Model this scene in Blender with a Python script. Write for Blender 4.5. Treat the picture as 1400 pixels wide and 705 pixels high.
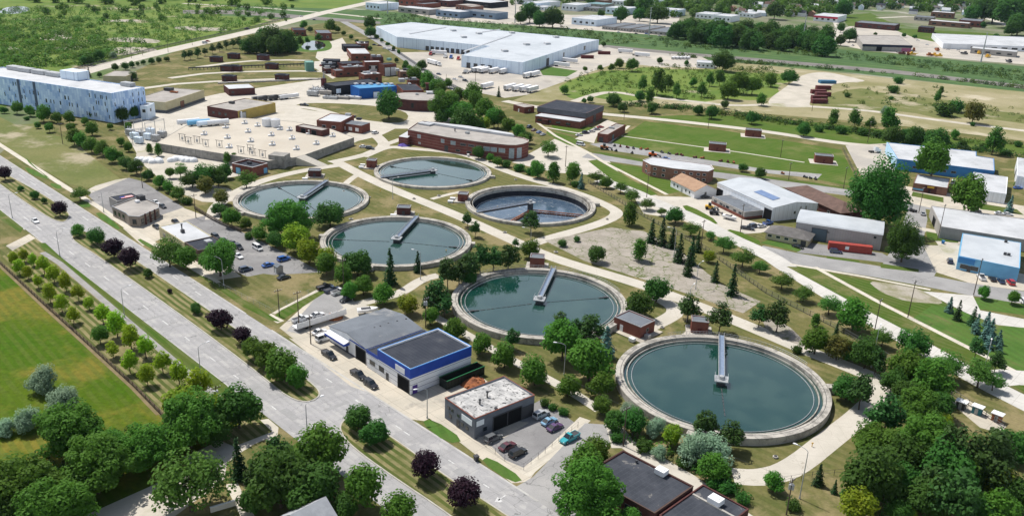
import bpy, bmesh, math, random
from mathutils import Vector, Matrix
from math import sin, cos, pi, radians, atan2, hypot, sqrt
for o in list(bpy.data.objects): bpy.data.objects.remove(o)
SC = bpy.context.scene
COL = SC.collection
# ---------------------------------------------------------------- camera, sky, sun, exposure
RIM = 2.0
FPX, CH = 1180.78, 3.9307*28 + RIM            # focal length for a 1400 px wide picture; camera height in metres
PITCH, ROLL = radians(20.8906), radians(-2.2844)
cam = bpy.data.cameras.new('camera'); camo = bpy.data.objects.new('camera', cam); COL.objects.link(camo)
cam.sensor_width = 36; cam.lens = 36*FPX/1400; cam.clip_start = 1; cam.clip_end = 9000
camo.matrix_world = Matrix.Translation((0, 0, CH)) @ Matrix.Rotation(pi/2-PITCH, 4, 'X') @ Matrix.Rotation(-ROLL, 4, 'Z')
SC.camera = camo
SUN_AZ, SUN_EL = radians(139), radians(60)     # azimuth of the direction TO the sun, counted from +X
W = bpy.data.worlds.new('World'); SC.world = W; W.use_nodes = True
nt = W.node_tree; bg = nt.nodes['Background']
sky = nt.nodes.new('ShaderNodeTexSky'); sky.sky_type = 'NISHITA'; sky.sun_disc = False
sky.sun_elevation = SUN_EL; sky.sun_rotation = radians(90)-SUN_AZ; sky.air_density = 1.0; sky.dust_density = 2.0
# bright cloud and haze added low in the sky to brighten water and walls
_c = nt.nodes.new('ShaderNodeTexCoord'); _z = nt.nodes.new('ShaderNodeSeparateXYZ'); nt.links.new(_c.outputs['Generated'], _z.inputs[0])
_m = nt.nodes.new('ShaderNodeMapRange'); _m.interpolation_type = 'SMOOTHSTEP'; nt.links.new(_z.outputs[2], _m.inputs[0]); _m.inputs[1].default_value = .62; _m.inputs[2].default_value = .08
_n = nt.nodes.new('ShaderNodeTexNoise'); _n.inputs['Scale'].default_value = 2.6; _n.inputs['Detail'].default_value = 5; nt.links.new(_c.outputs['Generated'], _n.inputs['Vector'])
_r = nt.nodes.new('ShaderNodeMapRange'); nt.links.new(_n.outputs[0], _r.inputs[0]); _r.inputs[1].default_value = .3; _r.inputs[2].default_value = .65; _r.inputs[3].default_value = .45
_k = nt.nodes.new('ShaderNodeMath'); _k.operation = 'MULTIPLY'; nt.links.new(_m.outputs[0], _k.inputs[0]); nt.links.new(_r.outputs[0], _k.inputs[1])
_x = nt.nodes.new('ShaderNodeMix'); _x.data_type = 'RGBA'; nt.links.new(_k.outputs[0], _x.inputs[0]); nt.links.new(sky.outputs[0], _x.inputs[6]); _x.inputs[7].default_value = (14, 15.5, 17, 1)
nt.links.new(_x.outputs[2], bg.inputs[0]); bg.inputs[1].default_value = 0.085
sl = bpy.data.lights.new('sun', 'SUN'); sl.energy = 5.0; sl.angle = radians(.5); sl.color = (1, .965, .905)
so = bpy.data.objects.new('sun', sl); COL.objects.link(so)
so.rotation_euler = Vector((-cos(SUN_AZ)*cos(SUN_EL), -sin(SUN_AZ)*cos(SUN_EL), -sin(SUN_EL))).to_track_quat('-Z', 'Y').to_euler()
so.location = (0, 0, 400)
SC.view_settings.view_transform = 'Standard'; SC.view_settings.look = 'None'
SC.view_settings.exposure = 0.1; SC.view_settings.gamma = 1; SC.view_settings.use_curve_mapping = False
SC.render.resolution_x, SC.render.resolution_y = 1024, 515
SC.cycles.max_bounces = 5; SC.cycles.transparent_max_bounces = 8

# ---------------------------------------------------------------- survey: photo measurements to ground metres
def G(x, y, z=0.0):
    xr, vr = (x-700)/FPX, (352.5-y)/FPX
    u = xr*cos(ROLL)+vr*sin(ROLL); v = -xr*sin(ROLL)+vr*cos(ROLL)
    c, s = cos(PITCH), sin(PITCH)
    dy, dz = c+v*s, -s+v*c
    t = (z-CH)/dz
    return Vector((u*t, dy*t, z))
def px_m(x, y, z=0):                            # photo pixels per metre, across the view, at a point
    g = G(x, y, z); d = g.y*cos(PITCH)-(z-CH)*sin(PITCH)
    return FPX/d
U_AZ, V_AZ = radians(-45.5), radians(44.5)      # bearing of the boulevard and of the side streets

# ---------------------------------------------------------------- materials
MATS = {}
def nd(nt, t, **kw):
    n = nt.nodes.new(t)
    for k, v in kw.items():
        if k.startswith('i_'): n.inputs[int(k[2:])].default_value = v
        else: setattr(n, k, v)
    return n
def mth(nt, op, a, b=None):
    n = nt.nodes.new('ShaderNodeMath'); n.operation = op
    for i, s in enumerate((a, b)):
        if s is None: continue
        if isinstance(s, (int, float)): n.inputs[i].default_value = s
        else: nt.links.new(s, n.inputs[i])
    return n.outputs[0]
def mixc(nt, f, a, b, mode='MIX'):
    n = nt.nodes.new('ShaderNodeMix'); n.data_type = 'RGBA'; n.blend_type = mode
    for i, s in ((0, f), (6, a), (7, b)):
        if isinstance(s, (int, float)): n.inputs[i].default_value = s
        elif isinstance(s, tuple): n.inputs[i].default_value = (*s[:3], 1)
        else: nt.links.new(s, n.inputs[i])
    return n.outputs[2]
def ramp01(nt, s, lo, hi):
    n = nt.nodes.new('ShaderNodeMapRange'); n.interpolation_type = 'SMOOTHSTEP'
    nt.links.new(s, n.inputs[0]); n.inputs[1].default_value = lo; n.inputs[2].default_value = hi
    return n.outputs[0]
def mat(name, c, c2=None, sc=.15, lo=.35, hi=.65, c3=None, sc3=.03, lo3=.5, hi3=.7, fine=0, fsc=2.5, rough=.9, spec=.25,
        stripes=(), joints=(), cracks=(), metal=0, trans=0, rnd=0, bump=0, coat=0):
    """one procedural surface: two tones mixed by noise, a third in patches, fine grain, stripes, joints and cracks"""
    if name in MATS: return MATS[name]
    m = bpy.data.materials.new(name); m.use_nodes = True; nt = m.node_tree; L = nt.links
    if rough >= .85 and spec == .25: spec = .06                   # soil, grass and weathered surfaces have no sheen
    p = nt.nodes['Principled BSDF']; p.inputs['Roughness'].default_value = rough
    p.inputs['Specular IOR Level'].default_value = spec; p.inputs['Metallic'].default_value = metal
    if coat: p.inputs['Coat Weight'].default_value = coat
    tc = nt.nodes.new('ShaderNodeTexCoord'); co = tc.outputs['Object']
    def noise(s, det=4, rgh=.6):
        n = nd(nt, 'ShaderNodeTexNoise'); n.inputs['Scale'].default_value = s; n.inputs['Detail'].default_value = det
        n.inputs['Roughness'].default_value = rgh; L.new(co, n.inputs['Vector']); return n.outputs[0]
    col = c
    if c2: col = mixc(nt, ramp01(nt, noise(sc), lo, hi), c, c2)
    if c3: col = mixc(nt, ramp01(nt, noise(sc3, 6, .65), lo3, hi3), col, c3)
    for (az, period, cc, amt) in stripes:
        d = nd(nt, 'ShaderNodeVectorMath', operation='DOT_PRODUCT'); L.new(co, d.inputs[0]); d.inputs[1].default_value = (cos(az), sin(az), 0)
        x = mth(nt, 'ADD', mth(nt, 'MULTIPLY', d.outputs[1], 2*pi/period), mth(nt, 'MULTIPLY', noise(.06, 2), 3))
        s = ramp01(nt, mth(nt, 'SINE', x), -.3, .3)
        s = mth(nt, 'MULTIPLY', s, mth(nt, 'MULTIPLY', ramp01(nt, noise(.12, 3), .25, .6), amt))
        col = mixc(nt, s, col, cc)
    for (s_, wid, cc, amt) in cracks:
        v = nd(nt, 'ShaderNodeTexVoronoi', feature='DISTANCE_TO_EDGE'); v.inputs['Scale'].default_value = s_
        nz = nd(nt, 'ShaderNodeTexNoise'); nz.inputs['Scale'].default_value = s_*3; L.new(co, nz.inputs['Vector'])
        ad = nd(nt, 'ShaderNodeVectorMath', operation='MULTIPLY_ADD'); L.new(nz.outputs[1], ad.inputs[0]); ad.inputs[1].default_value = (.5/s_,)*3; L.new(co, ad.inputs[2])
        L.new(ad.outputs[0], v.inputs['Vector'])
        k = mth(nt, 'MULTIPLY', mth(nt, 'SUBTRACT', 1.0, ramp01(nt, v.outputs['Distance'], wid*.4, wid)), mth(nt, 'MULTIPLY', ramp01(nt, noise(s_*.4, 2), .38, .62), amt))
        col = mixc(nt, k, col, cc)
    for (az, period, wid, cc, amt) in joints:
        d = nd(nt, 'ShaderNodeVectorMath', operation='DOT_PRODUCT'); L.new(co, d.inputs[0])
        d.inputs[1].default_value = (0, 0, 1) if az == 'z' else (cos(az), sin(az), 0)
        fr = mth(nt, 'FRACT', mth(nt, 'DIVIDE', d.outputs[1], period))
        k = mth(nt, 'MULTIPLY', mth(nt, 'LESS_THAN', fr, wid/period), amt)
        col = mixc(nt, k, col, cc)
    if fine:
        f = mth(nt, 'ADD', mth(nt, 'MULTIPLY', noise(fsc, 5, .7), 2*fine), 1-fine)
        f2 = nd(nt, 'ShaderNodeCombineColor'); [L.new(f, f2.inputs[i]) for i in range(3)]
        col = mixc(nt, 1.0, col, f2.outputs[0], 'MULTIPLY')
    if rnd:
        oi = nd(nt, 'ShaderNodeObjectInfo'); h = nd(nt, 'ShaderNodeHueSaturation')
        L.new(mth(nt, 'ADD', mth(nt, 'MULTIPLY', oi.outputs['Random'], .05), .475), h.inputs['Hue'])
        L.new(mth(nt, 'ADD', mth(nt, 'MULTIPLY', oi.outputs['Random'], rnd), 1-rnd/2), h.inputs['Value'])
        if isinstance(col, tuple): h.inputs['Color'].default_value = (*col, 1)
        else: L.new(col, h.inputs['Color'])
        col = h.outputs[0]
    if isinstance(col, tuple): p.inputs['Base Color'].default_value = (*col, 1)
    else: L.new(col, p.inputs['Base Color'])
    if bump:
        b = nd(nt, 'ShaderNodeBump'); b.inputs['Strength'].default_value = bump; b.inputs['Distance'].default_value = .1
        L.new(noise(fsc, 4), b.inputs['Height']); L.new(b.outputs[0], p.inputs['Normal'])
    if trans:
        t = nd(nt, 'ShaderNodeBsdfTranslucent'); mx = nd(nt, 'ShaderNodeMixShader'); mx.inputs[0].default_value = trans
        if isinstance(col, tuple): t.inputs[0].default_value = (*col, 1)
        else: L.new(col, t.inputs[0])
        L.new(p.outputs[0], mx.inputs[1]); L.new(t.outputs[0], mx.inputs[2]); L.new(mx.outputs[0], nt.nodes['Material Output'].inputs[0])
    MATS[name] = m
    return m
DARK = (.03, .03, .032)
ASPH = mat('asphalt_boulevard', (.345, .338, .338), (.30, .295, .295), .09, c3=(.385, .375, .365), sc3=.25, lo3=.5, hi3=.62, fine=.14, fsc=3,
           stripes=((V_AZ, 1.78, (.27, .265, .265), .4),), joints=((U_AZ, 9.2, .1, (.17, .17, .17), .55), (V_AZ, 3.55, .09, (.2, .2, .2), .45)), cracks=((.13, .013, (.14, .14, .14), .7), (.35, .012, (.16, .16, .16), .5)))
ASPH2 = mat('asphalt_street', (.30, .295, .29), (.25, .246, .243), .08, c3=(.34, .33, .32), sc3=.05, fine=.14, cracks=((.1, .012, (.12, .12, .12), .7), (.3, .012, (.14, .14, .14), .5)))
ASPHD = mat('asphalt_parking', (.205, .2, .2), (.25, .245, .243), .1, c3=(.32, .31, .30), sc3=.06, lo3=.55, fine=.18, cracks=((.16, .014, (.09, .09, .09), .8), (.45, .012, (.1, .1, .1), .5)))
ASPHO = mat('asphalt_cracked', (.34, .305, .265), (.27, .245, .205), .12, c3=(.17, .175, .085), sc3=.09, lo3=.58, hi3=.68, fine=.22, cracks=((.12, .032, (.085, .115, .03), 1.), (.26, .034, (.10, .125, .04), 1.), (.6, .03, (.13, .12, .07), .7)))
CONC = mat('path_concrete', (.50, .465, .405), (.445, .413, .356), .12, c3=(.44, .405, .34), sc3=.05, lo3=.55, fine=.12, cracks=((.11, .008, (.28, .25, .2), .6),), joints=((0., 7.5, .1, (.34, .31, .26), .5), (pi/2, 7.5, .1, (.34, .31, .26), .5)))
CONCW = mat('street_concrete', (.53, .51, .475), (.46, .445, .415), .1, c3=(.42, .40, .36), sc3=.04, lo3=.55, fine=.1, joints=((radians(47), 6, .12, (.22, .2, .18), .7), (radians(-43), 3.6, .1, (.25, .23, .2), .6)))
WALK = mat('sidewalk_concrete', (.55, .51, .43), (.48, .44, .37), .2, fine=.12, joints=((U_AZ, 1.8, .09, (.25, .22, .18), .6),))
APRON = mat('apron_concrete', (.50, .45, .37), (.42, .385, .32), .12, c3=(.30, .28, .245), sc3=.07, lo3=.55, fine=.15, joints=((U_AZ, 5, .1, (.2, .18, .15), .6), (V_AZ, 4, .1, (.2, .18, .15), .6)))
SAND = mat('pale_gravel', (.49, .45, .385), (.41, .378, .32), .08, c3=(.30, .29, .18), sc3=.03, lo3=.56, fine=.16, fsc=1.5)
GDRY = mat('grass_dry', (.128, .122, .044), (.085, .098, .03), .07, c3=(.215, .178, .09), sc3=.05, lo3=.5, hi3=.62, fine=.5, fsc=1.1, stripes=((V_AZ, 3.2, (.19, .165, .075), .35),))
GLAWN = mat('grass_lawn', (.056, .108, .012), (.075, .114, .018), .06, c3=(.15, .155, .055), sc3=.03, lo3=.55, fine=.35, fsc=1.4, stripes=((radians(60), 3.5, (.115, .152, .045), .5),))
GMED = mat('grass_median', (.098, .108, .032), (.07, .094, .024), .06, c3=(.2, .17, .085), sc3=.04, lo3=.5, fine=.35, fsc=1.8, stripes=((V_AZ, 1.9, (.23, .2, .10), .95),))
GVERGE = mat('grass_verge', (.05, .098, .012), (.074, .10, .02), .07, c3=(.165, .15, .065), sc3=.05, lo3=.55, fine=.35, fsc=1.6, stripes=((V_AZ, 2.4, (.12, .14, .05), .5),))
GVIV = mat('grass_watered', (.055, .115, .022), (.08, .13, .03), .08, c3=(.13, .14, .05), sc3=.05, lo3=.55, fine=.35, fsc=1.5, stripes=((radians(20), 3, (.075, .16, .03), .5),))
GMEAD = mat('grass_meadow', (.044, .098, .004), (.066, .106, .006), .035, c3=(.15, .135, .022), sc3=.04, lo3=.46, hi3=.62, fine=.62, fsc=.7, stripes=((V_AZ, 2.6, (.082, .112, .018), .6),))
GSCRUB = mat('scrub_ground', (.095, .155, .03), (.14, .19, .042), .02, c3=(.30, .265, .18), sc3=.013, lo3=.58, hi3=.66, fine=.35, fsc=.5)
GVAC = mat('vacant_ground', (.20, .19, .085), (.30, .265, .16), .018, c3=(.44, .39, .29), sc3=.014, lo3=.52, hi3=.66, fine=.25, fsc=.5)
GRAIL = mat('rail_verge', (.062, .115, .042), (.085, .145, .05), .03, c3=(.13, .17, .06), sc3=.02, lo3=.55, fine=.3, fsc=.4, stripes=((radians(59), 17, (.05, .095, .036), .7),))
BALLAST = mat('rail_ballast', (.21, .195, .18), (.16, .15, .14), .05, fine=.2)
GFAR = mat('far_ground', (.09, .135, .045), (.20, .19, .14), .012, c3=(.34, .32, .28), sc3=.008, lo3=.55, fine=.2, fsc=.3)
YARD = mat('yard_pavement', (.46, .42, .36), (.36, .335, .30), .03, c3=(.27, .25, .22), sc3=.02, lo3=.58, fine=.15, fsc=.5)
KERB = mat('kerb_concrete', (.44, .42, .37), (.36, .34, .3), .5, fine=.1)
PAINT = mat('road_paint', (.60, .60, .59), (.40, .395, .39), 2.5)
CWALL = mat('tank_concrete', (.46, .43, .38), (.37, .35, .315), .25, c3=(.24, .225, .20), sc3=.35, lo3=.5, hi3=.62, fine=.2, cracks=((.3, .03, (.16, .15, .14), .7),))
CWALLD = mat('weathered_concrete', (.33, .315, .29), (.25, .24, .225), .3, c3=(.16, .155, .15), sc3=.4, lo3=.5, fine=.2, joints=((U_AZ, 6, .15, (.14, .14, .13), .7), (V_AZ, 6, .15, (.14, .14, .13), .7)))
DECKC = mat('deck_concrete', (.49, .445, .375), (.43, .39, .33), .06, c3=(.44, .39, .32), sc3=.03, lo3=.55, fine=.1)
BRICK = mat('red_brick', (.20, .075, .055), (.165, .06, .046), .6, c3=(.13, .05, .04), sc3=.3, lo3=.55, fine=.2, fsc=5, joints=(('z', .45, .07, (.27, .17, .14), .35),))
BRICKD = mat('dark_brick', (.115, .05, .045), (.085, .04, .038), .6, fine=.2, fsc=5)
BRICKS = mat('banded_brick', (.20, .07, .058), (.155, .058, .05), .4, fine=.2, fsc=5, joints=(('z', 1.5, .22, (.33, .24, .21), .55),))
BRICKT = mat('tan_brick', (.24, .13, .095), (.2, .105, .08), .6, fine=.2, fsc=5)
WHITE = mat('white_paint', (.76, .76, .77), (.68, .68, .69), .4, fine=.06)
WHITEB = mat('white_block', (.83, .83, .84), (.77, .77, .79), .4, fine=.06, joints=(('z', 1.35, .1, (.02, .03, .1), .9),))
BLUE = mat('blue_paint', (.016, .065, .38), (.013, .052, .31), .3, rough=.5, fine=.08)
BLUEL = mat('light_blue_paint', (.17, .42, .64), (.14, .36, .57), .2, rough=.6, fine=.08)
BLUEM = mat('mid_blue_paint', (.045, .20, .46), (.038, .165, .40), .2, rough=.6, fine=.08)
BLUETRIM = mat('blue_trim', (.06, .24, .58), rough=.5)
RIBS = ((0., .9, .18, (.5, .51, .53), .35), (pi/2, .9, .18, (.5, .51, .53), .35))
SIDING = mat('white_siding', (.78, .80, .84), (.72, .745, .79), .2, rough=.5, fine=.05, joints=RIBS)
SIDINGB = mat('pale_blue_siding', (.68, .78, .88), (.62, .72, .84), .1, rough=.5, fine=.05, joints=((0., 6, .4, (.40, .48, .6), .6), (pi/2, 6, .4, (.40, .48, .6), .6)))
SIDINGG = mat('grey_siding', (.40, .38, .37), (.35, .335, .33), .2, rough=.6, fine=.06, joints=((0., .9, .15, (.3, .29, .28), .5),))
CREAM = mat('cream_wall', (.50, .45, .29), (.44, .39, .25), .3, fine=.1)
YELLOW = mat('yellow_wall', (.42, .32, .10), (.36, .27, .09), .3, fine=.1)
GREYB = mat('grey_block', (.165, .175, .20), (.135, .145, .168), .4, fine=.12, fsc=3)
GREYW = mat('grey_wall', (.36, .34, .32), (.30, .285, .27), .3, fine=.12)
RWHITE = mat('white_roof', (.49, .50, .515), (.41, .42, .435), .1, c3=(.33, .34, .345), sc3=.08, lo3=.55, rough=.7, fine=.06)
RWHITEW = mat('white_membrane_roof', (.46, .49, .52), (.40, .43, .46), .05, c3=(.35, .38, .41), sc3=.03, lo3=.56, rough=.7, fine=.04, joints=((U_AZ, 14, .35, (.5, .52, .54), .6),))
RWORN = mat('worn_white_roof', (.50, .49, .475), (.30, .298, .295), .35, c3=(.07, .07, .07), sc3=1.1, lo3=.54, hi3=.63, fine=.15, joints=((V_AZ, 1.6, .1, (.12, .12, .12), .55),))
RDARK = mat('dark_roof', (.036, .041, .054), (.05, .055, .068), .2, c3=(.08, .083, .092), sc3=.1, lo3=.56, fine=.16, joints=((V_AZ, 1.1, .07, (.11, .11, .12), .4),))
RDARKP = mat('patched_dark_roof', (.042, .047, .058), (.06, .065, .078), .25, c3=(.16, .155, .15), sc3=.25, lo3=.63, hi3=.66, fine=.25, joints=((U_AZ, 1.2, .07, (.085, .09, .1), .6), (V_AZ, 1.2, .05, (.085, .09, .1), .4)))
RGREY = mat('grey_roof', (.165, .182, .205), (.13, .144, .163), .12, c3=(.25, .25, .25), sc3=.1, lo3=.56, fine=.1, joints=((V_AZ, 2.6, .08, (.12, .12, .13), .5),))
RGRAV = mat('gravel_roof', (.37, .345, .32), (.30, .28, .26), .15, c3=(.22, .21, .2), sc3=.1, lo3=.56, fine=.15)
RSHIN = mat('grey_shingle', (.16, .15, .145), (.12, .115, .11), .5, fine=.2, fsc=4)
RBROWN = mat('brown_shingle', (.15, .10, .085), (.115, .078, .066), .4, fine=.2, fsc=4)
RTAN = mat('tan_shingle', (.37, .245, .165), (.31, .20, .135), .4, fine=.15, fsc=4)
RMETAL = mat('pale_metal_roof', (.46, .485, .51), (.40, .425, .45), .15, rough=.45, fine=.05, joints=((V_AZ, .9, .1, (.42, .44, .46), .5),))
GLASS = mat('dark_glass', (.02, .028, .036), rough=.08, spec=.6)
GLASSB = mat('blue_glass', (.10, .16, .21), (.16, .22, .27), .5, rough=.1, spec=.6)
OPEN = mat('doorway_shade', (.012, .012, .013))  # near black stands in for the shade inside open doorways
METAL = mat('galvanised_steel', (.42, .43, .44), (.34, .35, .36), .8, rough=.45, metal=.3)
METALD = mat('dark_steel', (.06, .06, .065), rough=.5)
BRIDGE = mat('blue_grey_grating', (.20, .26, .36), (.16, .21, .30), 1.2, rough=.5)
WOODP = mat('weathered_timber', (.11, .085, .065), (.08, .062, .05), .7, fine=.2)
FENCEW = mat('fence_timber', (.30, .24, .17), (.22, .175, .125), .5, fine=.2)
ORANGE = mat('rust_orange', (.36, .14, .06), (.20, .08, .045), .8, fine=.2)
REDC = mat('container_red', (.36, .06, .045), (.30, .05, .04), .4, rough=.5, fine=.08)
MAROON = mat('maroon_paint', (.12, .025, .025), (.09, .02, .02), .5, rough=.6)
GREENM = mat('green_metal', (.16, .33, .27), (.13, .28, .23), .5, rough=.5)
YELM = mat('machine_yellow', (.62, .36, .04), rough=.5)
RUBBER = mat('rubber', (.018, .018, .018), rough=.8)
BARK = mat('bark', (.10, .075, .055), (.06, .047, .038), 3)
TARP = mat('white_tarp', (.74, .75, .76), (.60, .62, .64), .8, rough=.5, bump=.3)

# ---------------------------------------------------------------- mesh building and naming
OFF = {}
class MB:
    def __init__(s): s.v = []; s.f = []; s.m = []; s.uv = None
    def add(s, vs, fs, mi=0):
        b = len(s.v); s.v += [tuple(v) for v in vs]; s.f += [tuple(b+i for i in f) for f in fs]; s.m += [mi]*len(fs); return s
    def box(s, c, d, az=0, mi=0, tilt=None):
        R = Matrix.Rotation(az, 3, 'Z')
        if tilt is not None: R = R @ tilt
        vs = [Vector(c)+R @ Vector((x*d[0]/2, y*d[1]/2, z*d[2]/2)) for z in (-1, 1) for x, y in ((-1, -1), (1, -1), (1, 1), (-1, 1))]
        return s.add(vs, [(3, 2, 1, 0), (4, 5, 6, 7), (0, 1, 5, 4), (1, 2, 6, 5), (2, 3, 7, 6), (3, 0, 4, 7)], mi)
    def prism(s, poly, z0, z1, mi=0, top=True, bottom=False, tmi=None):
        n = len(poly); vs = [(p[0], p[1], z0) for p in poly]+[(p[0], p[1], z1) for p in poly]
        s.add(vs, [(i, (i+1) % n, n+(i+1) % n, n+i) for i in range(n)], mi)
        if top: s.add([(p[0], p[1], z1) for p in poly], [tuple(range(n))], mi if tmi is None else tmi)
        if bottom: s.add([(p[0], p[1], z0) for p in poly], [tuple(reversed(range(n)))], mi)
        return s
    def tube(s, p0, p1, r0, r1=None, n=6, mi=0, cap=True):
        p0, p1 = Vector(p0), Vector(p1); r1 = r0 if r1 is None else r1
        q = (p1-p0).to_track_quat('Z', 'Y'); vs = []
        for p, r in ((p0, r0), (p1, r1)):
            for i in range(n): vs.append(p+q @ Vector((r*cos(2*pi*i/n), r*sin(2*pi*i/n), 0)))
        fs = [(i, (i+1) % n, n+(i+1) % n, n+i) for i in range(n)]
        if cap: fs += [tuple(range(n, 2*n)), tuple(reversed(range(n)))]
        return s.add(vs, fs, mi)
    def path(s, pts, r, n=6, mi=0):
        for a, b in zip(pts, pts[1:]): s.tube(a, b, r, r, n, mi)
        return s
    def lathe(s, prof, c=(0, 0, 0), n=96, mi=0, a0=0, a1=2*pi):
        full = abs(a1-a0-2*pi) < 1e-6; k = n if full else n+1; vs = []
        for r, z in prof:
            for i in range(k):
                a = a0+(a1-a0)*i/n; vs.append((c[0]+r*cos(a), c[1]+r*sin(a), c[2]+z))
        fs = []
        for j in range(len(prof)-1):
            for i in range(n):
                i2 = (i+1) % k; fs.append((j*k+i, j*k+i2, (j+1)*k+i2, (j+1)*k+i))
        return s.add(vs, fs, mi)
    def loft(s, secs, mi=0, cap=True):
        n = len(secs[0]); vs = [p for q in secs for p in q]
        fs = [(j*n+i, j*n+(i+1) % n, (j+1)*n+(i+1) % n, (j+1)*n+i) for j in range(len(secs)-1) for i in range(n)]
        if cap: fs += [tuple(reversed(range(n))), tuple((len(secs)-1)*n+i for i in range(n))]
        return s.add(vs, fs, mi)
    def build(s, name, mats, parent=None, smooth=False, fix=True, bevel=0):
        me = bpy.data.meshes.new(name); o = Vector(OFF.get(parent.name, (0, 0, 0))) if parent else Vector()
        me.from_pydata([tuple(Vector(v)-o) for v in s.v], [], s.f)
        mats = mats if isinstance(mats, (list, tuple)) else [mats]
        for m in mats: me.materials.append(m)
        if len(mats) > 1:
            for p, i in zip(me.polygons, s.m): p.material_index = i
        if s.uv: pass
        if fix or bevel:
            bm = bmesh.new(); bm.from_mesh(me)
            if bevel:
                bmesh.ops.remove_doubles(bm, verts=bm.verts, dist=.0005)
                bmesh.ops.bevel(bm, geom=[e for e in bm.edges if len(e.link_faces) == 2 and e.calc_face_angle(0) > .5], offset=bevel, segments=2, affect='EDGES', profile=.6)
            bmesh.ops.recalc_face_normals(bm, faces=bm.faces); bm.to_mesh(me); bm.free()
        if smooth: me.polygons.foreach_set('use_smooth', [True]*len(me.polygons))
        ob = bpy.data.objects.new(name, me); COL.objects.link(ob)
        if parent: ob.parent = parent; OFF[ob.name] = tuple(o)
        return ob
def tag(o, label, cat, group=None, kind=None):
    if label: o['label'] = label
    if cat: o['category'] = cat
    if group: o['group'] = group
    if kind: o['kind'] = kind
    return o
def thing(name, label, cat, loc, az=0, group=None):
    o = bpy.data.objects.new(name, None); COL.objects.link(o); o.location = loc; o.rotation_euler = (0, 0, az); o.empty_display_size = .5
    if az == 0: OFF[o.name] = tuple(loc)
    return tag(o, label, cat, group)
def struct(o): o['kind'] = 'structure'; return o
def copy_tree(o, parent=None):
    c = o.copy(); COL.objects.link(c)
    if parent: c.parent = parent
    for ch in o.children: copy_tree(ch, c)
    return c
def away(o):                                    # take a finished pattern thing out of the scene
    for ch in list(o.children): away(ch)
    bpy.data.objects.remove(o)
def setloc(o, p, az=0, s=1):
    o.location = p; o.rotation_euler = (0, 0, az); o.scale = s if isinstance(s, tuple) else (s, s, s)
# landmarks the labels refer to
LM = []
ORD = ['nearest', 'second nearest', 'third nearest', 'fourth nearest', 'fifth nearest', 'sixth nearest', 'seventh nearest', 'eighth nearest', 'ninth nearest', 'tenth nearest',
       'eleventh nearest', 'twelfth nearest', 'thirteenth nearest', 'fourteenth nearest', 'fifteenth nearest', 'sixteenth nearest', 'seventeenth nearest', 'eighteenth nearest', 'nineteenth nearest', 'twentieth nearest']
PEND = []                                       # (object, look, px, py): labelled at the end from the nearest landmark
def later(o, look, x, y): PEND.append((o, look, x, y))
_O1 = ['twenty '+w for w in ('first', 'second', 'third', 'fourth', 'fifth', 'sixth', 'seventh', 'eighth', 'ninth')]
ORD += [w+' nearest' for w in _O1]
def label_all():
    buckets = {}
    for o, look, x, y in PEND:
        best = None
        for nm, lx, ly in LM:
            sc = 1.6 if y < 120 else 1.25
            d = hypot(x-lx, (y-ly)*sc)
            if best is None or d < best[0]: best = (d, nm, lx, ly)
        d, nm, lx, ly = best
        dx, dy = x-lx, (y-ly)*1.3
        side = ('left of' if dx < 0 else 'right of') if abs(dx) > abs(dy) else ('in front of' if dy > 0 else 'behind')
        buckets.setdefault((look, side, nm), []).append((d, o))
    for (look, side, nm), l in buckets.items():
        l.sort(key=lambda t: t[0])
        for i, (d, o) in enumerate(l):
            o['label'] = f'{look} {side} {nm}' + ('' if len(l) == 1 else (f', {ORD[i]} to it' if i < len(ORD) else f', farther than twenty more'))
# ================================================================ GROUND
LAYER = [0]
def chaikin(p, n=2, closed=True):
    for _ in range(n):
        q = []
        m = len(p)
        for i in range(m if closed else m-1):
            a, b = p[i], p[(i+1) % m]; q += [a*.75+b*.25, a*.25+b*.75]
        if not closed: q = [p[0]]+q+[p[-1]]
        p = q
    return p
LEVELS = []                                      # earlier sheets: (box, outline, level)
def _cross(a, b, c, d):
    def o(p, q, r): return (q[0]-p[0])*(r[1]-p[1])-(q[1]-p[1])*(r[0]-p[0])
    return o(a, b, c)*o(a, b, d) < 0 and o(c, d, a)*o(c, d, b) < 0
def _inside(p, poly):
    r = False
    for i in range(len(poly)):
        a, b = poly[i-1], poly[i]
        if (a[1] > p[1]) != (b[1] > p[1]) and p[0] < (b[0]-a[0])*(p[1]-a[1])/(b[1]-a[1])+a[0]: r = not r
    return r
def level(poly):
    """sheets that overlap lie 4 mm above one another; sheets that do not may share a height"""
    q = [(p[0], p[1]) for p in poly]; xs = [p[0] for p in q]; ys = [p[1] for p in q]; bb = (min(xs), min(ys), max(xs), max(ys)); lv = 1
    for b2, q2, l2 in LEVELS:
        if l2 < lv or bb[0] > b2[2] or b2[0] > bb[2] or bb[1] > b2[3] or b2[1] > bb[3]: continue
        if any(_inside(p, q2) for p in q[::2]) or any(_inside(p, q) for p in q2[::2]) or any(_cross(q[i-1], q[i], q2[j-1], q2[j]) for i in range(len(q)) for j in range(len(q2))): lv = l2+1
    LEVELS.append((bb, q, lv)); LAYER[0] = max(LAYER[0], lv)
    return lv*.004
def keyhole(p, hole):
    c, r = hole; k = max(range(len(p)), key=lambda i: p[i].x-abs(p[i].y-c[1])*.2)
    ring = [Vector((c[0]+r*cos(-i*pi/48), c[1]+r*sin(-i*pi/48), 0)) for i in range(97)]
    return p[:k+1]+ring+p[k:]
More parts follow.
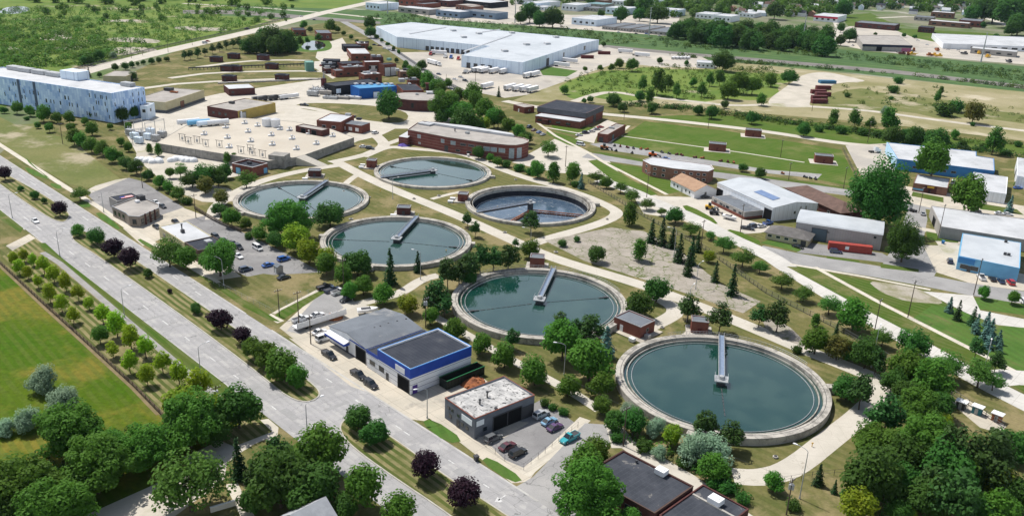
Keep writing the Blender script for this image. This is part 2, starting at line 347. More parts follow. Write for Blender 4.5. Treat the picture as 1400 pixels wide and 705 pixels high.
def region(name, px, m, smooth=0, hole=None):
    """a flat patch of the ground"""
    p = [G(x, y) for x, y in px]
    if smooth: p = chaikin(p, smooth)
    if sum(a.x*b.y-b.x*a.y for a, b in zip(p, p[1:]+p[:1])) < 0: p.reverse()
    z = level(p)
    if hole: p = keyhole(p, hole)
    mb = MB(); mb.add([(q.x, q.y, z) for q in p], [tuple(range(len(p)))])
    return struct(mb.build(name, m, fix=False))
def strip(name, px, width, m, smooth=2, up=0, world=False):
    p = [Vector(q) if world else G(*q) for q in px]
    if smooth: p = chaikin(p, smooth, False)
    L, R_ = [], []
    for i, q in enumerate(p):
        t = (p[min(i+1, len(p)-1)]-p[max(i-1, 0)]); t.z = 0; t.normalize(); n = Vector((-t.y, t.x, 0))*width/2
        L.append(q+n); R_.append(q-n)
    z = level(L+R_[::-1])
    mb = MB(); vs = [(a.x, a.y, z+up) for a in L]+[(a.x, a.y, z+up) for a in R_]; k = len(p)
    mb.add(vs, [(k+i, k+i+1, i+1, i) for i in range(k-1)])
    return struct(mb.build(name, m, fix=False))
VACG = mat('vacant_grass', (.115, .135, .042), (.165, .165, .065), .03, c3=(.33, .29, .2), sc3=.025, lo3=.52, hi3=.64, fine=.4, fsc=.7)
# one sheet to the horizon
PIT = ((.25*28*(CH-1.2)/(CH-RIM), 12.69*28*(CH-1.2)/(CH-RIM)), 27)      # the drained tank goes down below the ground
gb = MB(); gp = keyhole([Vector(v) for v in ((-6000, -300, 0), (6000, -300, 0), (6000, 8000, 0), (-6000, 8000, 0))], PIT); gb.add(gp, [tuple(range(len(gp)))])
struct(gb.build('ground', GFAR, fix=False))
region('facility_grass', [(-120, 330), (0, 210), (60, 160), (260, 60), (520, 20), (860, 120), (1500, 190), (2300, 290), (2600, 900), (-700, 900)], GDRY, 0, PIT)
region('scrub_meadow', [(-300, 170), (-300, -20), (150, -30), (420, -22), (500, 2), (350, 38), (217, 69), (107, 98), (0, 150)], GSCRUB)
for px in ([(150, 52), (180, 51), (222, 55), (215, 60), (170, 58), (142, 55)], [(150, 66), (175, 64), (212, 66), (216, 71), (160, 76), (140, 78)], [(232, 37), (262, 36), (312, 40), (308, 43), (250, 42)], [(62, 48), (80, 40), (98, 47), (100, 53), (80, 56), (50, 54)], [(2, 62), (20, 64), (36, 72), (30, 75), (10, 68)], [(66, 66), (100, 62), (118, 66), (96, 70)], [(150, 27), (190, 27), (192, 30), (150, 31)]):
    region('bare_patch', px, mat('bare_slab', (.40, .36, .31), (.30, .28, .22), .05, .4, .6, c3=(.16, .18, .07), sc3=.06, lo3=.52, fine=.25), 2)
region('rail_corridor', [(330, 8), (500, 14), (700, 30), (900, 45), (1150, 68), (1500, 100), (1500, 138), (1150, 98), (830, 70), (600, 40), (470, 30), (300, 22)], GRAIL)
region('vacant_lot', [(800, 95), (830, 74), (1000, 85), (1150, 100), (1500, 136), (1500, 205), (1200, 168), (1000, 152), (840, 142), (700, 138), (760, 115)], GVAC)
region('vacant_grass', [(760, 122), (775, 112), (800, 103), (830, 96), (860, 97), (880, 91), (930, 96), (975, 94), (1020, 100), (1060, 99), (1090, 108), (1062, 118), (1066, 128), (1040, 138), (990, 135), (950, 142), (900, 134), (850, 140), (800, 131), (785, 138)], GSCRUB, 1)
region('vacant_grass', [(1118, 146), (1126, 132), (1150, 124), (1185, 120), (1200, 128), (1245, 126), (1270, 135), (1310, 138), (1345, 150), (1400, 156), (1470, 170), (1470, 180), (1380, 166), (1320, 160), (1290, 164), (1240, 152), (1200, 154), (1150, 148)], VACG, 1)
region('verge_strip', [(850, 160), (1000, 156), (1220, 178), (1500, 210), (1500, 226), (1360, 205), (1150, 196), (1000, 176)], GLAWN, 1)
region('rail_ballast', [(820, 61), (925, 71), (1050, 81), (1225, 96), (1500, 128), (1500, 133), (1225, 101), (1050, 85), (925, 75), (820, 65)], BALLAST)
region('rail_ballast', [(250, 14), (330, 14), (420, 22), (520, 30), (520, 33), (420, 27), (330, 20), (250, 19)], BALLAST)
region('yard', [(530, 12), (560, -4), (700, -4), (730, 20), (930, 22), (920, 50), (760, 38), (600, 27)], YARD)
region('yard', [(1138, 60), (1150, 40), (1180, 30), (1262, 50), (1330, 68), (1480, 75), (1480, 95), (1250, 76), (1180, 68)], YARD)
region('school_field', [(1148, 22), (1190, 18), (1215, 30), (1240, 36), (1160, 36)], GLAWN)
region('field_grass', [(1215, 38), (1340, 45), (1500, 60), (1500, 66), (1300, 62), (1250, 52)], GLAWN)
region('warehouse_yard', [(545, 72), (640, 70), (820, 62), (845, 68), (860, 80), (790, 105), (720, 130), (690, 134), (640, 124), (590, 110), (560, 88)], YARD)
region('storage_yard', [(830, 66), (960, 78), (985, 92), (900, 92), (840, 84)], YARD)
region('warehouse_lawn', [(738, 96), (748, 91), (790, 97), (775, 105), (742, 103)], GVIV)
region('sand_lot', [(1046, 139), (1076, 118), (1098, 101), (1130, 98), (1165, 106), (1190, 112), (1140, 113), (1124, 128), (1102, 143), (1120, 147), (1060, 147)], SAND, 2)
strip('trail', [(785, 139), (820, 127), (845, 126), (870, 131), (900, 134), (950, 139), (1000, 145), (1050, 143), (1100, 145), (1187, 151), (1250, 160), (1325, 170), (1420, 181)], 7, SAND)
strip('perimeter_road', [(690, 138), (740, 148), (825, 156), (900, 163), (975, 171), (1050, 180), (1155, 197), (1225, 202)], 8, CONC)
# highway at the top left and the far cross streets
strip('highway', [(60, 118), (107, 99), (217, 72), (350, 42), (400, 29), (440, 18), (500, 5), (560, -10)], 17, CONC)
strip('far_road', [(250, 5), (345, 10), (420, 16), (470, 20), (520, 26)], 9, CONC)
strip('far_road', [(470, 30), (500, 46), (530, 64), (560, 84), (600, 110), (640, 130)], 9, ASPH2)
strip('far_road', [(1140, 60), (1150, 35), (1125, 15), (1110, 0)], 10, CONC)
strip('far_road', [(1200, 25), (1260, 22), (1310, 36)], 9, CONC); strip('far_road', [(1330, 20), (1365, 30), (1395, 42)], 12, CONC)
# treatment works: upper yards
region('works_pavement', [(200, 150), (300, 128), (440, 108), (455, 128), (560, 134), (640, 158), (620, 176), (540, 176), (470, 210), (330, 240), (270, 250), (190, 215), (170, 180)], CONC)
region('works_pavement', [(428, 92), (436, 62), (468, 52), (480, 70), (470, 100), (455, 108)], CONC)
region('bed_grass', [(175, 118), (262, 88), (330, 74), (420, 70), (438, 84), (420, 84), (300, 92), (220, 108)], GDRY)
region('works_grass', [(395, 146), (420, 140), (500, 143), (560, 152), (555, 170), (500, 165), (450, 155)], GDRY, 2)
region('works_grass', [(440, 215), (505, 186), (520, 195), (512, 208), (465, 222), (430, 219)], GDRY, 1)
region('works_grass', [(360, 240), (400, 220), (440, 224), (380, 240)], GDRY, 1)
for y0, y1, x0, x1 in ((80, 84, 300, 425), (95, 99, 262, 440), (105, 113, 225, 445)):
    strip('bed_path', [(x0-30, y1+8), (x0+30, y1), (x1-40, y0+2), (x1, y0+3)], 6, CONC, 1)
region('pond_bank', [(378, 66), (400, 48), (440, 50), (455, 60), (452, 70), (415, 72)], GVIV, 2)
WATER = mat('pond_water', (.012, .02, .018), rough=.05, spec=.5)
region('pond_water', [(410, 66), (417, 58), (432, 55), (446, 60), (444, 66), (426, 70)], WATER, 2)
WATERP = mat('pool_water', (.02, .03, .03), rough=.12, spec=.6)
region('pond_water', [(-6, 18), (10, 9), (38, 9), (42, 15), (20, 20)], WATERP, 2)
# verges on the upper side of the boulevard
region('verge', [(-60, 130), (20, 170), (95, 190), (165, 245), (130, 258), (95, 252), (45, 224), (-60, 160)], VACG)
region('gravel_lot', [(-40, 168), (10, 172), (60, 168), (78, 178), (60, 184), (48, 200), (20, 192), (-40, 190)], VACG, 1)
region('gravel_lot', [(116, 258), (172, 242), (178, 248), (128, 266)], SAND, 1)
region('bag_yard', [(180, 206), (215, 192), (290, 220), (300, 235), (260, 245), (330, 262), (320, 278), (262, 275), (205, 235)], SAND, 1)
region('car_park', [(120, 266), (176, 243), (195, 248), (252, 284), (228, 300), (190, 312), (150, 300)], ASPHD)
region('car_park_apron', [(168, 312), (250, 284), (284, 296), (240, 320), (195, 336)], APRON)
region('car_park', [(250, 302), (284, 294), (410, 356), (440, 372), (338, 378), (296, 360), (268, 352)], ASPHD)
region('car_park_apron', [(230, 345), (268, 330), (330, 378), (290, 384)], APRON)
strip('sidewalk', [(-40, 170), (0, 198), (92, 257), (135, 283), (176, 312), (284, 378), (352, 422), (384, 440)], 2.4, WALK, 0)
strip('sidewalk', [(372, 428), (440, 394)], 2.2, WALK, 0)
region('works_apron', [(382, 448), (440, 396), (462, 402), (505, 420), (550, 455), (640, 500), (690, 540), (640, 545), (580, 575), (556, 572), (480, 530), (400, 462)], APRON)
region('works_apron', [(404, 442), (440, 408), (520, 420), (460, 450), (410, 450)], SAND)
region('forecourt', [(575, 562), (612, 545), (655, 580), (700, 612), (735, 640), (722, 658), (700, 660)], APRON)
region('garage_parking', [(652, 590), (742, 545), (792, 582), (718, 640), (690, 628)], ASPHD)
region('parking_slab', [(652, 600), (700, 575), (724, 577), (676, 606)], APRON)
strip('sidewalk', [(716, 648), (752, 618), (800, 572)], 3.0, WALK, 0)
region('side_street', [(700, 668), (728, 652), (800, 578), (828, 580), (838, 600), (800, 640), (780, 740), (640, 740)], ASPH2)
region('alley', [(828, 580), (838, 566), (866, 602), (950, 650), (1040, 712), (1010, 712), (920, 664), (850, 612), (836, 612)], CONC)
# boulevard, two carriageways with a kerbed grass median between them
def line(p, q, t): return (p[0]+(q[0]-p[0])*t, p[1]+(q[1]-p[1])*t)
UP0, UP1 = (0, 213), (700, 662)
region('boulevard', [line(UP0, UP1, -.3), line(UP0, UP1, 1.15), (700, 800), (660, 800), (307, 524), (82, 351), (0, 286), (-160, 160)], ASPH)
region('crossing', [(40, 320), (62, 334), (30, 352), (8, 336)], APRON)
region('crossing', [(360, 566), (388, 590), (352, 616), (300, 660), (205, 730), (90, 730), (140, 670), (212, 640), (290, 608)], SAND, 1)
region('workshop_yard', [(392, 452), (440, 398), (466, 402), (482, 412), (452, 432), (408, 456)], ASPH2)
region('lay_by', [(395, 462), (430, 470), (500, 515), (530, 545), (480, 528)], APRON)
def median(px, sm=2):
    p = chaikin([G(*q) for q in px], sm)
    if sum(a.x*b.y-b.x*a.y for a, b in zip(p, p[1:]+p[:1])) < 0: p.reverse()
    struct(MB().prism(p, .02, .17).build('kerb', KERB))
    c = sum(p, Vector())/len(p); q = []
    for i, a in enumerate(p):
        t = (p[(i+1) % len(p)]-p[i-1]).normalized(); q.append(a+Vector((-t.y, t.x, 0))*.35)
    struct(MB().add([(a.x, a.y, .19) for a in q], [tuple(range(len(q)))]).build('median_grass', GMED, fix=False))
median([(-80, 188), (12, 240), (60, 266), (92, 288), (97, 296), (86, 306), (60, 295), (0, 253), (-80, 193)])
median([(97, 322), (104, 313), (135, 322), (190, 358), (320, 447), (395, 500), (432, 527), (440, 540), (425, 551), (395, 546), (350, 508), (250, 433), (130, 348), (100, 330)])
median([(464, 580), (474, 570), (495, 574), (535, 595), (602, 645), (692, 702), (760, 750), (690, 765), (615, 704), (535, 651), (480, 611), (465, 592)])
GUT = mat('gutter_concrete', (.44, .43, .41), (.34, .33, .31), .3, fine=.2)
strip('gutter', [line(UP0, UP1, t) for t in (-.1, .2, .48)], .5, GUT, 0); strip('gutter', [line(UP0, UP1, t) for t in (.53, .68, .8, 1.05)], .5, GUT, 0)
strip('gutter', [(-40, 255), (32, 312), (34, 314)], .5, GUT, 0); strip('gutter', [(62, 335.5), (82, 351), (307, 524), (345, 555)], .5, GUT, 0)
# verges on the meadow side
region('verge', [(-30, 270), (0, 287), (32, 312), (28, 318), (0, 300), (-40, 275)], GVERGE)
region('orchard_grass', [(0, 352), (48, 326), (60, 334), (82, 352), (307, 525), (372, 590), (320, 610), (217, 566), (182, 528)], GMED)
region('verge', [(52, 332), (62, 332), (84, 352), (308, 525), (340, 556), (322, 556), (262, 512), (75, 358)], GVERGE)
strip('sidewalk', [(58, 345), (82, 360), (150, 418), (262, 514), (300, 545)], 2.0, mat('worn_asphalt_path', (.30, .29, .28), (.25, .24, .23), .3, fine=.15), 0)
region('meadow', [(-300, 290), (0, 360), (182, 530), (217, 567), (260, 640), (-100, 800), (-400, 700)], GMEAD)
region('wood_floor', [(-100, 640), (60, 600), (215, 566), (300, 580), (340, 570), (290, 605), (212, 644), (130, 690), (90, 740), (-100, 760)], GMEAD, 1)
region('corner_grass', [(300, 640), (340, 610), (372, 596), (520, 700), (500, 740), (380, 740), (330, 690)], GDRY, 1)
strip('sidewalk', [(316, 660), (340, 708)], 2.4, WALK, 0)
for px in ([(32, 212), (60, 240), (72, 246), (42, 226)], [(32, 226), (62, 240), (68, 246), (40, 238)], [(66, 250), (82, 252), (86, 258), (76, 258)], [(128, 292), (140, 290), (166, 312), (160, 314)],
           [(186, 328), (194, 326), (250, 362), (282, 384), (262, 372), (222, 350)], [(574, 577), (592, 572), (636, 602), (612, 606)], [(657, 630), (668, 623), (718, 655), (700, 660)], [(105, 278), (118, 274), (126, 282), (112, 284)]):
    region('grass_strip', px, GVIV, 1)
region('grass_plot', [(290, 388), (360, 374), (436, 384), (440, 392), (378, 424), (368, 430), (330, 412)], GDRY)
region('grass_strip', [(272, 376), (285, 380), (384, 440), (370, 438), (330, 418)], GVERGE)
region('grass_strip', [(376, 432), (384, 424), (440, 396), (444, 400), (388, 436)], GVERGE)
# works paths between the tanks
for w, px in ((6.2, [(462, 222), (500, 242), (537, 259), (625, 294), (700, 328), (757, 354), (876, 388), (950, 416), (1030, 448), (1100, 478), (1160, 501), (1205, 520), (1206, 536), (1180, 565), (1137, 598), (1082, 642), (1040, 653), (1002, 650)]),
              (5.5, [(462, 226), (420, 232), (370, 243), (330, 258), (295, 280), (290, 300)]),
              (5.5, [(452, 222), (500, 212), (530, 200), (560, 203), (600, 206), (640, 211), (700, 238), (787, 262), (838, 284), (846, 294), (815, 308), (745, 327), (720, 336)]),
              (6.5, [(495, 214), (528, 200), (520, 190), (505, 178), (490, 168), (440, 150), (400, 145)]), (4.5, [(526, 198), (560, 186), (600, 200)]),
              (5.5, [(895, 404), (930, 424), (905, 440), (872, 452)]), (3.2, [(490, 238), (478, 246), (470, 254)]), (3, [(555, 330), (545, 340)]), (2.5, [(590, 272), (612, 266), (630, 262)]),
              (4.2, [(470, 420), (520, 408), (550, 400), (575, 382), (600, 376)]), (3.2, [(590, 430), (640, 458), (700, 492), (780, 534), (820, 560)]),
              (2.2, [(945, 452), (920, 470), (872, 462)])):
    strip('path', px, w, CONC)
region('cracked_lot', [(745, 329), (835, 311), (880, 316), (925, 339), (985, 388), (1040, 412), (1016, 428), (915, 393), (800, 357)], ASPHO)
region('cracked_lot', [(1040, 432), (1075, 442), (1100, 466), (1098, 474), (1050, 455)], ASPHO, 1)
# streets, lawns and yards on the right
region('lawn', [(830, 199), (882, 166), (1000, 180), (1150, 205), (1162, 228), (1177, 257), (1120, 246), (985, 222)], GLAWN)
strip('lawn_path', [(850, 186), (930, 197), (1010, 208), (1100, 222)], 1.6, CONC, 0)
region('works_yard', [(700, 222), (735, 204), (758, 190), (790, 202), (830, 217), (850, 240), (885, 262), (900, 268), (960, 270), (972, 264), (1000, 262), (1020, 300), (1064, 312), (1040, 318), (985, 322), (930, 300), (880, 292), (866, 268), (820, 240), (760, 236)], CONC)
region('equipment_yard', [(806, 197), (830, 194), (900, 208), (1050, 232), (1124, 238), (1118, 244), (1050, 237), (905, 216), (830, 205)], ASPH2)
strip('street', [(800, 212), (830, 216), (900, 226), (975, 238), (1050, 249), (1175, 265), (1240, 277), (1420, 306), (1700, 352)], 12, ASPH2, 1)
region('verge', [(806, 207), (830, 209), (905, 222), (1050, 241), (1172, 258), (1172, 261), (1050, 244), (905, 226), (830, 213)], GVERGE)
region('verge', [(804, 220), (816, 218), (868, 248), (900, 266), (868, 270)], GLAWN); region('verge', [(828, 222), (872, 228), (916, 246), (930, 262), (910, 266), (870, 246)], GLAWN)
region('verge', [(740, 178), (770, 183), (800, 195), (790, 202), (770, 196)], GLAWN, 1); region('verge', [(765, 160), (795, 176), (835, 170), (860, 168), (835, 182), (790, 186), (750, 176)], GLAWN, 1)
for px in ([(735, 168), (760, 186), (800, 206), (830, 224), (912, 266)], [(745, 174), (790, 182), (812, 178)], [(860, 172), (832, 196)]): strip('sidewalk', px, 2, WALK, 0)
region('brick_lot', [(786, 190), (800, 182), (830, 164), (848, 170), (816, 186), (812, 196)], CONC)
region('truck_yard', [(1156, 199), (1215, 196), (1228, 216), (1222, 250), (1180, 245)], YARD)
region('cross_street', [(1222, 250), (1262, 268), (1268, 300), (1262, 330), (1280, 372), (1270, 390), (1200, 372), (1225, 330), (1240, 290)], ASPH2)
region('forecourt', [(1262, 335), (1316, 336), (1312, 352), (1420, 380), (1420, 400), (1330, 388), (1280, 372)], APRON)
region('forecourt', [(1246, 308), (1300, 318), (1318, 325), (1310, 350), (1290, 345), (1272, 320)], SAND)
region('grass_strip', [(1266, 316), (1312, 325), (1310, 332), (1268, 328)], GVERGE)
region('forecourt', [(1180, 245), (1320, 268), (1420, 285), (1420, 300), (1300, 290), (1170, 262)], APRON)
region('grass_strip', [(1248, 262), (1290, 270), (1290, 277), (1246, 268)], GVERGE); region('grass_strip', [(1340, 278), (1390, 286), (1400, 294), (1340, 286)], GVERGE)
strip('street', [(1036, 342), (1100, 356), (1182, 368), (1270, 384), (1330, 396), (1450, 414), (1720, 455)], 13, ASPH2, 1)
region('forecourt', [(1096, 330), (1206, 346), (1236, 362), (1160, 353), (1090, 345)], ASPHD)
region('grass_strip', [(1054, 326), (1102, 336), (1092, 344), (1040, 332)], GVIV); region('verge', [(930, 282), (942, 280), (987, 305), (965, 308)], GLAWN, 1); region('verge', [(985, 318), (1002, 312), (1050, 334), (1010, 334)], GLAWN, 1)
region('grass_strip', [(1204, 360), (1256, 368), (1256, 372), (1204, 366)], GVERGE); region('grass_strip', [(1130, 350), (1175, 356), (1175, 359), (1130, 353)], GVERGE)
strip('street', [(820, 246), (862, 260), (894, 276), (950, 298), (988, 320), (1050, 348), (1082, 370), (1190, 436), (1275, 482), (1340, 520), (1440, 570), (1720, 712)], 8.5, CONCW, 1)
region('verge', [(1075, 364), (1117, 366), (1330, 478), (1440, 530), (1440, 556), (1310, 488), (1196, 430)], GVERGE)
region('verge', [(1122, 370), (1180, 382), (1270, 398), (1300, 420), (1440, 446), (1440, 520), (1330, 474)], GVERGE)
region('watered_lawn', [(1246, 436), (1275, 417), (1325, 424), (1440, 446), (1700, 490), (1700, 660), (1322, 474)], GVIV)
region('bare_patch', [(1186, 384), (1215, 387), (1262, 396), (1284, 408), (1290, 416), (1265, 414), (1240, 412), (1215, 404), (1200, 396)], mat('bare_gravel', (.34, .31, .26), (.22, .21, .13), .12, .4, .6, fine=.35, fsc=1.2), 1)
region('watered_lawn', [(1322, 408), (1345, 406), (1440, 424), (1440, 436), (1338, 422)], GVIV)
strip('sidewalk', [(1114, 365), (1200, 412), (1322, 474), (1420, 524), (1700, 666)], 2, WALK, 0)
strip('sidewalk', [(1080, 361), (1180, 378), (1272, 396)], 1.6, WALK, 0)
region('driveway', [(1262, 398), (1330, 404), (1340, 424), (1420, 440), (1420, 450), (1364, 444), (1322, 428)], CONCW)
strip('street', [(1330, 520), (1380, 515), (1450, 520)], 9, CONCW, 0)
region('meter_yard', [(1297, 548), (1322, 545), (1376, 582), (1368, 592), (1340, 584)], APRON)
# dark repair patches in the carriageways
pm_ = mat('asphalt_repair', (.30, .297, .295), (.27, .268, .265), .5, fine=.15)
for x, y, a, b in ((212, 434, 1.2, 6), (150, 398, 3, 2), (300, 485, 8, 1.2), (345, 530, 2.5, 4), (396, 566, 6, 2), (268, 392, 4, 1.4), (520, 566, 7, 1.1), (560, 620, 5, 1.3), (630, 645, 3, 2.4), (110, 300, 5, 1.), (460, 555, 1.4, 7)):
    p = G(x, y); t = Vector((cos(U_AZ), sin(U_AZ), 0)); n = Vector((cos(V_AZ), sin(V_AZ), 0)); q = [p+t*sx*a/2+n*sy*b/2 for sx, sy in ((-1, -1), (1, -1), (1, 1), (-1, 1))]
    z = level(q); struct(MB().add([(v.x, v.y, z) for v in q], [(0, 1, 2, 3)]).build('asphalt_patch', pm_, fix=False))
# lane dashes and the turn arrow
dm = MB()
def dash(a, b, w=.16):
    a, b = G(*a), G(*b); t = (b-a).normalized(); n = Vector((-t.y, t.x, 0))*w
    z = (LAYER[0]+2)*.004
    dm.add([(q.x, q.y, z) for q in (a-n, b-n, b+n, a+n)], [(0, 1, 2, 3)])
for x, y in ((120, 362), (145.7, 380.7), (172, 400), (199, 420), (226, 441), (256, 463), (291, 491), (374, 557), (77, 327), (53, 312), (36, 299), (98, 346), (323, 515), (448, 614), (500, 655)):
    dash((x-3.6, y-2.7), (x+3.6, y+2.7))
for x, y in ((30, 241), (45, 251), (65, 265), (84, 280), (117, 299), (140, 316), (240, 380), (271, 401), (214, 362), (450, 520), (545, 584), (556, 592), (617, 631), (665, 664), (305, 424), (340, 447), (375, 470), (412, 495), (490, 549)):
    dash((x-4, y-2.6), (x+4, y+2.6))
dash((436, 578), (422, 584), .2)
a = G(682, 683); t = (G(672, 690)-G(692, 676)).normalized(); n = Vector((-t.y, t.x, 0)); z = (LAYER[0]+2)*.004
for poly in ([(-2.2, -.16), (.2, -.16), (.2, .16), (-2.2, .16)], [(-.6, -.9), (1.1, -.25), (.3, .9), (-.2, .9)]):
    dm.add([tuple(a+t*p[0]+n*p[1]+Vector((0, 0, z-a.z))) for p in poly], [(0, 1, 2, 3)])
struct(dm.build('lane_markings', PAINT))

# ================================================================ SETTLING TANKS
TW = bpy.data.materials.new('tank_water'); TW.use_nodes = True
p_ = TW.node_tree.nodes['Principled BSDF']; p_.inputs['Base Color'].default_value = (.008, .044, .036, 1); p_.inputs['Roughness'].default_value = .035; p_.inputs['Specular IOR Level'].default_value = 1.0; p_.inputs['Coat Weight'].default_value = .35; p_.inputs['Coat Roughness'].default_value = .03
_n = nd(TW.node_tree, 'ShaderNodeTexNoise'); _n.inputs['Scale'].default_value = 1.1; _n.inputs['Detail'].default_value = 3
_b = nd(TW.node_tree, 'ShaderNodeBump'); _b.inputs['Strength'].default_value = .012; _b.inputs['Distance'].default_value = .3
_t = nd(TW.node_tree, 'ShaderNodeTexCoord'); TW.node_tree.links.new(_t.outputs['Object'], _n.inputs['Vector'])
TW.node_tree.links.new(_n.outputs[0], _b.inputs['Height']); TW.node_tree.links.new(_b.outputs[0], p_.inputs['Normal'])
_s = nd(TW.node_tree, 'ShaderNodeTexNoise'); _s.inputs['Scale'].default_value = .12; _s.inputs['Detail'].default_value = 5; TW.node_tree.links.new(_t.outputs['Object'], _s.inputs['Vector'])
TW.node_tree.links.new(mixc(TW.node_tree, ramp01(TW.node_tree, _s.outputs[0], .4, .66), (.006, .04, .032), (.018, .056, .044)), p_.inputs['Base Color'])
TW.node_tree.links.new(mth(TW.node_tree, 'ADD', mth(TW.node_tree, 'MULTIPLY', ramp01(TW.node_tree, _s.outputs[0], .45, .6), .07), .03), p_.inputs['Roughness'])
TWF = mat('drained_water', (.045, .08, .13), (.07, .105, .15), .25, c3=(.30, .32, .33), sc3=.5, lo3=.6, hi3=.68, rough=.12, spec=.8)
DARKRING = mat('dark_ring_tone', (.022, .024, .032), (.035, .037, .045), .5)  # dark tone for the rim joint and the lower wall band
def tank(lab, cx, cy, rim, bridge_az, lines, drained=False, rail=(.15, .85), boxes=()):
    k = (CH-rim)/(CH-RIM); c = Vector((cx*28*k, cy*28*k, 0)); R = 28*k
    t = thing('settling_tank', lab, 'settling tank', c, 0, 'round settling tanks of the treatment works')
    wl = max(rim-1.05, .3) if not drained else rim-4.2
    MB().lathe([(R, -.6), (R, rim-.12), (R-.05, rim), (R-2.05, rim), (R-2.1, rim-.1), (R-2.1, wl-.4)], c, 128).build('wall', CWALL, t)
    MB().lathe([(R-3.0, wl-.4), (R-3.0, rim-.55), (R-3.2, rim-.55), (R-3.2, wl-.4)], c, 128).build('weir_ring', CWALL, t)
    MB().lathe([(R-4.3, wl-.3), (R-4.3, wl+.22), (R-4.42, wl+.22), (R-4.42, wl-.3)], c, 128).build('scum_baffle', METAL, t)
    MB().add([(c.x+(R-2.1)*cos(i*pi/64), c.y+(R-2.1)*sin(i*pi/64), wl) for i in range(128)], [tuple(range(128))]).build('water', TW if not drained else TWF, t, fix=False)
    MB().lathe([(R-1.45, rim+.004), (R-1.33, rim+.004)], c, 128).build('rim_joint', DARKRING, t)
    d = Vector((cos(bridge_az), sin(bridge_az), 0)); n = Vector((-d.y, d.x, 0)); zt = rim+.35
    L = R-.6
    b = MB(); b.box(c+d*L/2+Vector((0, 0, zt)), (L, 1.5, .25), bridge_az).build('bridge_deck', BRIDGE, t)
    MB().box(c+d*L/2+Vector((0, 0, zt-.5)), (L, .9, .75), bridge_az).build('bridge_girder_shade', METALD, t)  # dark girder box added to paint the shaded underside of the deck
    if drained:
        MB().lathe([(R-3.22, wl-.3), (R-3.22, wl+2.0), (R-3.21, wl+2.2)], c, 128).build('dark_wall_band', DARKRING, t)  # darker band round the lower part of the inner ring
    for s in (-1, 1):
        b = MB()
        for j in range(int(L/1.9)+1): b.tube(c+d*j*1.9+n*s*.75+Vector((0, 0, zt)), c+d*j*1.9+n*s*.75+Vector((0, 0, zt+1.1)), .045, n=4)
        for z in (.55, 1.1): b.tube(c+n*s*.75+Vector((0, 0, zt+z)), c+d*L+n*s*.75+Vector((0, 0, zt+z)), .045, n=4)
        b.box(c+d*L/2+n*s*.78+Vector((0, 0, zt+.1)), (L, .08, .45), bridge_az)
        b.build('bridge_railing', METAL, t)
    b = MB(); b.box(c+Vector((0, 0, zt+.02)), (3.6, 3.6, .3), bridge_az); b.tube(c+Vector((0, 0, zt)), c+Vector((0, 0, zt+1.0)), .8, .7, 10)
    for sx in (-1, 1):
        b.tube(c+n*sx*1.7+d*-1.7+Vector((0, 0, zt)), c+n*sx*1.7+d*-1.7+Vector((0, 0, zt+1.1)), .05, n=4)
        b.tube(c+n*sx*1.7+d*-1.7+Vector((0, 0, zt+1.1)), c+n*sx*1.7+d*1.7+Vector((0, 0, zt+1.1)), .05, n=4)
    b.tube(c+n*1.7+d*-1.7+Vector((0, 0, zt+1.1)), c-n*1.7+d*-1.7+Vector((0, 0, zt+1.1)), .05, n=4)
    b.build('drive_platform', METAL, t)
    MB().tube(c+Vector((0, 0, wl-.3)), c+Vector((0, 0, zt-.1)), 1.25, 1.25, 16).build('centre_column', METALD, t)
    for az, r0, r1 in lines:
        e = Vector((cos(az), sin(az), 0)); b = MB(); rng = random.Random(int(az*100))
        x = r0
        while x < r1:
            l = rng.uniform(1.2, 2.2); b.box(c+e*(x+l/2)+Vector((0, 0, wl+.03)), (l*.8, rng.uniform(.14, .3), .12), az+rng.uniform(-.06, .06)); x += l
        if r1 > 20: b.box(c+e*(r1-1.5)+Vector((0, 0, wl+.1)), (3.4, .5, .25), az); b.box(c+e*(r1-1)+Vector((0, 0, wl+.2)), (1., .9, .4), az)
        if drained:
            for q in range(int((r1-r0)/2)):
                u = c+e*(r0+q*2)+Vector((0, 0, wl)); b.tube(u, u+Vector((0, 0, 1.2)), .08, n=4); b.tube(u, u+e*2+Vector((0, 0, 1.2)), .07, n=4)
            for z in (.35, 1.2): b.box(c+e*(r0+r1)/2+Vector((0, 0, wl+z)), (r1-r0, .45, .3), az)
        b.build('skimmer_arm', METALD if not drained else ORANGE, t)
    a0, a1 = rail[0]*pi, rail[1]*pi
    if a1 > a0:
        b = MB(); k = 44
        pts = [c+Vector((cos(a0+(a1-a0)*i/k)*(R-.25), sin(a0+(a1-a0)*i/k)*(R-.25), rim)) for i in range(k+1)]
        for q in pts[::1]: b.tube(q, q+Vector((0, 0, 1.05)), .04, n=4)
        for z in (.55, 1.05): b.path([q+Vector((0, 0, z)) for q in pts], .04, 4)
        b.build('rim_railing', METAL, t)
    for az, w, h in boxes:
        e = Vector((cos(az), sin(az), 0)); MB().box(c+e*(R+w/2-.2)+Vector((0, 0, (rim+h)/2)), (w, 2.2, rim+h), az, 0).build('sump_box', CWALL, t)
    return t, c, R
def az_px(cx, cy, rim, p):                      # bearing from a tank centre to a surveyed point on its rim
    k = (CH-rim)/(CH-RIM); g = G(*p, rim); return atan2(g.y-cy*28*k, g.x-cx*28*k)
TK = {'A': (2.03, 7.27, 2.0, (986, 458)), 'B': (.33, 9.0, 2.0, (757, 368)), 'C': (-1.55, 10.83, 1.6, (570, 297)), 'D': (-3.21, 12.48, 1.4, (448, 247)), 'E': (-1.41, 14.31, 1.1, (516, 244)), 'F': (.25, 12.69, 1.2, (655, 290))}
AZ = {k: az_px(*v) for k, v in TK.items()}
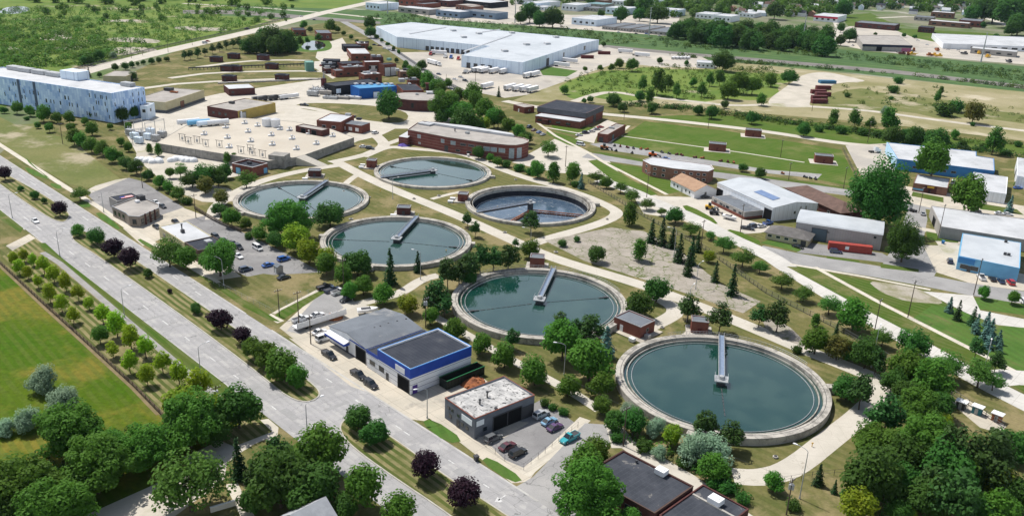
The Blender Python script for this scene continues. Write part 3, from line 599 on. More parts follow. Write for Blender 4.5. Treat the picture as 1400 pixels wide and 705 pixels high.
tank('front right round settling tank, its narrow bridge pointing straight back', *TK['A'][:3], AZ['A'], [(AZ['A']+pi+.06, 2.5, 16)], rail=(.12, .62), boxes=((-.02, 2.2, .0), (-2.02, 2.0, -.2)))
tank('front middle round settling tank beside the brick control building', *TK['B'][:3], AZ['B'], [(az_px(*TK['B'][:3], (640, 422)), 2.5, 23.5), (az_px(*TK['B'][:3], (838, 402)), 2.5, 23.5)], rail=(.1, .9), boxes=((-1.45, 1.8, 0),))
tank('left middle round settling tank with two spruces at its front wall', *TK['C'][:3], AZ['C'], [(az_px(*TK['C'][:3], (460, 324)), 2.5, 23.5), (az_px(*TK['C'][:3], (625, 335)), 2.5, 23.5)], rail=(.0, .0), boxes=((-1.75, 2, 0), (pi*.98, 1.6, -.2), (.0, 1.6, -.2)))
tank('far left round settling tank half hidden by two big trees', *TK['D'][:3], AZ['D'], [(az_px(*TK['D'][:3], (380, 253)), 2.5, 23), (az_px(*TK['D'][:3], (440, 290)), 2.5, 20)], rail=(.0, .0), boxes=((-2.3, 1.5, -.2),))
tank('farthest round settling tank in front of the long brick building', *TK['E'][:3], AZ['E'], [(az_px(*TK['E'][:3], (536, 226)), 2.5, 23), (az_px(*TK['E'][:3], (650, 246)), 2.5, 23)], rail=(0, 0), boxes=((-.15, 2.4, 0),))
tank('drained round settling tank with rusty rake arms and deep dark wall', *TK['F'][:3], AZ['F'], [(az_px(.25, 12.69, -2.4, (690, 297)), 1, 24), (az_px(.25, 12.69, -2.4, (790, 284)), 1, 24)], drained=True, rail=(0, 0), boxes=((.12, 2.4, .2),))
# ================================================================ BUILDINGS
def rect3(a, b, c, h):
    """footprint from three surveyed roof corners (left, near, right) squared up on the longer side"""
    A, B_, C_ = G(*a, h), G(*b, h), G(*c, h)
    e = B_-A; f = C_-B_
    if e.length >= f.length:
        t = e.normalized(); n = Vector((-t.y, t.x, 0)); w = f.dot(n); P = [A, B_, B_+n*w, A+n*w]
    else:
        t = f.normalized(); n = Vector((-t.y, t.x, 0)); w = (A-B_).dot(n); P = [B_+n*w, B_, C_, C_+n*w]
    return [Vector((p.x, p.y, 0)) for p in P]
def inset(poly, d):
    n = len(poly); out = []
    for i in range(n):
        p, q, r = poly[i-1], poly[i], poly[(i+1) % n]
        t1, t2 = (q-p).normalized(), (r-q).normalized(); n1, n2 = Vector((-t1.y, t1.x, 0)), Vector((-t2.y, t2.x, 0))
        k = n1+n2; out.append(q+k*(d/max(.3, 1+n1.dot(n2))))
    return out
class Bld:
    """one building: walls, roof and everything fixed to them hang under one empty"""
    def __init__(s, name, lab, poly, h, wall, roof, cat='building', kind='flat', par=.45, rise=1.5, along=0, over=.35, group=None, wname='wall', z0=0., coping=None, wallmats=None):
        s.P = [Vector((p[0], p[1], 0)) for p in poly]
        if sum(a.x*b.y-b.x*a.y for a, b in zip(s.P, s.P[1:]+s.P[:1])) < 0: s.P.reverse()
        s.h = h; c = sum(s.P, Vector())/len(s.P); s.c = c; s.z0 = z0
        s.t = thing(name, lab, cat, (c.x, c.y, z0), 0, group); P = s.P
        if kind == 'flat':
            b = MB(); n = len(P); I = inset(P, .3)
            for i in range(n):
                j = (i+1) % n
                wi = wallmats[i] if wallmats and i < len(wallmats) else 0
                b.add([(P[i].x, P[i].y, z0-.1), (P[j].x, P[j].y, z0-.1), (P[j].x, P[j].y, h), (P[i].x, P[i].y, h)], [(0, 1, 2, 3)], wi)
                b.add([(I[i].x, I[i].y, h-par-.1), (I[j].x, I[j].y, h-par-.1), (I[j].x, I[j].y, h), (I[i].x, I[i].y, h)], [(3, 2, 1, 0)], wi)
                b.add([(P[i].x, P[i].y, h), (P[j].x, P[j].y, h), (I[j].x, I[j].y, h), (I[i].x, I[i].y, h)], [(0, 1, 2, 3)], wi)
            s.wall = b.build(wname, wall, s.t, fix=False)
            J = inset(P, .29)
            s.roof = MB().add([(p.x, p.y, h-par) for p in J], [tuple(range(n))]).build('roof', roof, s.t, fix=False)
            if coping:
                K = inset(P, -.06); b = MB(); K2 = inset(P, .15)
                for i in range(n):
                    j = (i+1) % n
                    b.add([(K[i].x, K[i].y, h-.1), (K[j].x, K[j].y, h-.1), (K[j].x, K[j].y, h+.08), (K[i].x, K[i].y, h+.08), (K2[j].x, K2[j].y, h+.08), (K2[i].x, K2[i].y, h+.08), (K2[j].x, K2[j].y, h-.1), (K2[i].x, K2[i].y, h-.1)], [(0, 1, 2, 3), (3, 2, 4, 5), (5, 4, 6, 7)])
                b.build('coping', coping, s.t, fix=False)
        else:
            P4 = P[along:]+P[:along]                       # ridge runs along edge 0 of P4
            m = lambda a, b: (a+b)/2
            e0, e1 = m(P4[1], P4[2]), m(P4[3], P4[0])      # ridge feet at both gables
            t = (P4[1]-P4[0]).normalized(); n = Vector((-t.y, t.x, 0)); w = (P4[2]-P4[1]).length/2
            up = lambda p, z: (p.x, p.y, z)
            hip = kind == 'hip'; ri = min(w, (P4[1]-P4[0]).length*.45) if hip else 0
            b = MB()
            for i in range(4):
                a, c2 = P4[i], P4[(i+1) % 4]
                if i in (1, 3) and not hip: b.add([up(a, z0-.1), up(c2, z0-.1), up(c2, h), up(m(a, c2), h+rise), up(a, h)], [(0, 1, 2, 3, 4)])
                else: b.add([up(a, z0-.1), up(c2, z0-.1), up(c2, h), up(a, h)], [(0, 1, 2, 3)])
            s.wall = b.build(wname, wall, s.t, fix=False)
            sl = rise/w; b = MB(); ov = over
            E = [P4[0]-t*ov-n*ov, P4[1]+t*ov-n*ov, P4[2]+t*ov+n*ov, P4[3]-t*ov+n*ov]
            R0, R1 = e1-t*(ov if not hip else -ri), e0+t*(ov if not hip else -ri)
            ze, zr = h-ov*sl+.03, h+rise+.03
            if kind == 'arch':
                k = 10; prev = None
                for i in range(k+1):
                    a = pi*i/k; x = -cos(a)*(w+ov); z = ze+(zr-ze)*sin(a)
                    cur = [up(e1-t*ov+n*x, z), up(e0+t*ov+n*x, z)]
                    if prev: b.add([prev[0], prev[1], cur[1], cur[0]], [(0, 1, 2, 3)])
                    prev = cur
            else:
                for dz in (0, .14):
                    vs = [up(E[0], ze+dz), up(E[1], ze+dz), up(E[2], ze+dz), up(E[3], ze+dz), up(R0, zr+dz), up(R1, zr+dz)]
                    b.add(vs, [(0, 1, 5, 4), (2, 3, 4, 5)]+([(1, 2, 5), (3, 0, 4)] if hip else []))
                q = lambda i, z: up(E[i], z)
                for i, j in ((0, 1), (2, 3))+(((1, 2), (3, 0)) if hip else ()): b.add([q(i, ze), q(j, ze), q(j, ze+.14), q(i, ze+.14)], [(0, 1, 2, 3)])
                if not hip:
                    for i, r in ((1, R1), (2, R1), (3, R0), (0, R0)): b.add([q(i, ze), up(r, zr), up(r, zr+.14), q(i, ze+.14)], [(0, 1, 2, 3)])
            s.roof = b.build('roof', roof, s.t, fix=kind != 'arch')
            s.rz = h+rise
    def edge(s, e):
        a, b = s.P[e % len(s.P)], s.P[(e+1) % len(s.P)]; t = (b-a).normalized()
        return a, t, Vector((t.y, -t.x, 0)), (b-a).length
    def on(s, e, u0, u1, z0, z1, m, name, dep=.08, parent=None, gap=.004):
        """a slab fixed on wall e between fractions u0..u1 of its length and heights z0..z1"""
        a, t, n, L = s.edge(e); p = a+t*L*(u0+u1)/2+n*(dep/2+gap); b = MB()
        b.box(p+Vector((0, 0, (z0+z1)/2)), (abs(u1-u0)*L, dep, z1-z0), atan2(t.y, t.x))
        return b.build(name, m, parent or s.t)
    def win(s, e, u, z, w, h, frame=None, glass=None, name='window'):
        a, t, n, L = s.edge(e); q = w/L/2; f = s.on(e, u-q, u+q, z, z+h, frame or WHITE, name, .07)
        k = .1/L
        s.on(e, u-q+k, u+q-k, z+.1, z+h-.1, glass or GLASS, 'pane', .04, f, .06); return f
    def wins(s, e, us, z, w, h, frame=None, glass=None):
        for u in us: s.win(e, u, z, w, h, frame, glass)
    def door(s, e, u, w, h, m=None, name='door', z=0.):
        a, t, n, L = s.edge(e); d = s.on(e, u-w/L/2, u+w/L/2, s.z0+z+.02, s.z0+z+h, m or WHITE, name, .1)
        if name == 'door': s.on(e, u+w/L/2-.25/L, u+w/L/2-.12/L, s.z0+z+1, s.z0+z+1.12, METAL, 'handle', .05, d, .11)
        return d
    def gate(s, e, u, w, h, m=None):                        # a framed vehicle doorway; by default a dark slab paints the shaded opening
        a, t, n, L = s.edge(e); q = w/L/2
        d = s.on(e, u-q, u+q, s.z0+.02, s.z0+h, m or OPEN, 'garage_doorway', .06)
        b = MB(); az = atan2(t.y, t.x)
        for x in (-1, 1): b.box(a+t*(L*u+x*(w/2+.09))+n*.09+Vector((0, 0, s.z0+h/2)), (.18, .17, h), az)
        b.box(a+t*L*u+n*.09+Vector((0, 0, s.z0+h+.1)), (w+.36, .17, .2), az); b.build('frame', METALD, d)
    def unit(s, px, size, m=None, name='roof_unit', z=None, az=None, leg=.3):
        z = (s.h-.45) if z is None else z; p = G(*px, z); a, t, n, L = s.edge(0); az = atan2(t.y, t.x) if az is None else az
        b = MB(); b.box(p+Vector((0, 0, leg+size[2]/2)), size, az)
        b.box(p+Vector((0, 0, leg/2)), (size[0]*.8, size[1]*.8, leg), az)
        b.box(p+Vector((0, 0, leg+size[2]+.06)), (size[0]*.55, size[1]*.55, .12), az)
        return b.build(name, m or METAL, s.t, bevel=.04 if size[0] < 8 else 0)
    def pipe(s, px, h=1.4, r=.14, z=None, m=None):
        z = (s.h-.45) if z is None else z; p = G(*px, z); b = MB(); b.tube(p, p+Vector((0, 0, h)), r, r, 8); b.tube(p+Vector((0, 0, h-.1)), p+Vector((0, 0, h+.2)), r*1.9, r*1.5, 8)
        return b.build('vent_pipe', m or METALD, s.t)
    def lm(s, phrase, px): LM.append((phrase, *px)); return s
def text(s, body, parent, p, az, size, m, tilt=pi/2, name='lettering'):
    cu = bpy.data.curves.new(name, 'FONT'); cu.body = body; cu.size = size; cu.align_x = 'CENTER'; cu.align_y = 'CENTER'; cu.extrude = .01
    o = bpy.data.objects.new(name, cu); COL.objects.link(o); me = bpy.data.meshes.new_from_object(o); bpy.data.objects.remove(o)
    o = bpy.data.objects.new(name, me); me.materials.append(m); COL.objects.link(o); o.parent = parent
    o.location = Vector(p)-Vector(OFF[parent.name]); o.rotation_euler = (tilt, 0, az); return o

for nm, x, y in (('the front right round tank', 990, 530), ('the front middle round tank', 738, 415), ('the left middle round tank', 541, 328), ('the far left round tank', 411, 272), ('the farthest round tank', 592, 235), ('the drained round tank', 727, 280)): LM.append((nm, x, y))
# --- the blue and white workshop
b = Bld('workshop', 'white block workshop with tall blue parapet and flat dark roof, by the boulevard', rect3((512.5, 478.5), (561, 504.5), (644.5, 473), 7.4), 7.4, WHITEB, RDARK, par=.5, coping=BLUETRIM).lm('the blue parapet workshop', (580, 500))
for e in (0, 1, 2, 3): b.on(e, -.002, 1.002, 4.6 if e else 4.6, 7.28, BLUE, 'parapet_band', .06)
b.gate(0, .80, 4.6, 3.9); b.on(0, .56, .84, 4.9, 6.5, WHITE, 'sign_panel', .06, None, .07)
b.door(0, .30, 1.1, 2.2, METALD); b.wins(0, (.06, .115, .17), 1.5, .7, 1.5, METALD); b.door(1, .07, 1.5, 2.4, mat('purple_door', (.10, .06, .25)))
a, t, n, L = b.edge(1); mb = MB(); mb.box(a+t*L*.5+n*.5+Vector((0, 0, 5.0)), (L*.99, .1, .06), atan2(t.y, t.x))
for k in range(9): mb.tube(a+t*L*(.06+k*.11)+Vector((0, 0, 4.45)), a+t*L*(.06+k*.11)+n*.55+Vector((0, 0, 5.0)), .04, n=4)
# lower link with the gabled shop
P1 = [b.P[0]-(b.P[1]-b.P[0]).normalized()*5.2+(b.P[3]-b.P[0]).normalized()*.05, b.P[0]-(b.P[1]-b.P[0]).normalized()*.02+(b.P[3]-b.P[0]).normalized()*.05]
P1 += [P1[1]+(b.P[3]-b.P[0])*.96, P1[0]+(b.P[3]-b.P[0])*.96]
w = MB(); w.prism(P1, 0, 5.3, top=False); w.build('link_wall', WHITEB, b.t)
w = MB(); w.add([(p.x, p.y, 5.0) for p in P1], [(0, 1, 2, 3)]); w.build('link_roof', RDARK, b.t)
t = (P1[1]-P1[0]).normalized(); n = Vector((t.y, -t.x, 0)); mb = MB(); mb.box((P1[0]+P1[1])/2+n*.05+Vector((0, 0, 4.9)), (5.1, .08, 1.0), atan2(t.y, t.x)); mb.build('parapet_band', BLUE, b.t)
mb = MB(); mb.box((P1[0]+P1[1])/2+n*.05+Vector((0, 0, 2.3)), (2.4, .06, 1.3), atan2(t.y, t.x)); mb.build('window', GLASS, b.t)
# --- gabled shop beside it
b = Bld('workshop', 'white fronted workshop with low gabled grey roof and blue awning', rect3((446.5, 447), (500.5, 476.5), (577, 450), 4.9), 4.9, WHITE, RGREY, kind='gable', rise=1.3, along=1, over=.25).lm('the gabled grey roofed workshop', (510, 450))
b.gate(0, .86, 4.4, 4.0); b.wins(0, (.10, .17, .30, .36), 1.4, .9, 1.5, METALD); b.door(0, .49, 1.1, 2.2, METALD); b.on(0, 0, .74, .02, .5, mat('base_stripe', (.12, .12, .15)), 'plinth', .05)
a, t, n, L = b.edge(0); az = atan2(t.y, t.x); mb = MB()
p0, p1 = a+t*.2, a+t*L*.56; mb.add([tuple(p0+Vector((0, 0, 4.2))), tuple(p1+Vector((0, 0, 4.2))), tuple(p1+n*1.8+Vector((0, 0, 3.5))), tuple(p0+n*1.8+Vector((0, 0, 3.5)))], [(0, 1, 2, 3)]); aw = mb.build('awning', WHITE, b.t)
mb = MB(); mb.box((p0+p1)/2+n*1.84+Vector((0, 0, 3.2)), ((p1-p0).length, .08, .6), az); mb.box(p1+n*.95+Vector((0, 0, 3.3)), (.08, 1.8, .7), az); mb.build('valance', BLUE, aw)
b.on(1, 0, 1, 3.7, 4.85, BLUE, 'fascia', .05); b.on(0, .56, 1, 4.45, 4.85, BLUE, 'fascia', .05); mb = MB(); mb.box(a+t*L*.3+Vector((0, 0, 5.2)), (.1, .1, .1)); 
for x, y in ((520, 447), (531, 443), (543, 440), (512, 449), (555, 437)): b.pipe((x, y), .3, .16, 5.7)
# --- grey block garage
b = Bld('garage', 'grey block garage with worn white roof, brick red coping and open bays', rect3((602.5, 545.5), (649, 572), (731, 539.5), 5.6), 5.6, GREYB, RWORN, par=.35, coping=mat('coping_red', (.22, .085, .06), fine=.1)).lm('the grey block garage', (668, 560))
b.wins(0, (.14, .26), 3.2, 1.0, .9, METALD); b.wins(0, (.2, .60, .76), 1.2, 1.1, 1.1, METALD); b.door(0, .46, 1.1, 2.3, METALD); b.win(0, .47, 3.0, 1.0, .8, METALD)
SIGNW = mat('sign_white', (.74, .77, .80), rough=.5)
b.on(0, .58, .92, 3.1, 4.6, SIGNW, 'sign_panel', .08); b.on(1, .03, .15, 3.2, 4.6, SIGNW, 'sign_panel', .08); b.win(1, .17, 1.2, 1.2, 1.1, METALD)
b.gate(1, .42, 4.2, 3.9); b.gate(1, .66, 4.2, 3.9); b.gate(1, .88, 3.6, 3.2, METALD)
b.pipe((666, 543), 1.6, .2); b.pipe((656, 553), 1.4, .2); b.pipe((678, 560), .5, .25)
# --- dark flat roofs at the front
h = 3.8; A_, B_, C_ = G(852, 615, h), G(948, 664, h), G(895, 701, h); A_.z = B_.z = C_.z = 0
b = Bld('flat_roofed_building', 'dark flat roofed brick building at the bottom edge, near the boulevard corner', [A_+(C_-B_), C_, B_, A_], h, BRICKD, RDARKP, par=.3, coping=mat('coping_brown', (.10, .07, .055))).lm('the dark flat roofed building', (880, 655))
b.unit((904, 648), (2.4, 2.0, 1.1), WHITE, z=3.5); b.pipe((870, 632), .5, .2, 3.5); b.wins(0, (.2, .35, .5, .65, .8), 1.1, 1.5, 1.3, METALD)
A_, B_ = G(961, 661, 3.4), G(1024, 695, 3.4); C_ = B_+(G(895, 703, 3.4)-G(948, 666, 3.4))*1.15; A_.z = B_.z = C_.z = 0
b = Bld('flat_roofed_building', 'lower dark flat roofed extension with white roof unit, cut by the bottom edge', [A_+(C_-B_), C_, B_, A_], 3.4, BRICKD, RDARKP, par=.3)
b.unit((978, 688), (2.8, 2.2, 1.2), WHITE, z=3.1); a, t, n, L = b.edge(3)
mb = MB(); m_ = (b.P[0]+b.P[1])/2*.28+(b.P[2]+b.P[3])/2*.72; tt = (b.P[1]-b.P[0]).normalized(); mb.box(Vector((m_.x, m_.y, 3.22)), ((b.P[1]-b.P[0]).length-1, .5, .25), atan2(tt.y, tt.x)); mb.build('parapet_wall', mat('pale_coping', (.36, .34, .31)), b.t)
# --- house at the bottom edge
Q = [G(372, 716), G(420, 748), G(468, 716), G(410, 690)]
b = Bld('house', 'pale grey shingled house roof at the bottom edge below the trees', rect3((383, 706), (418, 735), (462, 712), 3.6), 3.6, WHITE, mat('pale_shingle', (.38, .39, .41), (.32, .33, .35), .6, fine=.15), kind='gable', rise=3., along=1, over=.5, cat='house'); b.win(0, .5, 1, 1.2, 1.2)
# --- control building and the brick kiosks
b = Bld('control_building', 'brick control building with pale flat roof between the two front tanks', rect3((840, 432.5), (876, 447), (894, 437), 4.0), 4.0, BRICK, RGREY, par=.2, coping=METAL).lm('the brick control building', (866, 444))
b.door(0, .3, 1.1, 2.3); b.win(1, .5, 1.4, 1.2, 1.2, METAL); b.unit((885, 462), (1.6, 1.4, 1.1), METAL, 'transformer_box', 0, leg=.15)
mb = MB(); q = inset(b.P, -1.9); mb.prism(q, .05, .3); mb.build('plinth', APRON, b.t)
mb = MB(); mb.box(G(864, 467)+Vector((0, 0, .8)), (1.7, 1.4, 1.0), U_AZ); mb.build('access_hatch', WHITE, b.t)
def kiosk(lab, px, w, d, h, az, wall=BRICK, plinth=True, roofm=RGREY, group='brick kiosks at the tanks', vent=True, hatch=()):
    p = G(*px); t = Vector((cos(az), sin(az), 0)); n = Vector((-t.y, t.x, 0))
    k = Bld('brick_kiosk', lab, [p, p+t*w, p+t*w+n*d, p+n*d], h, wall, roofm, 'kiosk', par=.15, coping=METAL, group=group)
    k.door(0, .5, 1.1, 2.2, MAROON if wall != BRICKD else METALD); k.win(1, .5, 1.2, 1.0, 1.0, METAL)
    if plinth: MB().prism(inset(k.P, -1.4), .02, .55).build('plinth', CWALL, k.t)
    for q in hatch:
        mb = MB(); mb.box(G(*q)+Vector((0, 0, .75)), (2.4, 1.5, .5), az); mb.box(G(*q)+Vector((0, 0, .4)), (2., 1.2, .6), az); mb.build('hatch_cover', WHITE, k.t)
    return k
kiosk('brick kiosk with white roof behind the front right tank', (944, 456.5), 5.0, 4.2, 4.4, radians(-8))
kiosk('brick kiosk with white roof behind the front middle tank', (724, 367.5), 5.0, 4.2, 4.4, radians(-5))
kiosk('dark brick kiosk behind the left middle tank', (542.5, 295), 5.4, 4.2, 3.6, radians(0), BRICKD, hatch=((538, 296),))
kiosk('dark brick kiosk behind the far left tank', (421.5, 243), 5.6, 4.2, 3.5, radians(5), BRICKD, hatch=((417, 246),))
kiosk('brick kiosk left of the farthest round tank', (501, 230.5), 4.4, 4.4, 4.2, radians(-4), hatch=((494, 230), (496, 227)))
kiosk('brick kiosk left of the drained tank', (625.5, 276.5), 4.2, 4.2, 3.8, radians(-6), hatch=((616, 277), (619, 273)))
# --- long brick building with the round end
h = 8; roofpx = [(557.5, 177), (612, 187.5), (660, 194.5), (694, 198), (705, 198.2), (715, 196.6), (722, 194), (723, 191.5), (716, 188.5), (702, 186), (660, 178), (606, 168), (578, 165.5), (570, 168)]
b = Bld('long_brick_building', 'long two storey banded brick building with rounded glazed end', [G(*q, h) for q in roofpx], h, BRICKS, RGRAV, par=.35, coping=mat('coping_pale', (.5, .47, .43))).lm('the long brick building', (630, 192))
CLER = mat('glass_block', (.38, .43, .46), (.28, .33, .37), .8, rough=.3)
b.wins(0, (.29, .88), 4.4, 2.2, 2.0, WHITE, CLER); b.wins(0, (.3,), 1.2, 1.6, 1.1, WHITE, CLER); b.wins(1, (.16,), 4.2, 3, 2.2, METAL, CLER)
b.wins(1, (.45, .68, .9), 4.6, 3.4, 1.2, METAL, GLASS); b.wins(2, (.16, .45, .78), 3.6, 3.4, 2.2, WHITE, CLER); b.wins(1, (.3, .62), 1., 2.6, 1.2, METAL, GLASS)
for e in (3, 4): b.on(e, .2, .85, .8, 6.2, CLER, 'glazed_bay', .1)
b.door(0, .97, 2.4, 3.4, METALD)
mb = MB(); q = [G(x, y, h+.9) for x, y in ((582, 166), (640, 172), (700, 182), (703, 184.5), (640, 175.5), (590, 168))]; mb.prism([Vector((v.x, v.y, 0)) for v in q], h-.3, h+.9); mb.build('roof_monitor', RWHITE, b.t)
b.unit((582, 171), (8, 4, .8), RWHITE, 'skylight'); b.unit((639, 183), (2, 2, .9), METAL); b.pipe((622, 180), 1.5, .3)
q = [G(*v, 4.6) for v in ((545, 186.5), (557, 188.5), (572, 178), (562, 176.5))]
mb = MB(); mb.prism([Vector((v.x, v.y, 0)) for v in q], 0, 4.6, 0, tmi=1); mb.build('side_wing', [BRICKS, RWHITE], b.t, fix=False)
# --- brick hall with grey mansard band
b = Bld('brick_hall', 'brick hall with broad grey mansard roof and low white roofed annex', rect3((735.3, 146), (801.7, 154.8), (824.7, 144.7), 8), 8, BRICK, RDARK, par=.05).lm('the grey mansard brick hall', (778, 155))
for e in range(4): b.on(e, -.003, 1.003, 4.9, 8.06, mat('mansard_grey', (.115, .12, .135), (.095, .10, .112), .4, fine=.12), 'mansard', .35)
b.gate(1, .5, 4, 4.4, METALD)
a, t, n, L = b.edge(0); P1 = [a+t*L*.09+n*.4, a+t*L*.995+n*.4]; P1 = [P1[0]+n*9, P1[1]+n*9, P1[1], P1[0]]
mb = MB(); mb.prism(P1, 0, 4.2, 0, top=False); mb.build('annex_wall', BRICK, b.t, fix=False); mb = MB(); mb.prism(inset(P1, -.15), 4.1, 4.4); mb.build('annex_roof', RWHITE, b.t)
for u in (.1, .32, .52, .75): mb = MB(); mb.box(P1[0]+t*L*u*.9+n*.05+Vector((0, 0, 1.9)), (3, .1, 1.5), atan2(t.y, t.x)); mb.build('window', GLASS, b.t)
mb = MB(); mb.box(P1[0]+t*L*.22+n*1.+Vector((0, 0, 1.5)), (4, 2, 3), atan2(t.y, t.x)); mb.build('porch', BRICKD, b.t); b.unit((771, 157), (2.2, 2, 1.3), RWHITE, z=4.3)
b = Bld('brick_store', 'narrow brick store with flat gravel roof beside the wide lawn', rect3((816.4, 182.4), (831, 184), (855.4, 170.3), 5), 5, BRICK, RGRAV, par=.3).lm('the narrow brick store', (836, 180)); b.gate(1, .3, 3, 3, GLASSB); b.door(0, .4, 2.4, 3, METALD); b.unit((836, 176), (3, 2, .8), METAL)
b = Bld('brick_hut', 'small brick hut left of the mansard roofed hall', rect3((702, 143), (717, 147), (722, 143), 4), 4, BRICK, RGRAV, par=.2); b.door(0, .5, 1.2, 2.2); b.win(1, .5, 1.2, 1.5, 1.2)
LM.append(('the wide lawn', 1000, 195))
for lab, x, y in (('brick kiosk on a pale pad in the middle of the wide lawn', 968.5, 206), ('brick kiosk at the back edge of the wide lawn', 1018.5, 186.5), ('brick kiosk at the right end of the wide lawn', 1113.5, 222.5)):
    k = kiosk(lab, (x, y), 9.4, 5.5, 4.2, radians(-12), plinth=False, group='brick kiosks on the lawn'); MB().prism(inset(k.P, -2.5), -.05, .12).build('pad', CONC, k.t)
b = Bld('brick_offices', 'curved end tan brick offices with flat white roof', [G(*q, 6) for q in ((879, 219), (890, 225), (920, 230), (950, 233), (968, 234.3), (976, 231), (972, 225.5), (940, 221), (910, 217), (892, 214.5))], 6, BRICKT, RWHITE, par=.15, coping=WHITE).lm('the curved brick offices', (927, 232))
for e, us in ((0, (.5,)), (1, (.2, .6)), (2, (.15, .5, .85)), (3, (.3, .75))): b.wins(e, us, 3.6, 1.6, 1.2, WHITE); b.wins(e, us[:2], 1., 1.6, 1.3, WHITE)
b = Bld('house', 'small white house with tan shingle roof near the curved brick offices', rect3((917.5, 245.5), (950, 261.5), (975, 256.5), 3.4), 3.4, WHITE, RTAN, 'house', kind='gable', rise=2.6, along=0, over=.4).lm('the tan roofed white house', (945, 252)); b.wins(0, (.15, .3, .65, .8), 1.2, 1, 1.2, METAL); b.win(1, .5, 1.3, 1.2, 1.3, METAL); b.door(0, .48, 1.1, 2.1, METAL)
# --- metal shops on the right
b = Bld('metal_shop', 'white metal shop with solar panels on its low gabled roof', rect3((981, 250), (1057, 284.5), (1114.5, 276.5), 6), 6, SIDING, RMETAL, kind='gable', rise=1.6, along=0, over=.2).lm('the white metal shop', (1045, 272))
b.gate(0, .93, 4.6, 4.6); b.gate(0, .06, 4.5, 3.6); b.on(0, 0, 1, 5.2, 5.7, WHITE, 'gutter', .12); b.wins(1, (.62, .74), 2.8, .9, 2.6, METAL, METAL); b.win(1, .5, 2.4, 1, 1.2, METAL)
a, t, n, L = b.edge(0); w = (b.P[2]-b.P[1]).length; sl = atan2(1.6, w/2)
mb = MB(); p = a+t*L*.66-n*w*.30; z = 6+1.6*.6+.32; mb.box(Vector((p.x, p.y, z)), (13, 4, .08), atan2(t.y, t.x), 0, Matrix.Rotation(sl, 3, 'X')); mb.build('solar_panel', mat('solar_blue', (.16, .23, .38), (.13, .19, .33), .5, rough=.25), b.t)
b = Bld('lean_to', 'grey roofed low front shop with brick base attached to the white metal shop', rect3((973.5, 268.5), (1018, 289.8), (1040.7, 284), 3.3), 3.3, GREYW, RGREY, par=.05); b.on(0, 0, 1, .02, 1.3, BRICK, 'brick_base', .12); b.on(1, 0, 1, .02, 1.0, BRICK, 'brick_base', .12); b.wins(0, (.12, .3, .5, .72, .88), 1.4, 2.2, 1.2, METAL); b.door(0, .4, 1.1, 2.2, METALD)
b = Bld('shingled_building', 'long low building with brown shingled gable roof behind the metal shops', rect3((1074, 257), (1150, 291), (1175, 284.5), 3.6), 3.6, BRICKD, RBROWN, kind='hip', rise=2.6, along=0, over=.5).lm('the brown shingled building', (1125, 272)); b.wins(0, (.2, .4, .6, .8), 1, 1.6, 1.2)
b = Bld('metal_hall', 'grey metal hall with arched pale roof behind the red container', rect3((1089, 303.5), (1207, 321.5), (1219, 305.5), 6.4), 6.4, SIDINGG, RMETAL, kind='arch', rise=1.5, along=0, over=.15).lm('the arched grey metal hall', (1150, 318)); b.gate(0, .285, 5.6, 5, mat('steel_blue_door', (.10, .135, .16))); b.on(0, .36, .40, 4, 4.4, METALD, 'sign_panel'); b.win(0, .92, 4.6, 1, .9, METALD)
for u in (.45, .64, .82): b.on(0, u-.002, u+.002, .1, 6.3, METAL, 'downpipe', .12)
b = Bld('office', 'low beige office with grey hipped roof beside the arched metal hall', rect3((1047.5, 316.5), (1105, 328), (1116, 320), 3.0), 3.0, CREAM, RSHIN, kind='hip', rise=2.1, along=0, over=.7).lm('the grey hip roofed office', (1080, 318)); b.wins(0, (.1, .3, .5, .7), 1.1, 1.8, 1.2); b.door(0, .9, 2, 2.3, METALD)
b = Bld('warehouse', 'blue walled warehouse with stepped pale flat roof at the right', [G(*q, 6) for q in ((1227, 217), (1360, 233.6), (1359, 216.5), (1335, 213), (1335, 207), (1213, 194.5))], 6, BLUEM, RWHITE, par=.2).lm('the blue walled warehouse', (1290, 218)); b.on(5, 0, 1, .1, 6.05, mat('pale_blue_front', (.42, .60, .74), (.36, .53, .67), .2), 'front', .25); b.gate(0, .95, 5, 4); b.wins(0, (.2, .3, .5, .6), 2, 2.4, 1.2, METAL)
b = Bld('brick_shop', 'small brick shop with pale roof and yellow sign across the street', rect3((1249.5, 248.5), (1296, 257), (1299, 244), 4), 4, BRICKT, RWHITE, par=.3).lm('the small yellow sign shop', (1274, 255)); b.on(0, .34, .7, .1, 3.7, BRICKD, 'front', .1); b.on(0, .42, .62, 2.7, 3.5, YELM, 'sign_panel', .12, None, .11); b.door(0, .5, 1.2, 2.2, GLASS); b.on(0, .02, .32, .8, 1.6, BLUEL, 'banner', .05)
b = Bld('white_workshop', 'white flat roofed box workshop behind a broad tree', rect3((1326, 256.5), (1376, 265), (1378, 242), 5), 5, SIDING, RWHITE, par=.2).lm('the white box workshop', (1352, 256)); b.gate(0, .25, 4, 3.6, METAL); b.win(1, .4, 2, 1.4, 1.2)
b = Bld('long_shop', 'long low grey shop with an open bay at its left end', [G(*q, 5) for q in ((1287, 309.5), (1450, 335), (1450, 306), (1273, 281))], 5, GREYW, RWHITE, par=.2).lm('the long grey shop', (1345, 302)); b.gate(3, .45, 6, 3.6); b.on(0, .36, .362, .1, 5, METAL, 'downpipe', .15)
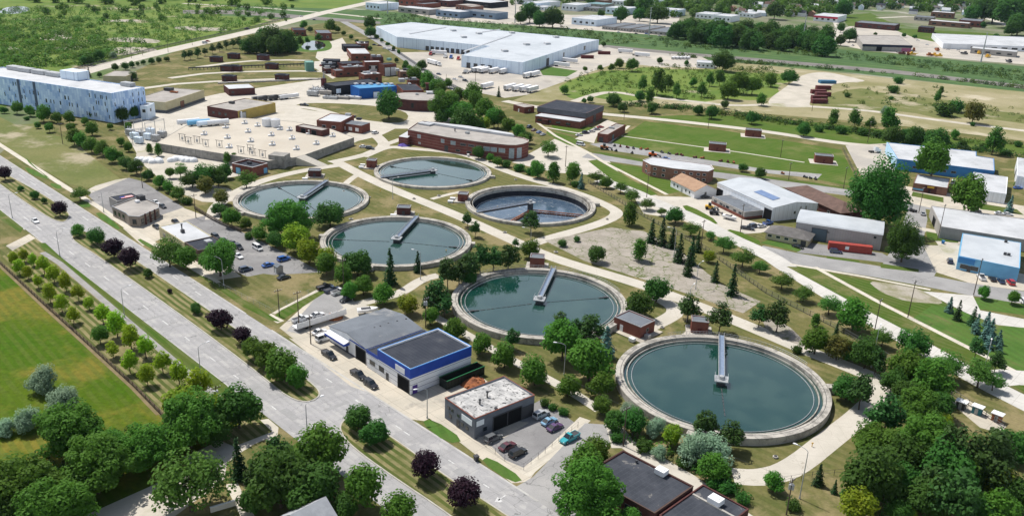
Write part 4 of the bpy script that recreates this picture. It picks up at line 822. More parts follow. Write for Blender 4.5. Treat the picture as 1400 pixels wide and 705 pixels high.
b = Bld('blue_shop', 'light blue shop with pale metal roof and parked cars in front', [G(*q, 5.3) for q in ((1311, 349.5), (1394.5, 366.5), (1396, 331.5), (1316, 318.5))], 5.3, BLUEL, RMETAL, par=.1).lm('the light blue shop', (1352, 352)); b.on(0, .0, .28, 2.9, 5.0, BLUEM, 'sign_band', .3); b.wins(0, (.12, .3), .7, 2.6, 1.8, METAL); b.door(0, .21, 1.2, 2.3, METALD)
for x, y in ((1375, 331), (1374, 348), (1379, 349)): b.unit((x, y), (1.1, 1.1, .7), METALD, z=5.25, leg=.1)
b = Bld('white_workshop', 'white building cut by the right edge beside parked cars', [G(*q, 6) for q in ((1391, 240), (1420, 246), (1430, 222), (1391, 215))], 6, SIDING, RWHITE, par=.2); b.gate(3, .5, 4, 4, METAL)
# --- buildings along the boulevard, left
h = 4.2; b = Bld('diner', 'low grey building with angled bay front and white porch in a car park', [G(*q, h) for q in ((153, 282), (172, 291), (176, 295), (190, 296), (217, 284), (217, 279), (190, 268))], h, mat('stucco_brown', (.30, .255, .21), (.25, .21, .18), .4), RGRAV, par=.3, coping=mat('coping_grey', (.33, .35, .38))).lm('the bay fronted low building', (190, 285))
P1 = rect3((150, 273), (163, 275), (196, 270), 4.4); 
b.unit((193, 273), (3, 2.4, 1.6), METALD); b.unit((188, 277), (1.6, 1.6, .7), WHITE)
for e, us in ((0, (.2, .5, .8)), (3, (.15, .4, .65, .88)), (2, (.5,))): b.wins(e, us, .9, 1.6, 2, mat('brown_frame', (.08, .06, .05)))
for u in (.28, .52, .76): b.on(3, u-.02, u+.02, 0, 4.4, BRICKD, 'pilaster', .4)
mb = MB(); mb.box(G(182, 297)+Vector((0, 0, 2.7)), (5, 3, .3), U_AZ); [mb.tube(G(182, 297)+Vector((x, y, 0)), G(182, 297)+Vector((x, y, 2.6)), .12) for x, y in ((-1.5, -1.5), (1.6, -1.2))]; mb.build('porch', WHITE, b.t)
a, t, n, L = b.edge(0)
b = Bld('dark_roofed_store', 'slate roofed store with a flag painted on its roof edge', rect3((151, 268.5), (160, 275), (192, 269), 4.2), 4.2, GREYW, RDARK, par=.15)
fl = MB(); p = G(173, 269, 4.3); R_ = b.edge(1); az = atan2(R_[1].y, R_[1].x)
for i in range(7): fl.box(p+Vector((-sin(az), cos(az), 0))*(i-3)*.34+Vector((0, 0, .02)), (5, .34, .06), az, i % 2)
fl.box(p+Vector((cos(az), sin(az), 0))*-1.5+Vector((-sin(az), cos(az), 0))*.5+Vector((0, 0, .05)), (2, 1.4, .06), az, 2); fl.build('flag', [mat('flag_red', (.5, .06, .06)), WHITE, mat('flag_blue', (.05, .07, .25))], b.t)
b = Bld('white_roofed_store', 'white roofed store with chimney near the boulevard', rect3((217, 309.5), (252, 332), (285, 320), 4.2), 4.2, CREAM, RWHITE, par=.15).lm('the white roofed store', (252, 318)); b.unit((250, 319), (1.2, 1.2, 1.2), METALD); b.pipe((249, 315), 2.4, .25); b.door(0, .5, 2, 2.4, METALD); b.wins(0, (.2, .8), 1, 2, 1.6, METAL)
a, t, n, L = b.edge(0); P1 = [b.P[1]+t*.1, b.P[1]+t*11, b.P[2]+t*11, b.P[2]+t*.1]
b2 = Bld('dark_roofed_annex', 'charcoal roofed brown annex joined to the white roofed store', P1, 4.6, mat('brown_stucco', (.14, .10, .08), (.11, .085, .07), .5), RDARK, par=.3); b2.unit((285, 333), (2.6, 2.2, 1.), METAL); b2.wins(0, (.3, .7), 1, 2, 1.6, METAL); b2.win(1, .5, 1, 2, 1.6, METAL)
b = Bld('garden_shed', 'small pale shed at the corner of the dry grass plot', rect3((374, 363), (379, 366), (386, 363.5), 2.4), 2.4, GREYW, RGREY, 'shed', kind='gable', rise=.6, along=0, over=.15); b.door(0, .5, 1, 1.9)
# --- deck over the covered reservoir, open roofed brick shed
DZ = 4.2; P_ = [G(*q, DZ) for q in ((213, 195.5), (366, 220), (404, 215), (417, 211.5), (484, 188), (452, 176), (400, 166), (330, 161), (255, 171))]
b = Bld('reservoir_deck', 'broad pale concrete deck over the covered reservoir with weathered walls', P_, DZ, CWALLD, DECKC, 'reservoir', par=.08).lm('the pale concrete deck', (340, 190))
mb = MB(); q = [G(*v, DZ) for v in ((372, 219), (388, 229))]; p = G(380, 240); c_ = G(382, 216, DZ); mb.box(Vector((c_.x, c_.y, 3.)), (8, 7, 6.4), radians(-10)); mb.build('wall_tower', CWALLD, b.t)
mb = MB(); r0, r1, r2, r3 = G(404, 214.8, DZ), G(417, 211.6, DZ), G(449, 226), G(436, 228)
mb.add([tuple(r0), tuple(r1), (r2.x, r2.y, .06), (r3.x, r3.y, .06), (r0.x, r0.y, 0), (r1.x, r1.y, 0)], [(3, 2, 1, 0), (4, 0, 3), (5, 2, 1)]); mb.build('ramp', CONC, b.t)
VENTS = [(655, 115), (545, 140), (675, 165), (555, 200), (690, 220), (810, 185), (815, 240), (930, 205), (915, 155), (955, 265), (1070, 235), (420, 180), (565, 255), (730, 130), (860, 150), (1030, 175), (1165, 190)]
NTH = 'first second third fourth fifth sixth seventh eighth ninth tenth eleventh twelfth thirteenth fourteenth fifteenth sixteenth seventeenth'.split()
v0 = None
for x, y in VENTS:
    p = G(180+x/4.242, 140+y/4.242+2, DZ)
    if v0 is None:
        v0 = thing('roof_vent', '', 'vent', p, .5, 'vents on the pale deck'); OFF[v0.name] = (0, 0, 0)
        mb = MB(); mb.box((0, 0, .35), (3.4, 1.2, .7)); mb.build('base', WHITE, v0); mb = MB(); mb.tube((0, 0, .7), (0, 0, 1.9), .35, .35, 10); mb.lathe([(.0, 2.3), (.75, 2.1), (.8, 1.8), (.4, 1.75)], (0, 0, 0), 12); mb.build('cowl', METAL, v0)
        mb = MB(); mb.tube((1.3, 0, .7), (1.3, 0, 1.6), .1, .1, 6); mb.tube((1.3, 0, 1.55), (1.3, .8, 1.55), .1, .1, 6); mb.build('pipe', BLUETRIM, v0)
        o = v0
    else: o = copy_tree(v0); setloc(o, p, .5)
    o['label'] = f'white ventilator with metal cowl on the pale concrete deck, {NTH[sorted(VENTS).index((x, y))]} from its left end'
v1 = None
for i, (x, y) in enumerate(((295, 222), (330, 240), (380, 235), (430, 255), (510, 260), (635, 295), (700, 305), (760, 318), (690, 285))):
    p = G(180+x/4.242, 140+y/4.242, DZ)
    if v1 is None:
        v1 = thing('valve_frame', '', 'steel frame', p, radians(-20), 'valve frames along the deck edge'); OFF[v1.name] = (0, 0, 0)
        mb = MB(); [mb.tube((x_, 0, 0), (x_, 0, 3.4), .12, n=6) for x_ in (-1.6, 1.6)]; mb.tube((-2.4, 0, 3.4), (2.4, 0, 3.4), .12, n=6); mb.build('frame', METALD, v1)
        mb = MB(); mb.box((0, 0, 1.2), (.7, .7, 1.4)); mb.tube((0, 0, 1.8), (0, 0, 2.7), .1); mb.tube((-.4, 0, 2.7), (.4, 0, 2.7), .08); mb.build('actuator', METAL, v1); o = v1
    else: o = copy_tree(v1); setloc(o, p, radians(-20))
    o['label'] = f'dark steel valve frame on the front edge of the pale deck, {NTH[(0, 1, 2, 3, 4, 5, 7, 8, 6)[i]]} from the left'
for lab, x, y, m in (('long white tank body parked on the back of the concrete deck', 258, 168, WHITE), ('light blue tank body parked left on the concrete deck', 272, 169, BLUEL), ('pale blue tank body parked on the concrete deck', 285, 170, SIDINGB), ('white low tank body at the row end on the deck', 298, 169, WHITE)):
    p = G(x, y+2, DZ); az = radians(38); o = thing('tank_body', lab, 'storage tank', p, az); OFF[o.name] = (0, 0, 0)
    mb = MB(); mb.tube((-6, 0, 1.7), (6, 0, 1.7), 1.4, 1.4, 14); mb.build('shell', m, o, smooth=False); mb = MB(); [mb.box((x_, 0, .35), (.5, 2.4, .7)) for x_ in (-4, 0, 4)]; mb.build('saddle', METALD, o)
for lab, x, y in (('left white upright tank on the concrete deck', 365, 172), ('right white upright tank on the concrete deck', 377, 173)):
    p = G(x, y, DZ); o = thing('upright_tank', lab, 'storage tank', p); mb = MB(); mb.tube(p, p+Vector((0, 0, 4)), 2.6, 2.6, 20); mb.build('shell', WHITE, o); mb = MB(); mb.lathe([(2.7, 4), (1.2, 4.6), (0, 4.7)], p, 20); mb.build('lid', RWHITE, o)
b = Bld('brick_plant_room', 'low dark brick plant room at the back edge of the deck', rect3((404, 172), (440, 178.5), (449, 175.5), DZ+3.2), DZ+3.2, BRICKD, RGRAV, par=.3, z0=DZ); b.gate(0, .3, 3, 2.4); b.gate(0, .7, 3, 2.4)
b = Bld('pump_house', 'open parapet brick pump house with blue door below the deck wall', rect3((317, 222.8), (345, 228.8), (365, 222.8), 4.6), 4.6, BRICK, RDARK, par=.9, coping=WHITE).lm('the blue door pump house', (340, 230)); b.gate(0, .3, 3, 3, BLUEL); b.on(1, .72, .95, .1, 2.6, BLUEL, 'door', .1); b.unit((341, 224), (2, 1.6, .8), METALD, z=3.7)
b = Bld('brick_offices', 'brick building with white and grey stepped roofs behind the pale deck', rect3((440.5, 160.5), (466, 167), (484, 157.5), 6.5), 6.5, BRICK, RWHITE, par=.3).lm('the white stepped roof brick building', (470, 168)); b.win(0, .3, 2.5, 2.4, 1.6); b.win(0, .7, 2.5, 2.4, 1.6)
a, t, n, L = b.edge(0); P1 = rect3((464, 168), (494, 172), (503, 167.5), 4.6); mb = MB(); mb.prism(P1, 0, 4.6, 0, tmi=1); mb.build('side_wing', [BRICK, RGREY], b.t, fix=False)
for u in (.2, .5, .8): q = P1[0]+(P1[1]-P1[0])*u; tt = (P1[1]-P1[0]).normalized(); mb = MB(); mb.box(q+Vector((tt.y, -tt.x, 0))*.06+Vector((0, 0, 2)), (2.2, .1, 2), atan2(tt.y, tt.x)); mb.build('window', WHITE, b.t)
for k, (x, y) in enumerate(((483, 161), (491, 164), (476, 158))): b.unit((x, y), (3, 2, 1), RWHITE if k == 2 else METALD, z=6.1 if k == 2 else 4.4)
# white covered heaps by the bag yard
for lab, x, y, w_, d_ in (('long white tarpaulin covered heap by the reservoir wall, left one', 209, 218, 15, 7), ('rounded white tarpaulin covered heap by the reservoir wall, right one', 250, 217, 12, 8)):
    rng = random.Random(x); p = G(x, y+3); o = thing('covered_heap', lab, 'covered heap', p); mb = MB()
    for k in range(14):
        cx, cy = rng.uniform(-w_/2, w_/2), rng.uniform(-d_/2, d_/2)*.6; r = rng.uniform(1.4, 2.1)
        mb.lathe([(r*1.15, 0), (r*1.1, .8), (r*.85, 1.5), (r*.4, 1.95), (.02, 2.1)], p+Vector((cx, cy*.9, 0)), 9)
    mb.build('tarpaulin', TARP, o, smooth=True)
# --- patterned office block and neighbours at the upper left
PAT = bpy.data.materials.new('patterned_cladding'); PAT.use_nodes = True; n_ = PAT.node_tree; MATS['patterned_cladding'] = PAT
tc = nd(n_, 'ShaderNodeTexCoord'); sx = nd(n_, 'ShaderNodeSeparateXYZ'); n_.links.new(tc.outputs['Object'], sx.inputs[0])
cx = nd(n_, 'ShaderNodeCombineXYZ'); n_.links.new(mth(n_, 'MULTIPLY', mth(n_, 'ADD', sx.outputs[0], mth(n_, 'MULTIPLY', sx.outputs[1], .9)), .5), cx.inputs[1]); n_.links.new(sx.outputs[2], cx.inputs[0])
bt = nd(n_, 'ShaderNodeTexBrick'); n_.links.new(cx.outputs[0], bt.inputs['Vector']); bt.inputs['Scale'].default_value = 1.; bt.inputs['Brick Width'].default_value = 3.4; bt.inputs['Row Height'].default_value = .55; bt.inputs['Mortar Size'].default_value = .05
bt.inputs['Color1'].default_value = (.62, .77, .95, 1); bt.inputs['Color2'].default_value = (.24, .40, .70, 1); bt.inputs['Mortar'].default_value = (.38, .54, .82, 1); bt.offset = .37
n_.links.new(bt.outputs[0], n_.nodes['Principled BSDF'].inputs['Base Color'])
h = 17; b = Bld('office_block', 'long white and blue patterned office block at the left edge', rect3((-45, 98), (152, 127.5), (195, 119), h), h, PAT, RWHITE, par=.4).lm('the patterned office block', (95, 125))
for u in (.79, .90, .975): pass
for px_, e in ((27, 0), (70, 0)): 
    a, t, n, L = b.edge(0); u = (G(px_, 108, h)-a).dot(t)/L; b.on(0, u-.006, u+.006, 0, h, mat('pilaster_grey', (.10, .13, .18)), 'pilaster', .5)
rng = random.Random(5)
for k in range(46):
    u = rng.uniform(.25, .99); z = rng.choice((2, 5.6, 9.2, 12.8)); b.on(0, u-.0025, u+.0025, z, z+2.2, GLASS, 'window', .05)
for k in range(16): u = rng.uniform(.04, .96); z = rng.choice((2, 5.6, 9.2, 12.8)); b.on(1, u-.01, u+.01, z, z+2.2, GLASS, 'window', .05)
for x, y in ((22, 96), (37, 98.5), (56, 101.5), (75, 104.5)): b.unit((x, y), (11, 5, 2.2), METAL)
b.unit((103, 108), (14, 9, 5), SIDINGB, 'penthouse', leg=.1); b.unit((175, 118), (8, 4, 2), METAL)
mb = Bld('annex', 'small white annex at the right end of the patterned block', rect3((197, 142), (201, 145), (211, 140.5), 8), 8, SIDINGB, RWHITE, par=.2); mb.win(1, .4, 4, 2, 2); mb.win(0, .5, 4, 2, 2)
b = Bld('depot', 'cream depot with grey gravel roof and dark base band', rect3((197.5, 130.5), (226, 140), (279, 123), 6.5), 6.5, CREAM, RGRAV, par=.4).lm('the cream depot', (235, 130)); [b.on(e, 0, 1, .02, 1.6, mat('base_dark', (.11, .115, .12)), 'plinth', .06) for e in (0, 1)]; b.unit((231, 124), (5, 4, 1.6), METALD); b.gate(1, .4, 4, 4, BRICKT); b.unit((238, 127), (5, 2, .6), ORANGE)
b = Bld('depot', 'small beige flat roofed depot behind the patterned block', rect3((149, 100), (172, 104.5), (187, 97.5), 5), 5, CREAM, RGRAV, par=.2); b.gate(1, .5, 4, 3.4, METALD)
b = Bld('workshop', 'workshop with maroon left wall and yellow right wall', rect3((286.6, 144.5), (325, 152), (376.5, 140.5), 6), 6, [BRICKD, YELLOW], RGRAV, par=.3, wallmats=(0, 1, 1, 0)).lm('the maroon and yellow workshop', (330, 147)); b.wins(0, (.2, .4, .6), 2, 2, 1.6, METALD); b.gate(1, .12, 5, 4.6, METAL); b.unit((317, 142), (3, 2.4, 1.2), METALD); b.on(1, .06, .09, .1, 5.5, SIDING, 'downpipe', .5)
b = Bld('store', 'brown store with bright white flat roof', rect3((308.7, 116), (312.6, 121.8), (348.4, 120), 4.6), 4.6, BRICKD, RWHITE, par=.1).lm('the white roofed brown store', (328, 122)); b.win(1, .15, 1.5, 1.6, 1.6, METALD)
kiosks = [(296, 84.5), (320, 80), (360, 82), (311, 97), (322, 97), (372, 94), (314, 111), (386, 109.5)]
k0 = None
for x, y in kiosks:
    p = G(x, y)
    if k0 is None:
        k0 = thing('filter_kiosk', '', 'kiosk', p, radians(-6), 'dark kiosks on the filter beds'); OFF[k0.name] = (0, 0, 0)
        mb = MB(); mb.box((0, 0, 1.9), (9, 6, 3.8)); mb.build('wall', BRICKD, k0); mb = MB(); mb.box((0, 0, 4.), (9.6, 6.6, .35)); mb.box((0, 0, 4.4), (5, 3, .6)); mb.build('roof', RDARK, k0); mb = MB(); mb.box((-2, -3.05, 1.2), (1.4, .1, 2.2)); mb.build('door', METALD, k0); o = k0
    else: o = copy_tree(k0); setloc(o, p, radians(-6))
    later(o, 'dark brick filter kiosk', x, y)
LM += [('the filter bed path', 350, 100), ('the pond', 428, 62)]
mb = MB(); rng = random.Random(3); o = thing('pipe_rack', 'long low rack of grey pipes between the filter beds', 'pipe rack', G(350, 92), 0)
p0, p1 = G(258, 96), G(425, 90); k = 34
for i in range(k): q = p0.lerp(p1, i/k); mb.tube(q, q+Vector((0, 0, rng.uniform(1.6, 2.6))), .22, n=5)
for z in (1.5, 2.0): mb.tube(p0+Vector((0, 0, z)), p1+Vector((0, 0, z)), .25, n=5)
mb.build('pipework', METALD, o)
mb = MB(); p0, p1 = G(300, 114.5), G(445, 108.5); o = thing('channel_wall', 'low stone edged channel across the lower filter bed', 'channel', p0)
for i in range(60): q = p0.lerp(p1, i/60); mb.box(q+Vector((0, rng.uniform(-.3, .3), .4)), (1.6, rng.uniform(2., 3), rng.uniform(.6, 1)), 0.05)
mb.build('stonework', GREYW, o)
# --- industrial group behind the long brick building
def simple(name, lab, a, b_, c, h, wall, roof, par=.3, wins=0, group=None, lmk=None):
    k = Bld(name, lab, rect3(a, b_, c, h), h, wall, roof, par=par, group=group)
    for e in (0, 1):
        L = k.edge(e)[3]; n_ = min(8, int(L/6)) if wins else 0
        for i in range(n_): k.win(e, (i+.7)/(n_+.4), h*.3, min(2.2, L/n_*.4), h*.3, METALD if wins == 1 else WHITE)
    if lmk: LM.append((lmk, b_[0], b_[1]))
    return k
k = simple('blue_shed', 'bright blue metal shed with ridge of white roof vents', (477.5, 116.5), (491, 121.3), (542.5, 117.8), 7, mat('shed_blue', (.025, .11, .36), (.02, .09, .30), .2), mat('shed_blue_roof', (.10, .28, .48), (.08, .23, .42), .2), lmk='the bright blue shed'); k.gate(1, .45, 4.5, 4, SIDINGB)
for x in (487, 497, 507, 517, 527, 535): k.unit((x, 116), (3.2, 2.4, .8), RWHITE)
k = simple('black_shed', 'black walled shed with sloping dark roof behind the blue shed', (449, 113), (458, 118), (520, 111.5), 6.5, DARKW := mat('black_cladding', (.022, .023, .028), (.032, .033, .038), .2), RDARK, lmk='the black walled shed'); k.on(1, .02, .12, 1.5, 4.5, SIDINGB, 'door')
k = simple('brick_workshop', 'dark roofed brick workshop on the right of the blue shed', (541, 115), (551, 124), (577, 121.5), 5.5, BRICK, RDARK, wins=1); k.unit((549, 112), (5, 4, 2), METAL); k.unit((560, 116), (3, 2, .8), RWHITE)
P_ = [G(574, 131.5, 7)+Vector((cos(a)*20, sin(a)*15, 0)) for a in [2*pi*i/20 for i in range(20)]]
k = Bld('digester', 'round fronted brick digester house with pale flat roof', P_, 7, BRICKD, RGRAV, par=.3).lm('the round brick digester', (575, 135)); k.unit((588, 128), (6, 5, 1), RWHITE); k.pipe((584, 124), 5, 1.0, 6.6, BRICKD); k.unit((570, 130), (2, 2, .8), METAL)
for i in (12, 14, 16, 18): k.win(i, .5, 2, 1.8, 3, METALD)
k = simple('brick_tower', 'brick tower block with two tall white doors', (521.5, 86.5), (525, 88.6), (542, 87.2), 9, BRICK, RDARK); k.gate(1, .27, 5, 6.5, WHITE); k.gate(1, .75, 5, 6.5, WHITE); k.unit((532, 83), (3, 3, 1.6), GREENM)
k = simple('brick_hall', 'brick hall with white flat roof left of the brick tower', (496.5, 83), (499, 85), (521, 84.5), 8, BRICK, RWHITE, wins=1); k.gate(1, .5, 6, 5, WHITE)
simple('brick_workshop', 'low long brick workshop with dark roof behind the black shed', (454, 94.5), (459, 97), (493, 95), 5, BRICK, RGREY, wins=1); simple('black_shed', 'small black shed left of the brick hall', (439, 80), (441, 82.5), (464, 83), 6, DARKW, RDARK)
simple('brick_workshop', 'brick workshop with dark roof in the middle of the industrial group', (464, 84), (468, 87.5), (498, 86), 5, BRICKD, RDARK, wins=1); simple('brick_workshop', 'brick workshop with white roof at the back of the group', (474, 66), (480, 73.5), (505, 71.8), 6, BRICK, RWHITE, wins=1)
simple('black_shed', 'dark roofed low shed at the back of the group', (467, 60), (470, 63.5), (494, 63), 5, DARKW, RDARK); simple('brick_workshop', 'small brown shed beside the back road', (511, 75), (514, 78), (522, 76), 4, BRICKD, BRICKD)
for n_, (lab, a_, b2, c2, h_, wl, rf) in enumerate((('tall dark brick block behind the white roofed brick hall', (506, 76), (509, 78.5), (523, 77.5), 8, BRICKD, RDARK), ('grey roofed brick range left of the brick tower', (466, 90), (470, 92.5), (500, 91), 7, BRICK, RGREY), ('brick range with white clutter roof behind the black shed', (494, 99), (498, 102), (522, 100.5), 7, BRICK, RWHITE),
        ('charcoal roofed range between the brick workshops', (440, 86), (443, 88.5), (460, 88.5), 5, DARKW, RDARK), ('pale roofed brick annex right of the brick tower', (543, 95), (547, 98), (556, 96), 5, BRICKT, RGRAV), ('brick block with dark roof above the digester', (556, 107), (560, 110), (572, 108.5), 5, BRICK, RDARK),
        ('small white roofed brick hall at the rear of the group', (486, 57), (489, 59.5), (503, 58.5), 6, BRICK, RWHITE), ('flat brown range at the far left of the group', (440, 92), (444, 94), (455, 93.5), 4, BRICKD, RGRAV))):
    k = simple('brick_range', lab, a_, b2, c2, h_, wl, rf, wins=1); q = k.c
    for j in range(3): m_ = MB(); m_.box(q+Vector((rng.uniform(-5, 5), rng.uniform(-3, 3), h_+.4)), (rng.uniform(2, 4), rng.uniform(1.5, 3), rng.uniform(1, 2)), .3); m_.build('roof_unit', rng.choice((METAL, RWHITE, METALD)), k.t)
k = simple('green_shed', 'green metal shed at the end of the filter beds', (416, 83), (418, 85.5), (429, 85), 7, GREENM, GREENM)
k = simple('brick_villa', 'brick pump station left of the pond', (398, 38), (401, 41.5), (418, 41), 6, BRICK, RDARK, wins=1, lmk='the pond pump stations'); k = simple('brick_villa', 'brick pump station right behind the pond', (430, 41), (434, 45.5), (452, 44), 7, BRICK, RGREY, wins=2)
rng = random.Random(11)
for i, (x, y, w_, d_, h_, m) in enumerate(((428, 130, 7, 5, 4, METAL), (436, 126, 8, 5, 3.6, METAL), (446, 128, 9, 5, 3, GREYW), (430, 124, 5, 5, 3, GREYW), (452, 134, 10, 4, 2, METAL), (466, 134, 12, 4, 2, GREYW), (482, 134, 12, 4, 2, RWHITE), (443, 121, 3, 3, 9, MAROON))):
    p = G(x, y+1); o = thing('process_skid', '', 'plant machinery', p, 0, 'grey process skids in front of the black shed'); mb = MB(); mb.box(p+Vector((0, 0, h_/2)), (w_, d_, h_*.7), radians(-8)); mb.build('housing', m, o)
    mb = MB(); [mb.tube(p+Vector((rng.uniform(-.5, .5)*w_, rng.uniform(-.5, .5)*d_, 0)), p+Vector((rng.uniform(-.5, .5)*w_, rng.uniform(-.5, .5)*d_, h_*rng.uniform(.9, 1.4))), .25, n=6) for _ in range(6)]; mb.build('pipework', METAL, o); later(o, 'grey process skid with pipes', x, y)
# --- long white warehouse
b = Bld('warehouse', 'huge pale blue and white warehouse with stepped flat roof', [G(*q, 10) for q in ((513.7, 36), (542.5, 50.5), (669, 63), (631, 75.5), (714.5, 85.5), (790, 61.5), (791, 60.6), (819, 54.5), (562, 30.5))], 10, SIDINGB, RWHITEW, par=.25).lm('the huge white warehouse', (660, 62))
for i in range(9): b.gate(1, .34+i*.055, 3.2, 4, METALD)
for e, us in ((3, (.12, .24, .36, .48)),): [b.gate(e, u, 3.4, 4.2, METALD) for u in us]
b.gate(4, .42, 6, 6.5, METALD); b.win(4, .72, 3, 3, 4, METALD); b.win(6, .3, 3, 4, 4, METALD)
for x, y in ((634, 52), (620, 43), (720, 62), (655, 47), (700, 46), (760, 52), (748, 61), (690, 71)): b.unit((x, y), (6, 5, 1.6), RWHITE)
for (x0, y0), (x1, y1) in (((560, 47), (610, 38)), ((634, 71), (700, 48)), ((650, 46), (684, 41))):
    p0, p1 = G(x0, y0, 9.8), G(x1, y1, 9.8); mb = MB(); mb.tube(p0+Vector((0, 0, .35)), p1+Vector((0, 0, .35)), .5, n=4); mb.build('roof_duct', WHITE, b.t)
mb = MB(); mb.tube(G(530, 46, 5), G(541, 52, 5), .6, n=4); mb.build('ramp_cover', WHITE, b.t)
# --- far industrial strip and suburb
RA = radians(-31)
def far(name, lab, x, y, wpx, d, h, wall, roof, cat='building', az=RA, kind='flat', unit=True, rise=2):
    p = G(x, y); w = wpx/px_m(x, y); t = Vector((cos(az), sin(az), 0)); n = Vector((-t.y, t.x, 0))
    k = Bld(name, lab, [p-t*w/2, p+t*w/2, p+t*w/2+n*d, p-t*w/2+n*d], h, wall, roof, cat, kind, par=.3, rise=rise)
    if kind == 'flat':
        nw = 4
        for i in range(nw): k.win(0, (i+.6)/(nw+.2), h*.3, w/nw*.4, h*.3, METALD)
        if unit and w > 25: k.unit(tuple(), (1, 1, 1)) if False else None
    else: k.win(0, .3, 1, 1.4, 1.4); k.win(0, .7, 1, 1.4, 1.4)
    return k
far('depot', 'pale blue depot beside the far road junction', 510, 14, 26, 40, 9, SIDINGB, RWHITE); far('factory', 'long brick factory at the top edge', 560, 9, 38, 60, 10, BRICK, RGREY); far('factory', 'dark brick factory right of the brick factory at the top', 600, 9, 32, 50, 9, BRICKD, RWHITE)
far('depot', 'long pale grey wall depot beyond the railway', 565, 19, 52, 25, 7, GREYW, RWHITE); far('depot', 'blue grey walled depot with white roof beyond the railway', 612, 24, 40, 30, 8, mat('blue_grey_wall', (.20, .27, .36), (.17, .23, .31), .2), RWHITE); far('depot', 'long blue grey depot right of another beyond the railway', 654, 25, 56, 30, 8, MATS['blue_grey_wall'], RGREY)
far('factory', 'white roofed factory at the top behind the depots', 650, 10, 48, 50, 8, DARKW, RWHITE); far('depot', 'pale white depot at the top edge behind trees', 620, 3, 44, 60, 8, SIDING, RWHITE)
far('depot', 'white roofed depot beside the rows of storage sheds', 798, 35, 38, 60, 8, SIDINGB, RWHITE)
for i, (x, y) in enumerate(((831, 41), (852, 43), (873, 45))): far('storage_shed', ('first', 'second', 'third')[i]+' grey storage shed counted from the white roofed depot', x, y, 18, 65, 4, GREYW, RGREY)
far('storage_shed', 'wide grey storage shed at the right end of the row', 900, 48, 30, 60, 4, GREYW, RGREY); far('depot', 'white gabled depot at the top between trees', 778, 15, 24, 45, 9, SIDING, RWHITE); far('depot', 'white depot roof between trees at the top', 740, 10, 20, 40, 8, SIDING, RWHITE); far('depot', 'teal roofed low depot at the top', 812, 12, 28, 40, 7, GREYW, mat('teal_roof', (.16, .27, .29)))
far('depot', 'pale blue walled depot at the top centre', 841, 20, 30, 50, 9, SIDINGB, RWHITE); far('depot', 'long white roofed depot behind the storage sheds', 907, 22, 34, 40, 9, SIDINGB, RWHITE); far('depot', 'white roofed depot left behind the long wood', 962, 26, 24, 40, 7, SIDING, RWHITE); far('depot', 'white roofed depot behind the long wood', 987, 30, 24, 40, 8, SIDING, RWHITE); far('depot', 'white low depot above the long wood', 1020, 24, 22, 35, 6, SIDING, RWHITE)
k = far('store', 'white store with red striped parapet above the wood', 1128, 30, 32, 60, 8, SIDING, RWHITE); k.on(0, 0, 1, 5, 7.5, mat('stripe_red', (.60, .06, .10)), 'stripe', .3); k.on(3, 0, 1, 5, 7.5, MATS['stripe_red'], 'stripe', .3)
far('warehouse', 'long dark fronted warehouse with pale roof, far right', 1195, 40, 52, 40, 7, BRICKD, RGREY)
b = Bld('factory', 'grey factory with dark parapet band beside the far yard', [G(*q, 7) for q in ((1180, 60.5), (1247, 62.5), (1230, 49), (1170, 48))], 7, GREYW, RGRAV, par=.4).lm('the dark banded grey factory', (1210, 62)); b.on(0, -.01, 1.01, 4.6, 7.1, mat('navy_band', (.03, .035, .06)), 'band', .5); b.gate(0, .34, 6, 4.5); b.on(0, .8, .99, .1, 4, mat('pink_mural', (.35, .12, .2)), 'mural', .1)
far('store', 'small brown flat roofed store near the school field', 1264, 45, 18, 25, 7, BRICKD, RDARK); far('school', 'long pale school wing in the suburb', 1296, 37, 50, 25, 7, BRICKT, RWHITE, 'school'); far('school', 'brick school end block in the suburb', 1325, 37, 28, 50, 9, BRICK, RGREY, 'school'); far('school', 'pale low school wing to the left', 1262, 29, 24, 30, 6, GREYW, RGREY, 'school'); far('school', 'upper school block behind the wings', 1287, 25, 28, 25, 9, BRICKT, RWHITE, 'school')
b = Bld('factory', 'long white roofed factory at the far right edge', [G(*q, 6) for q in ((1290, 59.5), (1430, 64.5), (1430, 52), (1274.6, 45.8))], 6, SIDING, RWHITE, par=.3).lm('the long white far factory', (1350, 56)); b.wins(0, (.3, .4, .5, .6, .7, .8), 1.5, 7, 2.2, METALD)
far('depot', 'low grey depot in the far machinery yard', 1357, 76, 56, 22, 6, GREYW, RWHITE); far('shed', 'white shed in the storage yard beyond the scrub', 964, 93.5, 24, 16, 5, SIDING, RWHITE, az=radians(-12))
far('factory', 'white long building at the far upper right edge', 1372, 46, 40, 30, 6, SIDING, RWHITE) if False else None
